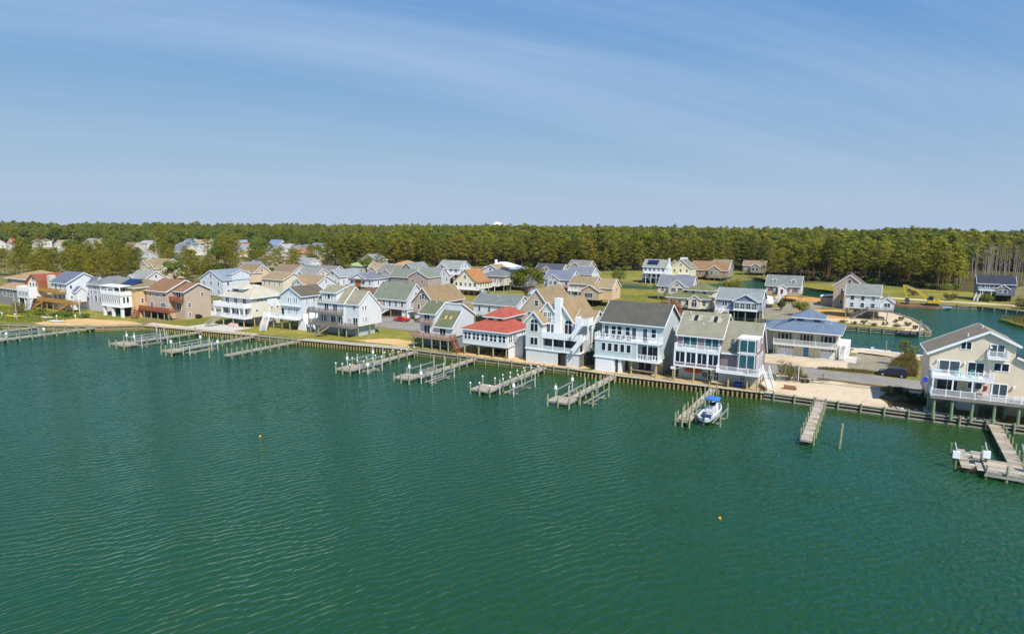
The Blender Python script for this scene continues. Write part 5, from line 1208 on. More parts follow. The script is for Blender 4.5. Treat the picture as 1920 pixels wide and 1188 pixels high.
bg('slate_gable_house', 'white house with slate blue roof and open gable behind the lone tree', -125.6, 245, 12.4, 10, 5.2, 8.6, (208, 214, 220), (120, 126, 142), base=2.0, n=4, floors=1, ww=1.2, cross=[(-120.6, 5.4, 5.2, 1.5)], deck=[(-118, -108, 2.4, 2.0, REDWOOD)]).trim()
h = H('canopy_house', 'low blue pavilion with pale blue canopy roof beside the lone tree', -104, 206, False); h.wall(siding(74, 116, 150), (-110, 203, 0, -99.5, 210, 3.0)); h.slab([(-110.6, 202.4, 3.3), (-98.8, 202.4, 3.9), (-98.8, 206.6, 4.9), (-110.6, 206.6, 4.6)], .15, paint(176, 196, 222), 'canopy_roof'); h.slab([(-110.6, 206.6, 4.6), (-98.8, 206.6, 4.9), (-98.8, 210.6, 3.9), (-110.6, 210.6, 3.4)], .15, paint(176, 196, 222), 'canopy_roof'); h.wins('F', grid(-109.4, -100, 4), 203, .9, 1.2, 1.2); h.trim()
bg('charcoal_gable_house', 'charcoal roofed house with pale yellow gable below the forest', -154, 290, 15, 9, 5.2, 8.2, (200, 196, 170), (86, 88, 94), base=1.4, n=4, floors=1, cross=[(-147, 6, 5.0, 1.5)]).trim()
h = bg('navy_roof_cottage', 'cottage with near black roof and grey gable left of the lone tree', -146, 238, 15, 10, 5.6, 9.2, (150, 152, 160), (66, 70, 80), base=1.6, n=4, floors=1, cross=[(-142.6, 5.4, 5.4, 1.6)]); h.hip(-141, 242, -134, 247, 9.0, 10.0, paint(150, 175, 195), .3, name='lookout_roof'); h.trim()
h = bg('white_hip_house', 'house with bright white hip roof and chimney below the forest', -181, 285, 16, 12, 5.6, 8.4, (222, 220, 212), (232, 234, 238), base=1.4, kind='hip', n=4, floors=1); h.wall(WHITE, (-177, 288, 6, -176, 289, 9.6), name='chimney'); h.trim()
bg('grey_hip_house', 'cream house with grey hip roof right of the orange roofed house', -149, 232, 11, 10, 6.4, 9.0, (214, 206, 190), (120, 122, 124), base=2.4, kind='hip', n=4, floors=1, deck=[(-149, -140, 2, 2.4, WHITE)], gw=2).trim()
h = H('orange_roof_house', 'cream house with steep orange brown roof on stilts with white stairs', -143, 215, False)
mb = MB(); mb.prism([(-150, 2.6), (-137.6, 2.6), (-137.6, 5.2), (-139.5, 5.7), (-144.2, 10.0), (-148.6, 6.2), (-150, 5.4)], 212, 222, 'y'); h.part('wall', mb, siding(240, 232, 204))
rf = MB(); pp = [(-150.5, 5.25), (-148.6, 6.2), (-144.2, 10.0), (-139.5, 5.7), (-137.1, 5.1)]
for a, b in zip(pp[:-1], pp[1:]): rf.slab([(a[0], 211.6, a[1] + .2), (b[0], 211.6, b[1] + .2), (b[0], 222.4, b[1] + .2), (a[0], 222.4, a[1] + .2)], .16)
h.part('roof', rf, shingle(172, 124, 82)); h.wins('F', grid(-149.6, -138.4, 5), 212, 3.6, 1.1, 1.3); h.win('F', -144.2, 212, 6.6, 1.0, 1.3); h.wins('R', grid(212.4, 221.6, 5), -137.6, 3.4, .7, 1.3, 'pl')
h.deck(-151, 210, -137.4, 211.98, 2.6, WHITE); h.rail([(-150.9, 211.9), (-150.9, 210.1), (-137.5, 210.1), (-137.5, 211.9)], 2.6, .95, WHITE, .2); h.pilings([(x, y) for x in grid(-150.5, -137.6, 5) for y in (210.4, 216, 221.6)], 2.35, .16, REDWOOD); h.stairs((-148.6, 209.8, 2.5), (-151.6, 206.4, .1), 1.3, WHITE); h.stairs((-137.0, 213, 2.5), (-134, 211, .1), 1.3, WHITE); h.trim()
h = bg('white_balcony_house', 'tall white grey house with stacked balconies and white outside stairs', -184.8, 248, 12.8, 10, 7.3, 10.6, (216, 226, 236), (150, 152, 148), base=2.2, n=4, nr=3, floors=2, ww=1.2, cross=[(-181, 5.6, 7.2, 1.5)], deck=[(-184.6, -172.2, 2.2, 4.8, WHITE)], stairs=[((-173, 245.6, 4.8), (-178.5, 242.5, .1), WHITE)], gw=2); h.trim()
h = bg('white_long_house', 'long white house with grey green roof behind the red roofed house', -102.5, 155, 14.2, 9, 5.6, 8.0, (226, 232, 238), (122, 128, 124), base=2.3, n=4, floors=1, ww=.8, gw=0); h.vent(h.root, -96, 158, 7.4, .6); h.trim()
bg('tan_steep_gable_house', 'steep gabled beige house with tan roof behind the lattice based house', -82.5, 148, 9, 14, 6.2, 11.6, (206, 192, 166), (150, 130, 100), axis='y', base=0, n=2, floors=2, nr=3, ww=.9).trim()
h = bg('beige_gable_tan_roof_house', 'beige gabled house with broad tan brown roof behind the green roofed house', -119.2, 148, 7.4, 15, 5.9, 9.8, (200, 180, 162), (148, 128, 98), axis='y', base=2.4, n=2, floors=1, nr=3, ww=.8, oh=.6, gw=0); h.wins('F', (-116.4, -114.6), 148, 6.4, .7, 1.2); h.wall(WHITE2, (-119, 148.5, 0, -112, 160, 2.38), name='ground_wall'); h.trim()
h = bg('white_green_roof_house', 'white house with grey green roof and outside stairs beside the parked cars', -135, 148.5, 12.8, 9, 5.8, 10.2, (226, 230, 236), (124, 130, 114), base=2.6, n=5, floors=1, ww=.8, gw=0, stairs=[((-128.5, 147.2, 2.6), (-132.5, 146.6, .1), WHITE)]); h.wall(mat('dark_brown_ground', C(120, 92, 78), .8, .1), (-130, 149.5, 0, -124.5, 157, 2.58), name='ground_wall'); h.wall(WHITE2, (-124.45, 149, 0, -122.4, 157, 2.58), name='ground_room'); h.win('F', -131.9, 148.5, 3.2, 1.3, 1.4, 'pl', paint(214, 178, 120)); h.trim()
h = bg('mauve_gable_house', 'taupe gabled house with grey green roof and side porch in the second row', -166, 203, 10, 9, 7.0, 9.4, (186, 166, 154), (126, 132, 120), axis='y', base=0, n=2, floors=2, nr=3); h.gable(-178, 206, -166.05, 213, 0, 6.4, 9.4, axis='x', wm=siding(150, 140, 140), rm=shingle(126, 132, 120), oh=.4); h.wins('F', grid(-177, -167, 4), 206, 3.9, .9, 1.3); h.hip(-178, 203.6, -166.2, 205.9, 3.2, 4.4, shingle(126, 132, 120), .3, name='porch_roof'); h.pilings([(x, 203.8) for x in (-177.6, -174, -170)], 3.2, .1, WHITE); h.trim()
bg('grey_twin_gable_house', 'grey house with broad grey roof and front gables in the third row', -203, 226, 13, 10, 5.8, 8.8, (196, 190, 180), (128, 128, 120), base=0, n=4, floors=2, cross=[(-197, 5, 5.6, 1.4)]).trim()
bg('grey_deck_house', 'grey gabled house with stilt decks next to the taupe gabled house', -190, 226, 9, 12, 7.0, 10.4, (150, 150, 152), (134, 138, 134), axis='y', base=2.2, n=2, floors=2, nr=3, deck=[(-186, -181.2, 2, 2.4, GREYDECK)]).trim()
bg('terracotta_hip_house', 'house with terracotta tan hip roof under the pines', -228, 264, 14, 12, 5.6, 8.4, (206, 190, 160), (190, 148, 108), base=0, kind='hip', n=3, floors=1).trim()
bg('orange_hip_house', 'small house with orange hip roof left of the white balcony house', -192, 262, 9, 10, 5.4, 7.6, (206, 190, 160), (196, 138, 88), base=0, kind='hip', n=3, floors=1).trim()
h = bg('blue_white_hip_house', 'white house with blue band, slate hip roof and wooden garage door', -194, 198, 14, 11, 5.6, 7.6, (232, 236, 240), (122, 126, 138), base=2.0, kind='hip', n=4, floors=1, ww=.8); h.gable(-191, 197, -184, 203, 5.3, 5.7, 7.6, axis='y', wm=WHITE2, rm=shingle(122, 126, 138), oh=.4); h.wall(paint(180, 110, 50), (-190, 197.9, 2.1, -187, 197.98, 4.8), name='garage_door'); h.trim()
bg('white_deck_gable_house', 'white gabled house with dark deck left of the slate hip house', -205, 196, 8, 13, 5.8, 8.4, (232, 232, 232), (146, 152, 156), axis='y', base=1.2, n=2, floors=1, nr=3, deck=[(-205, -197.2, 2.2, 2.6, GREYDECK)]).trim()
bg('grey_roof_white_house', 'white house with grey brown roof and open gable in the third row', -230, 212, 12, 10, 5.4, 8.2, (214, 210, 206), (134, 128, 124), base=0.8, n=3, floors=1, cross=[(-226, 5, 5.2, 1.2)]).trim()
h = bg('teal_flat_house', 'teal house with low green grey hip roofs', -264, 228, 17, 12, 5.0, 6.6, (110, 142, 160), (116, 134, 126), base=0, kind='hip', n=5, floors=1); h.hip(-257, 222, -243, 228, 3.4, 4.8, shingle(116, 134, 126), .5, name='low_roof'); h.wall(siding(110, 142, 160), (-257, 222, 0, -243, 227.9, 3.35), name='low_wall'); h.trim()
bg('bright_green_roof_house', 'house with bright lime green hip roof', -256, 260, 18, 11, 5.0, 7.0, (212, 214, 200), (158, 180, 122), base=0, kind='hip', n=4, floors=1).trim()
bg('tan_roof_white_house', 'white house with tan roof and small arched gable behind the white gable house', -184.5, 160, 12, 10, 6.6, 9.4, (226, 228, 234), (156, 136, 106), base=2.2, n=3, floors=1, cross=[(-180, 5, 6.6, 1.2)]).trim()
bg('cream_box_house', 'cream two storey house with tan roof and small dark windows', -207, 165, 12, 10, 6.8, 9.0, (240, 228, 202), (158, 138, 108), base=0, n=4, floors=2, nr=1, ww=.6).trim()
bg('dark_brown_roof_house', 'house with dark reddish brown hip roof behind the white tan roofed house', -150, 150, 13, 12, 5.4, 7.8, (150, 130, 116), (116, 92, 78), base=0, kind='hip', n=3, floors=1).trim()
h = bg('tan_front_gable_house', 'tan house with brown roof, twin front gables and white porch in the left third row', -248, 184, 12, 9, 6.4, 9.4, (226, 204, 172), (146, 124, 98), base=2.2, n=4, floors=1, cross=[(-246.4, 4, 6.4, 1.2), (-237.6, 3.4, 6.4, 1.4)], deck=[(-248, -237, 2.4, 2.4, WHITE)], gw=2); h.trim()
h = bg('pale_blue_shed_roof_house', 'pale blue white house with blue grey broad roof behind the brown roofed house', -232, 156, 14, 12, 6.2, 9.6, (222, 230, 238), (134, 148, 160), axis='y', base=0, n=3, floors=2, nr=3); h.gable(-224, 160, -217.8, 168, 0, 8.2, 9.8, axis='x', wm=siding(222, 230, 238), rm=shingle(134, 148, 160), oh=.3); h.wins('F', (-222.4, -219.8), 160, 6.2, .7, 1.0); h.trim()
h = bg('beige_twin_gable_house', 'beige house with tan roof and two front gables beyond the sunroom house', -292, 168, 15, 11, 8.0, 11.4, (226, 206, 178), (152, 134, 106), base=0, n=4, floors=2, cross=[(-287.4, 6, 8.2, 1.5), (-280, 4.4, 7.4, 2.4)]); h.trim()
bg('grey_complex_house', 'long grey roofed house behind the pines at the left', -434, 232, 26, 14, 6.0, 9.4, (206, 206, 206), (160, 162, 162), base=0, n=6, floors=2, cross=[(-420, 8, 5.8, 2)]).trim()
bg('white_far_house', 'small white house with blue roof among the pines at the left', -372, 225, 13, 10, 5.4, 8.4, (230, 232, 238), (120, 140, 180), base=0, n=3, floors=1, axis='y').trim()
FILL = [(-217, 196, 'grey roofed cream house squeezed in behind the cream box house', (226, 218, 200), (142, 140, 134)), (-236, 200, 'white house with brown roof behind the tan twin gabled house', (230, 230, 230), (140, 120, 100)), (-262, 198, 'pale house with slate roof left of the tan twin gabled house', (216, 216, 214), (128, 132, 140)), (-214, 238, 'low tan roofed house between the lime green and grey roofs', (212, 204, 190), (160, 142, 114)),
        (-172, 222, 'grey roofed house tucked behind the taupe gabled house', (206, 206, 208), (136, 138, 138)), (-158, 252, 'small white house with tan roof right of the white balcony house', (228, 228, 226), (158, 140, 112)), (-280, 250, 'small white house with grey roof left of the lime green roof', (228, 228, 228), (150, 152, 154)), (-306, 246, 'cream house with tan roof among trees left of the teal house', (232, 222, 200), (160, 142, 116)),
        (-330, 262, 'white house with pale grey roof among trees in the left middle distance', (232, 232, 232), (170, 170, 168)), (-296, 300, 'far white house with brown roof left of the terracotta roof', (226, 224, 220), (142, 118, 98)), (-352, 282, 'pale blue house with white trim in the left middle distance', (190, 206, 220), (150, 154, 160)), (-268, 290, 'grey house with hip roof just before the forest at centre left', (200, 200, 198), (140, 142, 142)),
        (-258, 146, 'white house with grey roof behind the sunroom house', (228, 228, 228), (150, 150, 150)), (-120, 268, 'white house with slate roof below the forest right of the charcoal gable', (226, 228, 230), (126, 130, 138))]
for i, (x, y, lab, wc, rc) in enumerate(FILL):
    bg('second_row_house', lab, x - 6, y, 11.5 + i % 3, 9.5, 5.4 + (i % 2) * .6, 8.4 + (i % 3) * .5, wc, rc, axis='xxy'[i % 3], base=(0, 2.0)[i % 2], n=3, floors=2 - i % 2, ww=1.0, cross=[(x - 2, 5, 5.2, 1.3)] if i % 3 == 0 else (), gw=2).trim()
# far neighbourhood beyond the trees: small in the photo, one simple house each
rnd = random.Random(5)
FARX = [(-650, 300, 'far white house with tan roof, left of the dark pines', (232, 230, 226), (168, 146, 116)), (-690, 345, 'far cream house with grey roof high at the left', (232, 224, 204), (150, 150, 150)), (-760, 330, 'far white house with brown roof at the left edge of the wood', (230, 228, 224), (142, 120, 100)), (-780, 400, 'farthest grey roofed white house left of centre', (228, 228, 228), (160, 160, 162)), (-620, 430, 'far pale house half behind trees below the wood', (224, 220, 212), (176, 170, 160)), (-585, 440, 'far white gable close under the wood', (236, 236, 234), (150, 156, 164)), (-520, 430, 'far blue roofed house close under the wood', (226, 226, 226), (128, 144, 170)), (-540, 300, 'far tan house with brown roof in the left distance', (222, 206, 182), (138, 114, 92)), (-495, 375, 'far white house with red brown roof', (230, 228, 226), (150, 96, 76)), (-470, 300, 'far cream house with slate roof between the clumps', (232, 224, 206), (122, 126, 134)), (-445, 415, 'far grey gabled house just under the wood', (204, 204, 206), (134, 136, 140)), (-400, 330, 'far white house with green grey roof', (230, 230, 228), (132, 142, 130)), (-376, 345, 'far tan house with dark roof near the wood', (220, 206, 186), (98, 96, 96)), (-825, 300, 'far white bungalow at the extreme left', (230, 230, 228), (176, 172, 166))]
FARH = FARX + [(-905, 415, 'white house with pale roof, farthest at the upper left', (232, 230, 226), (190, 188, 184)), (-716, 290, 'small house with red roof at the far left edge', (224, 220, 214), (176, 84, 66)), (-735, 280, 'white bungalow just left of the far red roofed house', (228, 226, 220), (150, 140, 130)),
        (-640, 372, 'white far gabled house above the left pines', (236, 236, 236), (170, 168, 166)), (-600, 392, 'far house with pale blue roof above the left pines', (226, 226, 226), (150, 166, 186)), (-571, 386, 'far cream house between the left pines', (232, 222, 198), (170, 150, 120)), (-545, 350, 'far white house with grey roof left of the big pine clump', (232, 232, 232), (140, 142, 146)),
        (-447, 337, 'far yellow gabled house right of the big pine clump', (236, 222, 176), (150, 158, 166)), (-460, 398, 'far house with long grey roof below the wood', (220, 214, 206), (158, 154, 150)), (-432, 392, 'far house with slate roof below the wood', (216, 212, 206), (122, 126, 132)), (-411, 395, 'far pale house with light blue roof below the wood', (226, 228, 230), (160, 178, 200)),
        (-392, 380, 'far white house with brown roof below the wood', (230, 228, 224), (140, 118, 98)), (-359, 321, 'far house with orange tan roof behind a round tree', (220, 206, 184), (186, 122, 84)), (-340, 333, 'far blue house with white porch below the wood', (110, 140, 170), (176, 184, 190)), (-330, 347, 'far white tall house next to the blue far house', (230, 230, 230), (128, 128, 132)), (-420, 355, 'far grey house with pale roof in the middle distance', (206, 204, 200), (168, 166, 162)), (-500, 330, 'far white house with teal roof between pine clumps', (228, 228, 226), (128, 150, 152))]
for i, (x, y, lab, wc, rc) in enumerate(FARH):
    bg('far_house', lab, x - 8, y, rnd.uniform(13, 18), 11, rnd.uniform(5, 6.4), rnd.uniform(8.4, 10.4), wc, rc, axis=rnd.choice('xxy'), base=0, n=3, floors=2 if i % 2 else 1, ww=1.3, cross=[(x - 2, 6, 5.0, 1.5)] if i % 3 == 0 else ()).trim()
# ================================================================== vegetation
def leaf_material(name, cols, trans=0.15):
    m = bpy.data.materials.new(name); m.use_nodes = True
    t = m.node_tree; b = t.nodes['Principled BSDF']
    b.inputs['Roughness'].default_value = 0.7; b.inputs['Specular IOR Level'].default_value = 0.15
    geo = nd(t, 'ShaderNodeNewGeometry'); oi = nd(t, 'ShaderNodeObjectInfo')
    rp = nd(t, 'ShaderNodeValToRGB'); el = rp.color_ramp.elements
    el[0].color = (*cols[0], 1); el[1].color = (*cols[2], 1)
    e = el.new(0.5); e.color = (*cols[1], 1)
    ad = nd(t, 'ShaderNodeMath', operation='MULTIPLY_ADD'); ad.inputs[1].default_value = 0.35
    mu = nd(t, 'ShaderNodeMath', operation='MULTIPLY'); mu.inputs[1].default_value = 0.65
    t.links.new(oi.outputs['Random'], mu.inputs[0])
    t.links.new(geo.outputs['Random Per Island'], ad.inputs[0]); t.links.new(mu.outputs[0], ad.inputs[2])
    t.links.new(ad.outputs[0], rp.inputs[0]); t.links.new(rp.outputs[0], b.inputs['Base Color'])
    tr = nd(t, 'ShaderNodeBsdfTranslucent'); t.links.new(rp.outputs[0], tr.inputs['Color'])
    mx = nd(t, 'ShaderNodeMixShader'); mx.inputs[0].default_value = trans
    out = t.nodes['Material Output']
    t.links.new(b.outputs[0], mx.inputs[1]); t.links.new(tr.outputs[0], mx.inputs[2]); t.links.new(mx.outputs[0], out.inputs['Surface'])
    return m
PINE = leaf_material('pine_needles', ((0.085, 0.105, 0.014), (0.210, 0.205, 0.020), (0.330, 0.260, 0.034)), .35)
PINE2 = leaf_material('forest_needles', ((0.075, 0.110, 0.016), (0.220, 0.235, 0.022), (0.370, 0.320, 0.026)), .35)
LEAF = leaf_material('spring_leaves', ((0.10, 0.15, 0.020), (0.165, 0.215, 0.034), (0.25, 0.28, 0.055)), .35)
DARKLEAF = leaf_material('dark_leaves', ((0.025, 0.035, 0.012), (0.045, 0.055, 0.018), (0.08, 0.085, 0.03)))
RUSTLEAF = leaf_material('rust_leaves', ((0.18, 0.065, 0.02), (0.26, 0.10, 0.03), (0.34, 0.15, 0.05)))
OCHRELEAF = leaf_material('ochre_shrub', ((0.10, 0.10, 0.025), (0.17, 0.15, 0.045), (0.26, 0.19, 0.08)))
REED = leaf_material('reed', ((0.13, 0.11, 0.03), (0.20, 0.16, 0.055), (0.12, 0.14, 0.03)))
BARK = mat('pine_bark', C(118, 92, 70), .9, .3, 1.5, .1, fine=.25)
GREYBARK = mat('grey_bark', C(160, 150, 138), .9, .25, 1.5, .1, fine=.2)
def leaves(rs, cen, rad, n, size, flat=0.35):
    """n quads spread through an ellipsoid at cen with radii rad"""
    d = rs.normal(size=(n, 3)); d /= np.linalg.norm(d, axis=1)[:, None]
    r = rs.uniform(0.6, 1.0, n)[:, None]
    c = np.array(cen) + d * r * np.array(rad)
    nrm = d * np.array([1, 1, 1.0]) * (1 - flat) + np.array([0, 0, flat]) + rs.normal(size=(n, 3)) * .22
    nrm /= np.linalg.norm(nrm, axis=1)[:, None]
    a = np.cross(nrm, rs.normal(size=(n, 3))); a /= np.linalg.norm(a, axis=1)[:, None]
    b = np.cross(nrm, a)
    s = size * rs.uniform(0.6, 1.3, n)[:, None]
    k = rs.uniform(.45, .8, n)[:, None]
    return np.stack([c - a * s, c - b * s * k, c + a * s, c + b * s * k], 1).reshape(-1, 3)
def quads_mesh(name, V, m):
    n = len(V) // 4
    me = bpy.data.meshes.new(name)
    me.vertices.add(len(V)); me.vertices.foreach_set('co', V.astype(np.float32).ravel())
    me.loops.add(4 * n); me.loops.foreach_set('vertex_index', np.arange(4 * n, dtype=np.int32))
    me.polygons.add(n); me.polygons.foreach_set('loop_start', np.arange(0, 4 * n, 4, dtype=np.int32)); me.polygons.foreach_set('loop_total', np.full(n, 4, dtype=np.int32))
    me.update(calc_edges=True); me.materials.append(m)
    return me
def pine_proto(seed, Ht, cb, cr, m, dens=42, size=.42, lean=0.0):
    rs = np.random.RandomState(seed); rnd = random.Random(seed)
    tk = MB(); pts = []
    n = 6
    for i in range(n + 1):
        f_ = i / n; pts.append((lean * Ht * f_ * f_ + rnd.uniform(-.12, .12) * (i > 0), rnd.uniform(-.12, .12) * (i > 0), Ht * .97 * f_))
    for i in range(n):
        r0, r1 = .27 * (1 - i / n * .85), .27 * (1 - (i + 1) / n * .85); tk.cyl(pts[i], pts[i + 1], r0 * Ht / 20, r1 * Ht / 20, 7)
    V = []
    nb = rnd.randint(19, 25)
    for k in range(nb):
        f_ = (k + rnd.random()) / nb
        z = Ht * (cb + (1 - cb) * f_)
        prof = math.sin(math.pi * min(1, (f_ * .86 + .16))) ** .8
        rr = cr * prof * rnd.uniform(.35, 1.05); an = k * 2.4 + rnd.uniform(-.6, .6)
        bx = lean * Ht * (z / Ht) ** 2
        c = (bx + rr * math.cos(an), rr * math.sin(an), z + rr * .12)
        q = rnd.uniform(.75, 1.3) * cr / 3.4
        V.append(leaves(rs, c, (1.6 * q, 1.6 * q, .62 * q), int(dens * rnd.uniform(.7, 1.2)), size))
        if rr > .6: tk.cyl((bx, 0, z - rr * .25), c, .07, .025, 5)
    V.append(leaves(rs, (lean * Ht, 0, Ht - .3), (.9, .9, .9), int(dens * .8), size))
    for k in range(4):
        z = Ht * cb * rnd.uniform(.6, 1); an = rnd.uniform(0, 6.28); L = rnd.uniform(.8, 2); tk.cyl((0, 0, z), (L * math.cos(an), L * math.sin(an), z + .3), .05, .015, 4)
    return tk.mesh('trunk', BARK), quads_mesh('crown', np.concatenate(V), m)
def broad_proto(seed, Ht, cr, m, dens=60, size=.45, cb=.3, clumps=26, bark=None):
    rs = np.random.RandomState(seed); rnd = random.Random(seed)
    tk = MB(); tk.cyl((0, 0, 0), (0, 0, Ht * .45), .035 * Ht * .6, .03 * Ht * .5, 8)
    V = []
    for k in range(clumps):
        d = rs.normal(size=3); d /= np.linalg.norm(d)
        if d[2] < -.35: d[2] *= -1
        r = rnd.uniform(.45, .95); hh = Ht * (1 - cb) / 2
        c = (d[0] * cr * r, d[1] * cr * r, Ht * cb + hh + d[2] * hh * r * .95)
        q = rnd.uniform(.26, .42) * cr
        V.append(leaves(rs, c, (q, q, q * .7), int(dens * rnd.uniform(.7, 1.2)), size))
        tk.cyl((0, 0, Ht * rnd.uniform(.2, .42)), c, .05 * Ht / 10, .02, 5)
    return tk.mesh('trunk', bark or BARK), quads_mesh('crown', np.concatenate(V), m)
def plant(name, label, proto, x, y, sc=1.0, rz=0.0, group=None, cat='tree', z=GZ, sz=None):
    o = thing(name, label, cat, (x, y, z), rz, group)
    o.scale = (sc, sc, sz or sc)
    link('trunk', proto[0], o); link('crown', proto[1], o)
    return o
PINES = [pine_proto(i, 20 + (i % 3) * 1.6, (.18, .26, .34, .5, .46, .54)[i], 4.4 + .5 * (i % 3), PINE, dens=64, lean=(.0, .015, -.01)[i % 3]) for i in range(6)]
BROAD = [broad_proto(40 + i, 15, 6.2, LEAF, 70, .42) for i in range(3)]
FINE = [pine_proto(70 + i, 19 + (i % 3), .2 + .04 * i, 5.2, PINE, dens=80, size=.34) for i in range(3)]
# ---- forest edge pines, one by one
EDGE = [(-285, 268), (-258, 338), (-213, 374), (-178, 362), (-153, 358), (-140, 380), (-95, 404), (-74, 428), (-48, 392), (-36, 358), (-12, 372), (11, 356), (28, 342)]
rnd = random.Random(11); k = 0
for row, off in ((0, 0), (1, 6.5), (2, 13.5)):
    for a, b in zip(EDGE[:-1], EDGE[1:]):
        L = math.dist(a, b); n = max(1, int(L / (7.2 + row * .6)))
        for i in range(n):
            f_ = (i + rnd.random() * .8) / n
            x = a[0] + (b[0] - a[0]) * f_ + rnd.uniform(-2, 2); y = a[1] + (b[1] - a[1]) * f_ + off + rnd.uniform(-2.5, 2.5)
            k += 1
            plant('pine_tree', 'tall pine with bare lower trunk standing in the near edge of the forest', PINES[k % 3 + (3 if x > -62 else 0)], x, y, rnd.uniform(.56, .98), rnd.uniform(0, 6.28), 'pines along the near edge of the forest')
NEDGE = k
# ---- pines standing in the town
TOWN = [  # x, y, scale, label
 (-366, 199), (-372, 190), (-358, 184), (-380, 204), (-352, 172), (-346, 163), (-340, 178), (-350, 186), (-362, 170), (-336, 150), (-328, 143), (-342, 152), (-322, 158), (-330, 166), (-345, 140), (-312, 150), (-318, 138), (-306, 160), (-300, 150), (-334, 190), (-322, 180), (-310, 172), (-392, 215), (-400, 200), (-386, 186), (-374, 178), (-410, 222), (-330, 205), (-345, 215), (-360, 225), (-376, 232), (-305, 195), (-318, 210), (-296, 186)] + [(random.Random(i).uniform(-420, -292), random.Random(i + 900).uniform(0, 1)) for i in range(40)]
TOWN = [(x, y if y > 1 else 132 + y * 62 + (-x - 292) * .16) for x, y in TOWN]
for i, (x, y) in enumerate(TOWN):
    plant('pine_tree', 'olive brown pine in the thicket behind the houses at the left', FINE[i % 3], x, y, random.Random(i).uniform(.58, .8), i * 1.3, 'pines in the thicket at the left')
for i, (x, y) in enumerate([(-247, 163), (-243, 168), (-238, 172), (-251, 170), (-246, 176), (-254, 160), (-258, 168)]):
    plant('pine_tree', 'olive green pine in the dense clump behind the brown roofed house', (FINE + BROAD)[i % 6], x, y, random.Random(i).uniform(.72, .9), i * 1.7, 'pines in the clump behind the brown roofed house')
for i, (x, y) in enumerate([(-274, 222), (-268, 226), (-279, 217), (-270, 216), (-262, 230)]):
    plant('pine_tree', 'olive green pine in the small clump left of the teal house', FINE[i % 3], x, y, random.Random(i + 9).uniform(.66, .85), i * 1.7, 'pines in the clump by the teal house')
for i, (x, y, s_, lab) in enumerate([(-300, 280, .7, 'round crowned pine left of the lime green roof'), (-292, 268, .75, 'single pine just behind the grey brown roofed house'), (-430, 310, .9, 'pine left of the far yellow house'), (-486, 320, .9, 'pine between the far houses at the left'), (-520, 318, .95, 'pine beside the far teal roofed house'), (-560, 340, 1.0, 'dark pine beside the far cream house'), (-640, 330, 1.0, 'dark pine below the far white gabled house'), (-680, 300, 1.0, 'dark pine right of the far red roofed house')]):
    plant('pine_tree', lab, FINE[i % 3], x, y, s_, i * 2.1)
for i, (x, y) in enumerate([(-246, 214), (-284, 236), (-312, 232), (-318, 252), (-342, 250), (-300, 262), (-274, 268), (-310, 286), (-336, 296), (-366, 300), (-250, 282), (-285, 306), (-330, 318), (-372, 268), (-390, 290), (-232, 250), (-404, 262), (-222, 226), (-420, 290), (-356, 332)]):
    plant('pine_tree', 'olive green pine among the middle distance rooftops at centre left', (FINE + BROAD[:1])[i % 4], x, y, random.Random(i + 50).uniform(.6, .95), i * 1.9, 'pines among the rooftops at centre left')
LONE = broad_proto(90, 14.5, 6.6, PINE, 95, .36, .22, 30)
plant('lone_tree', 'broad lone tree with rusty green crown in the middle of the town', LONE, -106, 193, 1.0, .5)
plant('pond_pine', 'broad pine leaning over the pond in front of the forest', FINE[0], -58, 398, .95, 1.0); plant('pond_pine', 'left hand pine over the pond bank beside the olive house', FINE[1], -52, 366, .8, 2.0); plant('pond_pine', 'right hand pine standing between the pond and the cape house', FINE[2], -46, 352, .78, 3.0)
WIND = pine_proto(200, 6.5, .45, 2.2, PINE, dens=22, size=.22, lean=.2)
plant('windswept_pine', 'small windswept pine on the grassy bank beside the canal', WIND, 6.2, 152.5, .85, 3.4)
def shrub_proto(seed, r, hgt, m, n=900, size=.14, clumps=12):
    rs = np.random.RandomState(seed); rnd = random.Random(seed); V = []
    tk = MB()
    for k in range(clumps):
        an = rnd.uniform(0, 6.28); rr = r * math.sqrt(rnd.random()) * .75; q = rnd.uniform(.28, .45) * r
        c = (rr * math.cos(an), rr * math.sin(an), hgt * rnd.uniform(.35, .8))
        V.append(leaves(rs, c, (q, q, min(q, hgt * .3)), n // clumps, size)); tk.cyl((0, 0, 0), c, .04, .015, 5)
    return tk.mesh('stems', BARK), quads_mesh('foliage', np.concatenate(V), m)
def shrub(name, label, x, y, r, hgt, m, seed, group=None, n=900, size=.14, z=GZ):
    p_ = shrub_proto(seed, r, hgt, m, n, size)
    o = thing(name, label, 'shrub', (x, y, z), 0, group); link('stems', p_[0], o); link('foliage', p_[1], o); return o
shrub('shrub', 'large ochre green shrub beside the road behind the mauve house', -13.6, 126.8, 2.6, 4.2, OCHRELEAF, 1, n=1500)
shrub('shrub', 'low bare brown shrub right of the large ochre shrub', -11.2, 127.6, 1.2, 1.8, OCHRELEAF, 2, n=300)
for i, (x, y, r, hg, m, lab) in enumerate([(4.6, 124.5, 1.7, 1.8, DARKLEAF, 'dark rounded shrub, rearmost left of the beige house'), (6.2, 122.4, 1.6, 1.9, DARKLEAF, 'dark rounded shrub in the middle left of the beige house'), (6.6, 119.8, 1.5, 1.5, DARKLEAF, 'dark rounded shrub nearest the bulkhead left of the beige house'), (2.8, 125.4, 1.6, 1.4, OCHRELEAF, 'ochre grassy shrub at the corner of the sand lot'),
        (4.6, 121.4, 1.3, 1.0, OCHRELEAF, 'low brownish shrub in the shade of the beige house')]):
    shrub('shrub', lab, x, y, r, hg, m, 10 + i, 'shrubs left of the beige house')
shrub('russet_shrub', 'broad rust orange bush between the grey blue and mauve roofs', -54.5, 190, 4.6, 6.6, RUSTLEAF, 20, n=2600, size=.2)
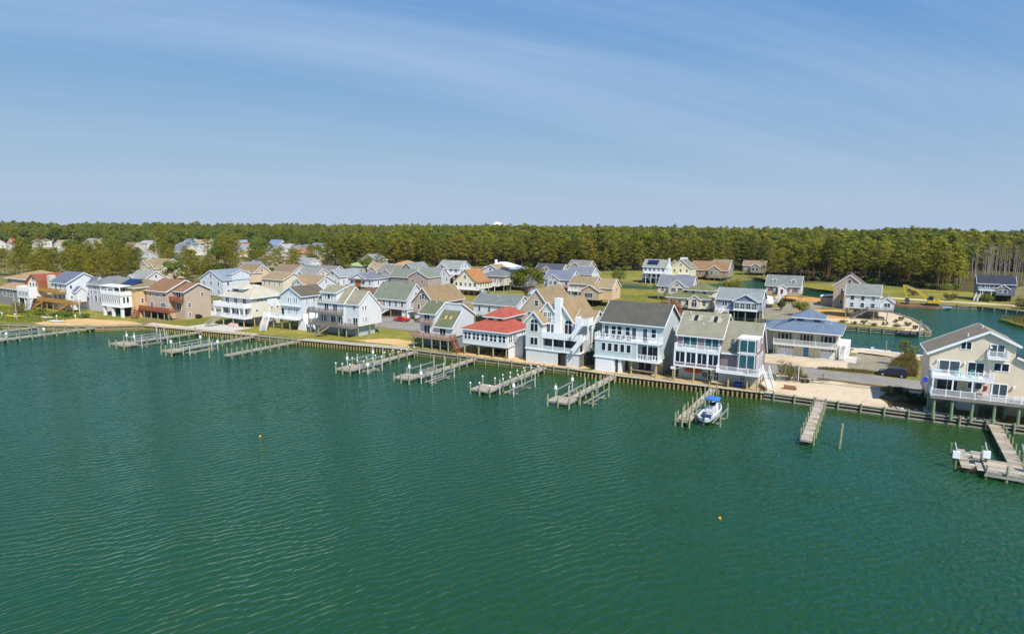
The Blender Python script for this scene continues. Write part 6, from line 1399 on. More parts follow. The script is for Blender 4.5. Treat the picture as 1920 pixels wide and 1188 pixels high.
shrub('evergreen_shrub', 'dark rounded evergreen in front of the cape house stairs', -28.6, 232, 2.0, 4.0, DARKLEAF, 21, n=1200); shrub('evergreen_shrub', 'broad green evergreen right of the white domed tank', -21.6, 222, 3.0, 5.0, PINE, 22, n=1800, size=.18); 
shrub('pond_shrub', 'rounded olive shrub between the pond and the grey porch house', -56, 292, 5.0, 6.0, PINE, 23, n=1800, size=.22); shrub('bank_shrub', 'olive shrub on the bank behind the slate twin gable house', -112, 300, 4.0, 6.6, LEAF, 24, n=1800, size=.22)
shrub('garden_tree', 'small bushy tree in front of the gambrel house', -229, 93, 2.6, 3.8, OCHRELEAF, 25, n=1400)
shrub('yard_shrub', 'green bush in front of the tan twin gabled house', -232, 174, 3.0, 3.6, PINE, 26, n=1300, size=.2); shrub('yard_shrub', 'small bush left of the cream box house', -214, 168, 2.4, 3.0, LEAF, 27, n=1000, size=.2)
shrub('yard_shrub', 'ochre bush between the second row white gables', -176, 182, 3.4, 4.4, OCHRELEAF, 28, n=1300, size=.2); shrub('yard_shrub', 'small bush at the right foot of the brown roofed house', -174, 116, 1.2, 1.3, DARKLEAF, 29)
for i, (x, y) in enumerate([(-6, 211), (-3.4, 213), (-1, 211.5), (2, 214), (5, 212.4), (7.5, 217), (4.8, 222), (6.4, 228), (-9, 213), (9.4, 210.5)]):
    shrub('beach_shrub', 'tuft of ochre beach shrub on the sandy point', x, y, .9 + .3 * (i % 3), 1.1 + .3 * (i % 2), OCHRELEAF, 40 + i, 'beach shrubs on the sandy point', 260, .16)
for i, (x, y) in enumerate([(36, 305), (46, 300), (52, 294), (44, 284), (48, 276), (24, 300), (-4, 318), (12, 316)]):
    shrub('bank_bush', 'green bush along the far bank of the lagoon', x, y, 2.6, 3.2, OCHRELEAF if i % 2 else LEAF, 60 + i, 'bushes along the far lagoon bank', 700, .24)
for i, (x, y) in enumerate([(-214, 96), (-209, 97), (-203, 98.5), (-220, 94.5), (-226, 98)]):
    shrub('garden_bush', 'low green bush in the bay front gardens at the left', x, y, 1.8, 1.3, LEAF, 80 + i, 'bushes in the gardens at the left', 500, .18)
# ---- reeds, tall grass: uncountable
rs = np.random.RandomState(3)
def grass_patch(name, label, poly, n, hgt, m, wd=.05):
    tri = tessellate_polygon([[Vector((x, y, 0)) for x, y in poly]])
    P = np.array(poly); areas = []
    T_ = [P[list(t_)] for t_ in tri]; A_ = np.array([abs(np.cross(t_[1] - t_[0], t_[2] - t_[0])) for t_ in T_]); idx = rs.choice(len(T_), n, p=A_ / A_.sum())
    r1 = np.sqrt(rs.rand(n))[:, None]; r2 = rs.rand(n)[:, None]
    TT = np.array(T_)[idx]; c = TT[:, 0] * (1 - r1) + TT[:, 1] * r1 * (1 - r2) + TT[:, 2] * r1 * r2
    an = rs.uniform(0, 6.28, n); dx_ = np.stack([np.cos(an), np.sin(an)], 1) * wd * rs.uniform(.6, 1.5, n)[:, None]
    hh = hgt * rs.uniform(.5, 1.2, n); ln = rs.normal(size=(n, 2)) * hgt * .2
    V = np.zeros((n, 4, 3)); V[:, 0, :2] = c - dx_; V[:, 1, :2] = c + dx_; V[:, 2, :2] = c + ln + dx_ * .3; V[:, 3, :2] = c + ln - dx_ * .3
    V[:, 0, 2] = V[:, 1, 2] = GZ; V[:, 2, 2] = V[:, 3, 2] = GZ + hh
    return tag(link(name, quads_mesh(name, V.reshape(-1, 3), m)), label, 'grass', kind='stuff')
grass_patch('reed_bank', 'tall yellow green reeds on the canal bank beside the beige house', [(2.5, 143), (7.4, 143), (7.6, 166), (5, 160), (3.4, 152)], 5000, 1.5, REED)
grass_patch('lot_weeds', 'strips of dry weeds along the road edges', [(-10, 140.4), (-1, 141), (2, 142.4), (-1, 143.6), (-9, 142)], 2600, .45, REED, .04)
grass_patch('field_tufts', 'rough grass tufts on the open field', [(-108, 273), (-82, 275), (-70, 262), (-66, 240), (-82, 214), (-108, 218), (-122, 250)], 2500, .35, LEAF, .1)
grass_patch('marsh_grass', 'marsh grass on the small bank at the right edge', [(34, 253), (37, 240), (46, 231), (90, 219), (90, 250), (60, 257), (44, 260)], 6000, 1.0, REED, .1)
grass_patch('bay_grass', 'rough grass in the bay front gardens at the left', [(-260, 70), (-208, 83.5), (-200, 92), (-206, 103), (-250, 98), (-280, 90)], 6000, .5, LEAF, .08)
# ---- forest mass
def forest(name, label, pts, protos, seed, smin, smax):
    me = bpy.data.meshes.new(name); me.from_pydata(pts, [], [])
    o = tag(link(name, me), label, 'forest', kind='stuff')
    col = bpy.data.collections.new(name + '_kinds')
    for i, pr in enumerate(protos):
        tm, cm = pr
        bm = bmesh.new(); bm.from_mesh(tm); nt_ = len(bm.faces); bm.from_mesh(cm); bm.faces.ensure_lookup_table()
        for j, f_ in enumerate(bm.faces): f_.material_index = 0 if j < nt_ else 1
        jm = bpy.data.meshes.new('forest_tree'); bm.to_mesh(jm); bm.free(); jm.materials.append(tm.materials[0]); jm.materials.append(cm.materials[0])
        po = bpy.data.objects.new('forest_tree', jm); col.objects.link(po)
    ng = bpy.data.node_groups.new(name, 'GeometryNodeTree')
    ng.interface.new_socket('Geometry', in_out='INPUT', socket_type='NodeSocketGeometry'); ng.interface.new_socket('Geometry', in_out='OUTPUT', socket_type='NodeSocketGeometry')
    gi = ng.nodes.new('NodeGroupInput'); go = ng.nodes.new('NodeGroupOutput')
    at = me.attributes.new('size', 'FLOAT', 'POINT')
    at.data.foreach_set('value', [0.93 + 0.11 * math.sin(x / 31 + 1.3 * math.sin(y / 47)) + 0.09 * math.sin(y / 23 + x / 59) + 0.06 * math.sin(x / 11 - y / 17) for x, y, z in pts])
    ip = ng.nodes.new('GeometryNodeInstanceOnPoints'); ci = ng.nodes.new('GeometryNodeCollectionInfo')
    ci.inputs['Collection'].default_value = col; ci.inputs['Separate Children'].default_value = True; ci.inputs['Reset Children'].default_value = True
    ip.inputs['Pick Instance'].default_value = True
    rv = ng.nodes.new('FunctionNodeRandomValue'); rv.data_type = 'FLOAT_VECTOR'; rv.inputs['Max'].default_value = (0.06, 0.06, 6.28); rv.inputs['Min'].default_value = (-.06, -.06, 0); rv.inputs['Seed'].default_value = seed
    rs_ = ng.nodes.new('FunctionNodeRandomValue'); rs_.data_type = 'FLOAT'; rs_.inputs[2].default_value = smin; rs_.inputs[3].default_value = smax; rs_.inputs['Seed'].default_value = seed + 1
    ri = ng.nodes.new('FunctionNodeRandomValue'); ri.data_type = 'INT'; ri.inputs[4].default_value = 0; ri.inputs[5].default_value = len(protos) - 1; ri.inputs['Seed'].default_value = seed + 2
    ng.links.new(gi.outputs[0], ip.inputs['Points']); ng.links.new(ci.outputs[0], ip.inputs['Instance'])
    ng.links.new(rv.outputs[0], ip.inputs['Rotation']); na = ng.nodes.new('GeometryNodeInputNamedAttribute'); na.data_type = 'FLOAT'; na.inputs[0].default_value = 'size'
    mm_ = ng.nodes.new('ShaderNodeMath'); mm_.operation = 'MULTIPLY'; ng.links.new(rs_.outputs[1], mm_.inputs[0]); ng.links.new(na.outputs[0], mm_.inputs[1]); ng.links.new(mm_.outputs[0], ip.inputs['Scale']); ng.links.new(ri.outputs[2], ip.inputs['Instance Index'])
    ng.links.new(ip.outputs[0], go.inputs[0])
    md = o.modifiers.new('trees', 'NODES'); md.node_group = ng
    return o
FP = [pine_proto(300 + i, 18.5 + (i % 3) * 1.6, .26, 4.8, PINE2, dens=66, size=.46) for i in range(5)]
FB = [broad_proto(400 + i, 16 + i, 6.0, LEAF, 60, .5) for i in range(3)]
def inside(p, poly):
    x, y = p; c = False; n = len(poly)
    for i in range(n):
        x0, y0 = poly[i]; x1, y1 = poly[i - 1]
        if (y0 > y) != (y1 > y) and x < (x1 - x0) * (y - y0) / (y1 - y0) + x0: c = not c
    return c
WOOD = [(-290, 282), (-258, 352), (-213, 386), (-178, 376), (-153, 372), (-140, 394), (-95, 418), (-74, 442), (-48, 406), (-36, 372), (-12, 386), (11, 370), (30, 354), (36, 400), (44, 520), (110, 1400), (-900, 1400), (-520, 620), (-420, 480), (-345, 380)]
rs = np.random.RandomState(8)
cand = np.stack([rs.uniform(-900, 300, 60000), rs.uniform(280, 1400, 60000)], 1)
pts = []
cell = {}
for x, y in cand:
    dist = math.hypot(x, y); mind = 4.6 + max(0, dist - 420) * .006
    if not inside((x, y), WOOD): continue
    ang = math.degrees(math.atan2(-x, y))
    if ang > 72 or ang < -12: continue
    key = (int(x // 8), int(y // 8)); ok = True
    for i in (-1, 0, 1):
        for j in (-1, 0, 1):
            for q in cell.get((key[0] + i, key[1] + j), ()):
                if (q[0] - x) ** 2 + (q[1] - y) ** 2 < mind * mind: ok = False
    if ok: cell.setdefault(key, []).append((x, y)); pts.append((x, y, GZ))
forest('pine_forest', 'dense olive green pine forest behind the town', pts, FP + FB, 5, .68, 1.2)
pts2 = []
for _ in range(4200):
    dist = 860 + 900 * rs.rand() ** 1.3; ang = math.radians(rs.uniform(44, 72))
    pts2.append((-dist * math.sin(ang), dist * math.cos(ang), GZ + rs.rand() * 2))
FA = [(math.atan2(-fx, fy), math.hypot(fx, fy)) for fx, fy, *_ in FARH] + [(math.atan2(420, 236), 470), (math.atan2(366, 230), 420)]
for _ in range(620):     # scattered trees between the far houses
    ang = math.radians(rs.uniform(41, 72)); dist = rs.uniform(450, 900)
    if any((abs(ang - fa) < (0.014 if dist > fd - 150 else 0.0085) and dist < fd + 12) for fa, fd in FA): continue
    pts2.append((-dist * math.sin(ang), dist * math.cos(ang), GZ))
pts3 = []
for _ in range(5200):
    dist = 1250 + 560 * rs.rand(); ang = math.radians(rs.uniform(-14, 72))
    pts3.append((-dist * math.sin(ang), dist * math.cos(ang), GZ))
forest('horizon_wood', 'thin dark line of farthest forest along the horizon', pts3, FP + FB[:1], 55, .8, 1.12)
forest('mixed_wood', 'far mixed spring wood on the horizon at the left', pts2, FP[:3] + FB + FB, 15, .62, .98)
dead = []
for i in range(3):
    rnd = random.Random(500 + i); tk = MB(); tk.cyl((0, 0, 0), (rnd.uniform(-.4, .4), 0, 17), .2, .05, 6)
    for k in range(12): z = rnd.uniform(7, 16.5); an = rnd.uniform(0, 6.28); L = rnd.uniform(.8, 2.4); tk.cyl((0, 0, z), (L * math.cos(an), L * math.sin(an), z + L * .5), .06, .02, 4)
    dead.append((tk.mesh('trunk', GREYBARK), quads_mesh('crown', leaves(np.random.RandomState(i), (0, 0, 14), (1.8, 1.8, 2.5), 30, .3), PINE)))
dp = []
for _ in range(330):
    ang = math.radians(rs.uniform(-10, 1.5)); dist = rs.uniform(400, 640); dp.append((-dist * math.sin(ang), dist * math.cos(ang), GZ))
forest('dead_pines', 'stand of bare grey dead pines at the right edge of the forest', dp, dead, 25, .8, 1.15)
dq = []
for _ in range(1500):
    ang = math.radians(rs.uniform(-14, 2)); dist = rs.uniform(520, 1100); dq.append((-dist * math.sin(ang), dist * math.cos(ang), GZ))
forest('far_pines', 'far pine belt behind the dead pines at the right', dq, FP, 35, .8, 1.1)
un = []
for _ in range(900):
    i = rs.randint(len(EDGE) - 1); f_ = rs.rand(); a, b = EDGE[i], EDGE[i + 1]
    un.append((a[0] + (b[0] - a[0]) * f_ + rs.normal() * 3, a[1] + (b[1] - a[1]) * f_ + rs.uniform(2, 26), GZ))
SH = [shrub_proto(600 + i, 2.0, 2.2, LEAF if i else DARKLEAF, 420, .28) for i in range(2)]
forest('undergrowth', 'low green undergrowth beneath the forest edge', un, SH, 45, .5, 1.3)
# ================================================================== things
def loft_hull(L, W, Hh, n=9, bow=1.0, flat=False):
    """open boat hull along +y (bow at +y), keel at z = 0"""
    rings = []
    for i in range(n):
        f_ = i / (n - 1); y = f_ * L
        w = W / 2 * (1 - max(0, (f_ - .45) / .55) ** 2.2 * .97) * (.92 + .08 * min(1, f_ * 3)); z0 = max(0, (f_ - .6) / .4) ** 2 * Hh * .6; top = Hh + f_ ** 2 * Hh * .28
        rings.append([(-w, y, top), (-w * .92, y, z0 + (top - z0) * .45), (-w * .55, y, z0 + (top - z0) * .12), (0, y, z0), (w * .55, y, z0 + (top - z0) * .12), (w * .92, y, z0 + (top - z0) * .45), (w, y, top),
                      (w * .82, y, top + .02), (w * .78, y, z0 + (top - z0) * .5), (-w * .78, y, z0 + (top - z0) * .5), (-w * .82, y, top + .02)])
    return rings
# ---- motor boat on the lift
HULLW = paint(238, 238, 236, .25); BLUEC = paint(62, 124, 200, .7); NAVY = paint(40, 60, 120, .5); GREYM = paint(80, 92, 104, .3)
b = thing('motor_boat', 'white motor boat with blue canopy on the lift', 'boat', (-21.2, 94.6, 0.75), R(-4))
link('hull', MB().loft(loft_hull(7.4, 2.5, 1.05)).mesh('hull', HULLW, smooth=False), b)
mb = MB(); mb.box(-.5, 3.1, .5, .5, 4.1, 1.75); mb.box(-.42, 4.1, .5, .42, 4.7, 1.1); link('console', mb.mesh('console', HULLW), b)
mb = MB(); mb.slab([(-.5, 4.05, 2.15), (.5, 4.05, 2.15), (.45, 3.75, 1.75), (-.45, 3.75, 1.75)][::-1], .03); link('windscreen', mb.mesh('windscreen', GLASS), b)
mb = MB(); mb.box(-.55, 2.2, .5, .55, 2.9, 1.05); mb.box(-.55, 2.1, 1.05, .55, 2.3, 1.5); link('seat', mb.mesh('seat', HULLW), b)
mb = MB(); mb.box(-.8, .7, .5, .8, 1.3, .95); link('stern_seat', mb.mesh('stern_seat', NAVY), b)
mb = MB(); mb.prism([(-1.05, 2.85), (-.55, 3.02), (.55, 3.02), (1.05, 2.85), (1.05, 2.78), (-1.05, 2.78)], 2.4, 4.6, 'y'); link('canopy', mb.mesh('canopy', BLUEC), b)
for x in (-.75, .75):
    for y in (2.7, 4.2): link('canopy_pole', cmesh(('cpole',), lambda: MB().cyl((0, 0, 0), (0, 0, 2.1), .035, .035, 6).mesh('canopy_pole', GALV)), b, (x, y, .72))
m_ = link('outboard_motor', MB().loft([[(-.25, -.75, .9), (.25, -.75, .9), (.25, -.15, .9), (-.25, -.15, .9)], [(-.3, -.85, 1.35), (.3, -.85, 1.35), (.3, -.1, 1.35), (-.3, -.1, 1.35)], [(-.2, -.7, 1.75), (.2, -.7, 1.75), (.2, -.2, 1.7), (-.2, -.2, 1.7)]]).box(-.1, -.6, -.35, .1, -.25, .92).box(-.04, -.7, -.5, .04, -.2, -.33).mesh('outboard_motor', GREYM), b)
mb = MB(); mb.cyl((-.95, 6.3, 1.5), (0, 7.2, 1.7), .025, .025, 5); mb.cyl((.95, 6.3, 1.5), (0, 7.2, 1.7), .025, .025, 5); link('bow_rail', mb.mesh('bow_rail', GALV), b)
t = boat_lift('lift holding the white motor boat', -22.7, 95.4, -19.1, 100.4, 2.6, (), False, seed=20)
# ---- cars
def car(name, label, x, y, rz, L, W, Hh, col, prof, glassp, wheel=.33, cat='car'):
    t = thing(name, label, cat, (x, y, GZ + .06), rz)
    P_ = paint(*col, rough=.22)
    body = []
    n = len(prof)
    rings = []
    for sy, k in ((-W / 2, .94), (-W / 2 - .0, 1.0), (W / 2, 1.0), (W / 2, .94)): pass
    mb = MB()
    ins = lambda z: 1.0 - max(0, (z - Hh * .55) / (Hh * .45)) * .17 - max(0, (.45 - z)) * .08
    vs_ = [(px, -W / 2 * ins(pz), pz) for px, pz in prof] + [(px, W / 2 * ins(pz), pz) for px, pz in prof]
    mb.add(vs_, [list(range(n)), list(range(2 * n - 1, n - 1, -1))] + [(i, (i + 1) % n, n + (i + 1) % n, n + i) for i in range(n)])
    link('body', mb.mesh('body', P_), t)
    for poly in glassp:
        for sgn in (-1, 1):
            mb = MB(); vv = [(px, sgn * (W / 2 * ins(pz) + .006), pz) for px, pz in poly]; vv += [(px, sgn * (W / 2 * ins(pz) + .02), pz) for px, pz in poly]; k = len(poly)
            mb.add(vv, [list(range(k)), list(range(2 * k - 1, k - 1, -1))] + [(i, (i + 1) % k, k + (i + 1) % k, k + i) for i in range(k)])
            link('side_window', mb.mesh('side_window', GLASS), t)
    wm_ = cmesh(('tyre', wheel), lambda: MB().cyl((0, -.11, 0), (0, .11, 0), wheel, wheel, 16).mesh('wheel', BLACK)); rm_ = cmesh(('rim', wheel), lambda: MB().cyl((0, -.125, 0), (0, .125, 0), wheel * .62, wheel * .62, 12).mesh('rim', GALV))
    for fx in (.19, .81):
        for sy in (-W / 2 + .06, W / 2 - .06):
            w_ = link('wheel', wm_, t, (L * fx, sy, wheel)); link('rim', rm_, w_)
    for sy in (-W / 2 + .18, W / 2 - .34):
        link('headlight', cmesh(('hl',), lambda: MB().box(-.02, 0, 0, .1, .2, .14).mesh('headlight', WHITE2)), t, (.03, sy, Hh * .4)); link('tail_light', cmesh(('tl',), lambda: MB().box(-.06, 0, 0, .03, .16, .5).mesh('tail_light', paint(190, 30, 30))), t, (L - .06, sy, Hh * .48))
    return t
VP = [(0, .28), (0.02, .75), (.25, .95), (1.05, 1.06), (1.75, 1.62), (2.3, 1.74), (4.3, 1.74), (4.75, 1.66), (5.05, 1.05), (5.12, .5), (5.05, .28)]
v = car('minivan', 'dark charcoal minivan parked on the road by the sand lot', .8, 141.6, R(-6), 5.12, 1.95, 1.74, (48, 46, 56), VP, [[(1.35, 1.1), (1.85, 1.55), (2.35, 1.62), (2.35, 1.1)], [(2.45, 1.1), (2.45, 1.63), (3.35, 1.64), (3.35, 1.1)], [(3.45, 1.1), (3.45, 1.64), (4.35, 1.6), (4.6, 1.12)]], .34)
mb = MB(); mb.slab([(1.12, -.72, 1.115), (1.12, .72, 1.115), (1.74, .6, 1.63), (1.74, -.6, 1.63)], .02); link('windscreen', mb.mesh('windscreen', GLASS), v)
SP = [(0, .28), (0, .62), (.3, .78), (1.3, .86), (1.95, 1.3), (2.9, 1.36), (3.7, 1.0), (4.6, .92), (4.7, .5), (4.6, .28)]
v = car('sports_car', 'bright red car parked on the driveway beside the street', -122.6, 143.6, R(8), 4.7, 1.85, 1.36, (200, 22, 40), SP, [[(1.55, .92), (2.0, 1.25), (2.85, 1.29), (3.4, .98)]], .32)
UP = [(0, .35), (0, .85), (.3, 1.0), (1.3, 1.1), (1.8, 1.65), (4.2, 1.72), (4.7, 1.1), (4.75, .5), (4.65, .35)]
v = car('brown_wagon', 'dark golden brown car parked right of the red car', -116.6, 145.8, R(4), 4.75, 1.9, 1.72, (92, 70, 40), UP, [[(1.5, 1.15), (1.9, 1.58), (2.9, 1.62), (2.9, 1.15)], [(3.0, 1.15), (3.0, 1.62), (4.15, 1.62), (4.4, 1.15)]], .36)
v = car('dark_sedan', 'dark blue car parked at the foot of the white outside stairs', -139.6, 145.4, R(0), 4.7, 1.85, 1.4, (40, 46, 66), SP, [[(1.55, .92), (2.0, 1.25), (2.85, 1.29), (3.4, .98)]], .32)
v = car('parked_car', 'dark car under the deck of the gambrel house', -238.5, 104.6, R(90), 4.7, 1.85, 1.4, (30, 36, 50), SP, [[(1.55, .92), (2.0, 1.25), (2.85, 1.29), (3.4, .98)]], .32)
# ---- excavator on barge
YEL = paint(222, 182, 40, .5)
t = thing('work_barge', 'rusty flat work barge moored at the far lagoon bank', 'barge', (3, 277.5, 0))
link('hull', MB().box(0, 0, .1, 17, 5.5, 1.0).mesh('hull', mat('rusty_steel', C(140, 100, 72), .8, .3, .8, .3, stain=(C(180, 150, 120), .6, .5, .7))), t); link('ramp', MB().prism([(17, .3), (20, .9), (20, 1.0), (17, 1.0)], .4, 5.1, 'y').mesh('ramp', GALV), t)
t = thing('excavator', 'yellow excavator with folded boom on the barge', 'excavator', (17.0, 280.3, 1.0))
for y in (-1.3, .7): link('track', MB().prism([(-2.1, .25), (-1.7, 0), (1.7, 0), (2.1, .25), (2.1, .7), (1.7, .95), (-1.7, .95), (-2.1, .7)], y, y + .6, 'y').mesh('track', BLACK), t)
link('house', MB().box(-1.6, -1.3, 1.1, 2.4, 1.3, 2.1).box(1.4, -1.2, 2.1, 2.3, 1.2, 2.5).mesh('house', YEL), t); c_ = link('cab', MB().prism([(-1.5, 2.1), (.1, 2.1), (.1, 3.6), (-1.1, 3.6), (-1.6, 2.7)], -1.25, -.1, 'y').mesh('cab', DARKGREY), t); link('pane', MB().box(-1.2, -1.28, 2.5, -.1, -1.26, 3.4).mesh('pane', GLASS), c_)
link('boom', MB().beam((-1.2, .4, 2.1), (-4.6, .4, 5.0), .5, .75).beam((-4.6, .4, 5.0), (-9.3, .4, 7.0), .42, .55).mesh('boom', YEL), t); link('stick', MB().beam((-9.6, .4, 7.3), (-8.2, .4, 2.4), .4, .5).mesh('stick', YEL), t); link('ram', MB().cyl((-4, .4, 5.2), (-8.8, .4, 7.3), .12, .09, 8).mesh('ram', GALV), t)
link('bucket', MB().prism([(-8.4, 2.6), (-7.4, 2.2), (-7.1, .9), (-8.1, .6), (-8.9, 1.4)], -.2, 1.0, 'y').mesh('bucket', DARKGREY), t)
# ---- trailer with guide poles on the sand lot
t = thing('boat_trailer', 'empty boat trailer with two white guide poles on the sand lot', 'trailer', (-10.2, 127.6, GZ + .05), R(28))
link('frame', MB().beam((-2.6, -.8, .55), (2.4, -.8, .55), .1, .12).beam((-2.6, .8, .55), (2.4, .8, .55), .1, .12).beam((2.4, -.8, .55), (4, 0, .5), .1, .12).beam((2.4, .8, .55), (4, 0, .5), .1, .12).beam((-2.3, -.9, .55), (-2.3, .9, .55), .1, .12).beam((.6, -.9, .55), (.6, .9, .55), .1, .12).beam((2.6, 0, .55), (2.6, 0, 1.5), .1, .1).mesh('frame', DARKGREY), t)
for y in (-1.0, 1.0):
    for x in (-1.4, -.6): link('wheel', cmesh(('twh',), lambda: MB().cyl((0, -.1, 0), (0, .1, 0), .33, .33, 12).mesh('wheel', BLACK)), t, (x, y, .33))
    link('guide_pole', cmesh(('gpole',), lambda: MB().cyl((0, 0, 0), (0, 0, 2.7), .06, .06, 8).mesh('guide_pole', WHITE)), t, (-2.5, y * 1.5, .5))
for x, y in ((-1.8, .45), (-1.8, -.45)): link('bunk', cmesh(('tb',), lambda: MB().box(0, -.08, 0, 3.4, .08, .14).mesh('bunk', WEATHER)), t, (x, y, .68))
# ---- deck chairs, flags and furniture at the beige house
def adirondack(label, x, y, z, rz, m, group=None):
    t = thing('deck_chair', label, 'chair', (x, y, z), rz, group)
    link('seat', MB().prism([(-.35, .42), (.3, .3), (.3, .26), (-.35, .38)], -.3, .3, 'y').mesh('seat', m), t); s_ = MB()
    for i in range(5): s_.beam((.25, -.25 + i * .125, .3), (.62, -.27 + i * .135, 1.02 + .05 * (2 - abs(i - 2))), .02, .1)
    link('backrest', s_.mesh('backrest', m), t)
    for y_ in (-.34, .34):
        link('armrest', cmesh(('arm', m.name), lambda: MB().box(-.42, -.07, .58, .4, .07, .62).mesh('armrest', m)), t, (0, y_, 0)); link('leg', cmesh(('leg', m.name), lambda: MB().box(-.4, -.03, 0, -.32, .03, .58).box(.2, -.03, 0, .28, .03, .58).mesh('leg', m)), t, (0, y_, 0))
TURQ = paint(70, 200, 196, .5)
adirondack('left turquoise deck chair on the upper deck of the beige house', 11.2, 115.9, GZ + 6.3, R(80), TURQ, 'turquoise deck chairs'); adirondack('right turquoise deck chair on the upper deck of the beige house', 13.0, 115.9, GZ + 6.3, R(95), TURQ, 'turquoise deck chairs')
for i, x in enumerate((18.6, 19.5)): adirondack(('left' if i == 0 else 'right') + ' white deck chair on the lower deck of the beige house', x, 115.7, GZ + 3.3, R(80), WHITE2, 'white deck chairs')
t = thing('deck_box', 'pale blue storage bench on the upper deck of the beige house', 'bench', (8.5, 116.0, GZ + 6.3)); link('box', MB().box(-.55, -.6, 0, .55, .6, .5).mesh('box', WHITE2), t); link('lid', MB().box(-.6, -.65, .5, .6, .65, .68).mesh('lid', paint(170, 205, 226)), t)
def flag(label, x, y, z, col, d):
    t = thing('flag', label, 'flag', (x, y, z)); link('pole', MB().cyl((0, 0, 0), (d * .9, -.5, .55), .025, .02, 6).mesh('pole', WHITE), t)
    rings = []
    for i in range(7):
        f_ = i / 6; px = d * (.35 + f_ * .9 * .9); w_ = .07 * math.sin(f_ * 9)
        rings.append([(px, -.25 - f_ * .25 + w_, .4 - f_ * .1), (px, -.25 - f_ * .25 + w_ + .02, .4 - f_ * .1), (px + .1 * d, -.25 - f_ * .25 - w_ + .02, .4 - .75 - f_ * .25), (px + .1 * d, -.25 - f_ * .25 - w_, .4 - .75 - f_ * .25)])
    link('cloth', MB().loft(rings).mesh('cloth', col), t)
flag('blue flag on the left corner post of the beige house', 7.75, 114.3, GZ + 5.7, paint(60, 70, 190, .8), -.9); flag('dark red flag on the right porch post of the beige house', 15.0, 114.3, GZ + 5.3, paint(120, 56, 76, .8), -.7)
def table(label, x, y, z, m, l=1.6, w=.8, bench=True, cat='table', name='picnic_table'):
    t = thing(name, label, cat, (x, y, z)); mb = MB()
    for i in range(5): mb.box(-l / 2, -w / 2 + i * w / 5, .7, l / 2, -w / 2 + (i + .9) * w / 5, .75)
    link('table_top', mb.mesh('table_top', m), t)
    for x_ in (-l * .35, l * .35): link('leg', cmesh(('ptl', m.name, w), lambda: MB().beam((0, -w * .55, 0), (0, w * .2, .7), .08, .08).beam((0, w * .55, 0), (0, -w * .2, .7), .08, .08).mesh('leg', m)), t, (x_, 0, 0))
    if bench:
        for y_ in (-w * .85, w * .85): link('bench', cmesh(('ptb', m.name, l), lambda: MB().box(-l / 2, -.14, .4, l / 2, .14, .45).box(-l * .36, -.05, 0, -l * .3, .05, .4).box(l * .3, -.05, 0, l * .36, .05, .4).mesh('bench', m)), t, (0, y_, 0))
for i, (x, lab) in enumerate(((-76.6, 'left golden picnic table under the red roofed house'), (-73.0, 'middle golden picnic table under the red roofed house'), (-69.6, 'right golden picnic table under the red roofed house'))): table(lab, x, 117.0, GZ + .1, YELWOOD, 2.0, .9)
table('dark patio table under the grey blue house', -38.2, 117.6, GZ + .1, GREYDECK, 2.4, 1.0); table('small dark table on the porch of the grey blue house', -37.0, 116.4, GZ + 3.06, BLACK, 1.2, .7, False, 'table', 'porch_table'); table('dark table on the upper deck of the grey blue house', -43.0, 116.7, GZ + 6.48, DARKGREY, 1.6, .8); table('wooden table on the side deck of the mauve house', -18.6, 115.2, GZ + 3.0, REDWOOD, 1.2, .7, False, 'table', 'porch_table'); table('brown table on the lower deck of the beige house', 13.8, 115.6, GZ + 3.3, REDWOOD, 1.4, .8)
for i, (x, lab) in enumerate(((-46.6, 'leftmost dark chair on the upper deck of the grey blue house'), (-44.6, 'dark chair left of the table on the upper deck of the grey blue house'), (-41.2, 'dark chair right of the table on the upper deck of the grey blue house'), (-37.8, 'rightmost dark chair on the upper deck of the grey blue house'))): adirondack(lab, x, 116.6, GZ + 6.48, R(90), BLACK, 'dark chairs on the upper deck')
for i, (x, y, lab) in enumerate(((-199.8, 105.8, 'left turquoise chair under the white sunroom house'), (-197.6, 105.9, 'middle turquoise chair under the white sunroom house'), (-195.6, 105.6, 'right turquoise chair under the white sunroom house'))): adirondack(lab, x, y, GZ + .1, R(80), TURQ, 'turquoise chairs under the sunroom')
t = thing('patio_sofa', 'pink cushioned sofa on the concrete patio of the cream house', 'sofa', (-152.6, 111.6, GZ + .1)); link('base', MB().box(-1.6, -.5, 0, 1.6, .5, .42).mesh('base', paint(220, 190, 180)), t); link('backrest', MB().box(-1.6, .3, .42, 1.6, .55, .95).mesh('backrest', paint(214, 176, 168)), t)
for x in (-1.05, 0, 1.05): link('cushion', cmesh(('cush',), lambda: MB().box(-.48, -.42, 0, .48, .28, .18).mesh('cushion', paint(232, 206, 200))), t, (x, 0, .43))
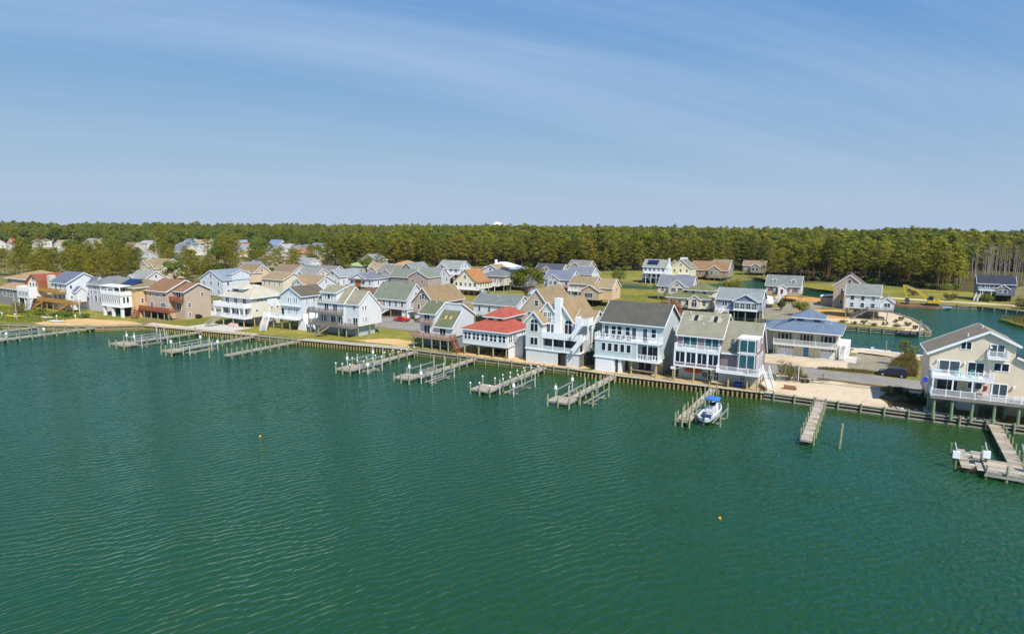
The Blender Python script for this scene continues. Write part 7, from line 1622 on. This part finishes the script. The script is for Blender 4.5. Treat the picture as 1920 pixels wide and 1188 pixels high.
# ---- kayaks, small craft, tubs
def kayak(name, label, x, y, z, L, W, m, rz=0, rx=0, cat='kayak', hatch=True):
    t = thing(name, label, cat, (x, y, z), rz); t.rotation_euler = (rx, 0, rz)
    rings = []
    for i in range(11):
        f_ = i / 10; w_ = max(.02, W / 2 * math.sin(math.pi * f_) ** .6); zc = .12 * (2 * f_ - 1) ** 2
        rings.append([(f_ * L - L / 2, w_ * math.cos(a_), zc + .16 + .16 * math.sin(a_) * (.4 + .6 * w_ / (W / 2))) for a_ in [k * math.pi / 4 for k in range(8)]])
    link('hull', MB().loft(rings).mesh('hull', m, smooth=True), t)
    if hatch: link('cockpit', MB().lathe([(.01, 0), (.3, 0), (.36, .05)], 10, (0, 0, .3)).mesh('cockpit', BLACK), t)
kayak('yellow_kayak', 'bright yellow kayak lying on the grass at the left', -222, 88.6, GZ + .1, 5.6, 1.0, paint(250, 214, 20, .4), R(20)); kayak('red_kayak', 'orange red kayak hung on the wall under the mauve house', -29.0, 118.35, GZ + 1.75, 3.5, .9, paint(206, 76, 44, .4), 0, R(90)); kayak('white_canoe', 'overturned white boat on the beach at the left', -200.5, 90.5, GZ + .12, 5.4, 1.9, HULLW, R(18), 0, 'boat', False); kayak('white_dinghy', 'slim white dinghy on the grass behind the yellow kayak', -211, 92.5, GZ + .1, 4.6, 1.1, HULLW, R(14), 0, 'boat', False)
t = thing('wall_ring', 'black tyre ring hung on the wall under the mauve house', 'ring', (-27.0, 118.45, GZ + 1.1)); mb = MB(); 
for i in range(12): a0, a1 = i * math.pi / 6, (i + 1) * math.pi / 6; mb.beam((.33 * math.cos(a0), 0, .33 * math.sin(a0)), (.33 * math.cos(a1), 0, .33 * math.sin(a1)), .16, .16)
link('tyre', mb.mesh('tyre', BLACK), t)
t = thing('blue_tub', 'blue plastic tub on the wooden walk under the mauve house', 'tub', (-20.6, 116.8, GZ + .1)); link('tub', MB().lathe([(.55, 0), (.75, .1), (.85, .7), (.9, .75), (.8, .75), (.7, .3), (.1, .28)], 14).mesh('tub', paint(30, 90, 170)), t)
t = thing('post_light', 'white dock light on a post left of the mauve house', 'light', (-31.9, 114.7, GZ)); link('post', MB().cyl((0, 0, 0), (0, 0, 2.4), .14, .13, 8).mesh('post', TREATED), t); link('light_box', MB().box(-.4, -.2, 2.4, .4, .2, 2.8).mesh('light_box', WHITE), t); link('flag_pole', MB().cyl((.2, 0, 2.3), (2.2, .2, 3.2), .04, .03, 6).mesh('flag_pole', WHITE), t)
t = thing('antenna_pole', 'thin tall pole in front of the mauve house glass bay', 'pole', (-16.6, 114.4, GZ)); link('pole', MB().cyl((0, 0, 0), (0, 0, 6.5), .05, .03, 6).mesh('pole', DARKGREY), t)
t = thing('white_tank', 'white domed tank on a trailer in front of the cape house', 'tank', (-34.0, 240, GZ)); link('tank', MB().lathe([(1.5, 1.0), (1.75, 1.4), (1.75, 2.6), (1.5, 3.4), (.9, 3.9), (.05, 4.05)], 16).mesh('tank', WHITE), t); link('stand', MB().box(-1.4, -1.4, .5, 1.4, 1.4, 1.0).box(-1.3, -1.3, 0, -.9, 1.3, .5).box(.9, -1.3, 0, 1.3, 1.3, .5).mesh('stand', DARKGREY), t)
t = thing('lifeguard_chair', 'white wooden lifeguard chair on the canal bank', 'tower', (-31.4, 208.4, GZ)); mb = MB()
for sx in (-1, 1):
    for sy in (-1, 1): mb.beam((sx * .75, sy * .75, 0), (sx * .5, sy * .5, 2.3), .12, .12)
    mb.beam((-.7, sx * .72, .6), (.7, sx * .72, .6), .08, .1); mb.beam((-.6, sx * .6, 1.4), (.6, sx * .6, 1.4), .08, .1)
link('legs', mb.mesh('legs', WHITE), t); link('seat_box', MB().box(-.65, -.65, 2.3, .65, .65, 2.45).box(-.65, .5, 2.45, .65, .65, 3.6).box(-.65, -.65, 2.45, -.55, .5, 3.0).box(.55, -.65, 2.45, .65, .5, 3.0).mesh('seat_box', WHITE), t)
t = thing('moored_boat', 'dark narrow boat moored at the sandy point', 'boat', (4.6, 203.9, .1), R(-88)); link('hull', MB().loft(loft_hull(5.6, 1.7, .7)).mesh('hull', paint(40, 44, 52)), t); link('seat', MB().box(-.6, 2.2, .4, .6, 2.6, .62).mesh('seat', WEATHER), t)
t = thing('dock_post', 'tall pale post at the tip of the sandy point', 'post', (10.2, 205.0, 0)); link('post', pile_mesh(6.2, .2, GALV), t, (0, 0, -1.5))
t = thing('canal_post', 'greenish post on the near canal bank', 'post', (2.2, 170.2, 0)); link('post', pile_mesh(4.6, .16), t, (0, 0, -1.0))
t = thing('canal_boat', 'white flat boat moored along the near canal bank', 'boat', (-3.2, 171.6, .15), R(-93)); link('hull', MB().loft(loft_hull(6.4, 2.0, .9)).mesh('hull', HULLW), t); link('console', MB().box(-.4, 2.4, .5, .4, 3.0, 1.5).mesh('console', HULLW), t)
t = thing('ladder_rack', 'pale ladder leaning against the stair enclosure of the blue roofed house', 'ladder', (-6.1, 151.2, GZ + .1)); mb = MB(); mb.beam((-.25, 0, 0), (-.25, .9, 2.6), .06, .08); mb.beam((.25, 0, 0), (.25, .9, 2.6), .06, .08)
for i in range(8): mb.beam((-.25, .1 + i * .1, .3 + i * .29), (.25, .1 + i * .1, .3 + i * .29), .04, .04)
link('ladder', mb.mesh('ladder', GALV), t)
t = thing('utility_box', 'green utility box beside the large ochre shrub', 'box', (-16.2, 125.6, GZ + .05)); link('box', MB().box(-.6, -.5, 0, .6, .5, 1.0).mesh('box', paint(90, 120, 100)), t); link('lid', MB().box(-.65, -.55, 1.0, .65, .55, 1.1).mesh('lid', paint(80, 110, 92)), t)
t = thing('trash_bin', 'dark wheeled bin left of the green utility box', 'bin', (-18.2, 126.2, GZ + .05)); link('body', MB().loft([[(-.28, -.3, .1), (.28, -.3, .1), (.28, .3, .1), (-.28, .3, .1)], [(-.36, -.4, 1.05), (.36, -.4, 1.05), (.36, .4, 1.05), (-.36, .4, 1.05)]]).mesh('body', paint(60, 50, 50)), t); link('lid', MB().box(-.38, -.42, 1.05, .38, .42, 1.15).mesh('lid', paint(50, 44, 44)), t)
t = thing('log_pile', 'brown heap of timber near the edge of the sand lot', 'timber', (-12.4, 119.6, GZ + .05)); rnd = random.Random(3)
for i in range(9): link('log', MB().cyl((-.9 + rnd.uniform(-.2, .2), (i % 3) * .28, .14 + (i // 3) * .22), (.8 + rnd.uniform(-.3, .3), (i % 3) * .28 + rnd.uniform(-.15, .15), .14 + (i // 3) * .22), .13, .12, 7).mesh('log', mat('log_wood', C(150, 112, 84), .85, .25)), t)
t = thing('rock_row', 'row of pale riprap stones behind the bulkhead of the beige house', 'stones', (3, 116.0, GZ + .05)); rs2 = np.random.RandomState(4)
st = []
for i in range(3):
    bm = bmesh.new(); bmesh.ops.create_icosphere(bm, subdivisions=1, radius=.3)
    for vv in bm.verts: vv.co *= rs2.uniform(.7, 1.25); vv.co.z *= .6
    me = bpy.data.meshes.new('stone'); bm.to_mesh(me); bm.free(); me.materials.append(mat('pale_stone', C(176, 170, 158), .9, .2)); st.append(me)
for i in range(46): link('stone', st[i % 3], t, (rs2.uniform(0, 14), rs2.uniform(-.35, .45), .1), rs2.uniform(0, 6))
for lab, x, y in (('small orange buoy floating left in the open water', -73.4, 57.0), ('small orange buoy floating right in the open water', -12.4, 64.4)):
    t = thing('buoy', lab, 'buoy', (x, y, -.05), group='orange buoys'); link('float', MB().lathe([(.02, .1), (.12, .18), (.16, .3), (.13, .4), (.05, .46), (.02, .5)], 12).mesh('float', paint(240, 160, 30, .4), smooth=True), t)
# ---- street poles and water tower
def pole(label, x, y, hh, lampy=False):
    t = thing('utility_pole', label, 'pole', (x, y, GZ)); link('pole', MB().cyl((0, 0, 0), (0, 0, hh), .18, .12, 8).mesh('pole', WEATHER), t); link('crossarm', MB().box(-1.1, -.07, hh - 1.0, 1.1, .07, hh - .8).mesh('crossarm', WEATHER), t)
pole('utility pole above the pines at the far left', -520, 250, 19); pole('second utility pole right of the far left pole', -430, 258, 18); pole('slender pole in the garden of the gambrel house', -214.5, 86.4, 6.5)
t = thing('garden_pole', 'tall white flagpole on the beach in front of the grey window wall house', 'pole', (-207, 99.6, GZ)); link('pole', MB().cyl((0, 0, 0), (0, 0, 6), .09, .06, 8).mesh('pole', WHITE), t)
t = thing('water_tower', 'white domed water tower tank rising above the forest horizon', 'water tower', (-697, 1144, GZ - 3.5)); link('tank', MB().lathe([(1.6, 19), (6, 21.5), (9.5, 25), (10, 28), (9, 31), (6, 33.2), (.1, 34.4)], 24).mesh('tank', WHITE, smooth=True), t); link('stem', MB().cyl((0, 0, 0), (0, 0, 20), 2.4, 1.6, 16).mesh('stem', WHITE2), t)
t = thing('bird', 'tiny dark bird flying over the forest at the right', 'bird', (30, 230, 28.6)); link('wings', MB().loft([[(-.8, 0, .18), (-.8, .1, .18), (-.8, .1, .2), (-.8, 0, .2)], [(-.35, -.1, .1), (-.35, .2, .1), (-.35, .2, .14), (-.35, -.1, .14)], [(0, -.12, 0), (0, .25, 0), (0, .25, .06), (0, -.12, .06)], [(.35, -.1, .1), (.35, .2, .1), (.35, .2, .14), (.35, -.1, .14)], [(.8, 0, .18), (.8, .1, .18), (.8, .1, .2), (.8, 0, .2)]]).mesh('wings', BLACK), t); link('body', MB().loft([[(.05 * math.cos(a) * k, y_, .02 + .05 * math.sin(a) * k) for a in [i * math.pi / 3 for i in range(6)]] for y_, k in ((-.35, .3), (-.1, 1.2), (.2, 1.3), (.4, .5))]).mesh('body', BLACK), t)
for i, (x, y, lab) in enumerate([(-224, 86.6, 'leftmost white garden post light'), (-218, 87.4, 'second white garden post light from the left'), (-205, 92.4, 'third white garden post light from the left'), (-201, 95.4, 'rightmost white garden post light')]):
    t = thing('garden_light', lab, 'light', (x, y, GZ), group='garden post lights'); link('post', MB().cyl((0, 0, 0), (0, 0, 1.0), .06, .06, 6).mesh('post', WHITE2), t); link('globe', MB().lathe([(.05, 1.0), (.22, 1.1), (.25, 1.25), (.05, 1.45)], 8).mesh('globe', WHITE), t)

# ---- spring haze over the town
hz = MB(); hz.box(-2600, -700, -3.0, 1000, 2300, 60)
hm = bpy.data.materials.new('haze'); hm.use_nodes = True; ht = hm.node_tree; ht.nodes.clear()
ho = ht.nodes.new('ShaderNodeOutputMaterial'); pv = ht.nodes.new('ShaderNodeVolumePrincipled')
pv.inputs['Color'].default_value = (0.72, 0.84, 1.0, 1); pv.inputs['Density'].default_value = 0.00004; pv.inputs['Anisotropy'].default_value = 0.1
ht.links.new(pv.outputs[0], ho.inputs['Volume'])
ho_ = tag(link('haze', hz.mesh('haze', hm)), 'thin spring haze over the bay and the town', 'haze', kind='stuff')
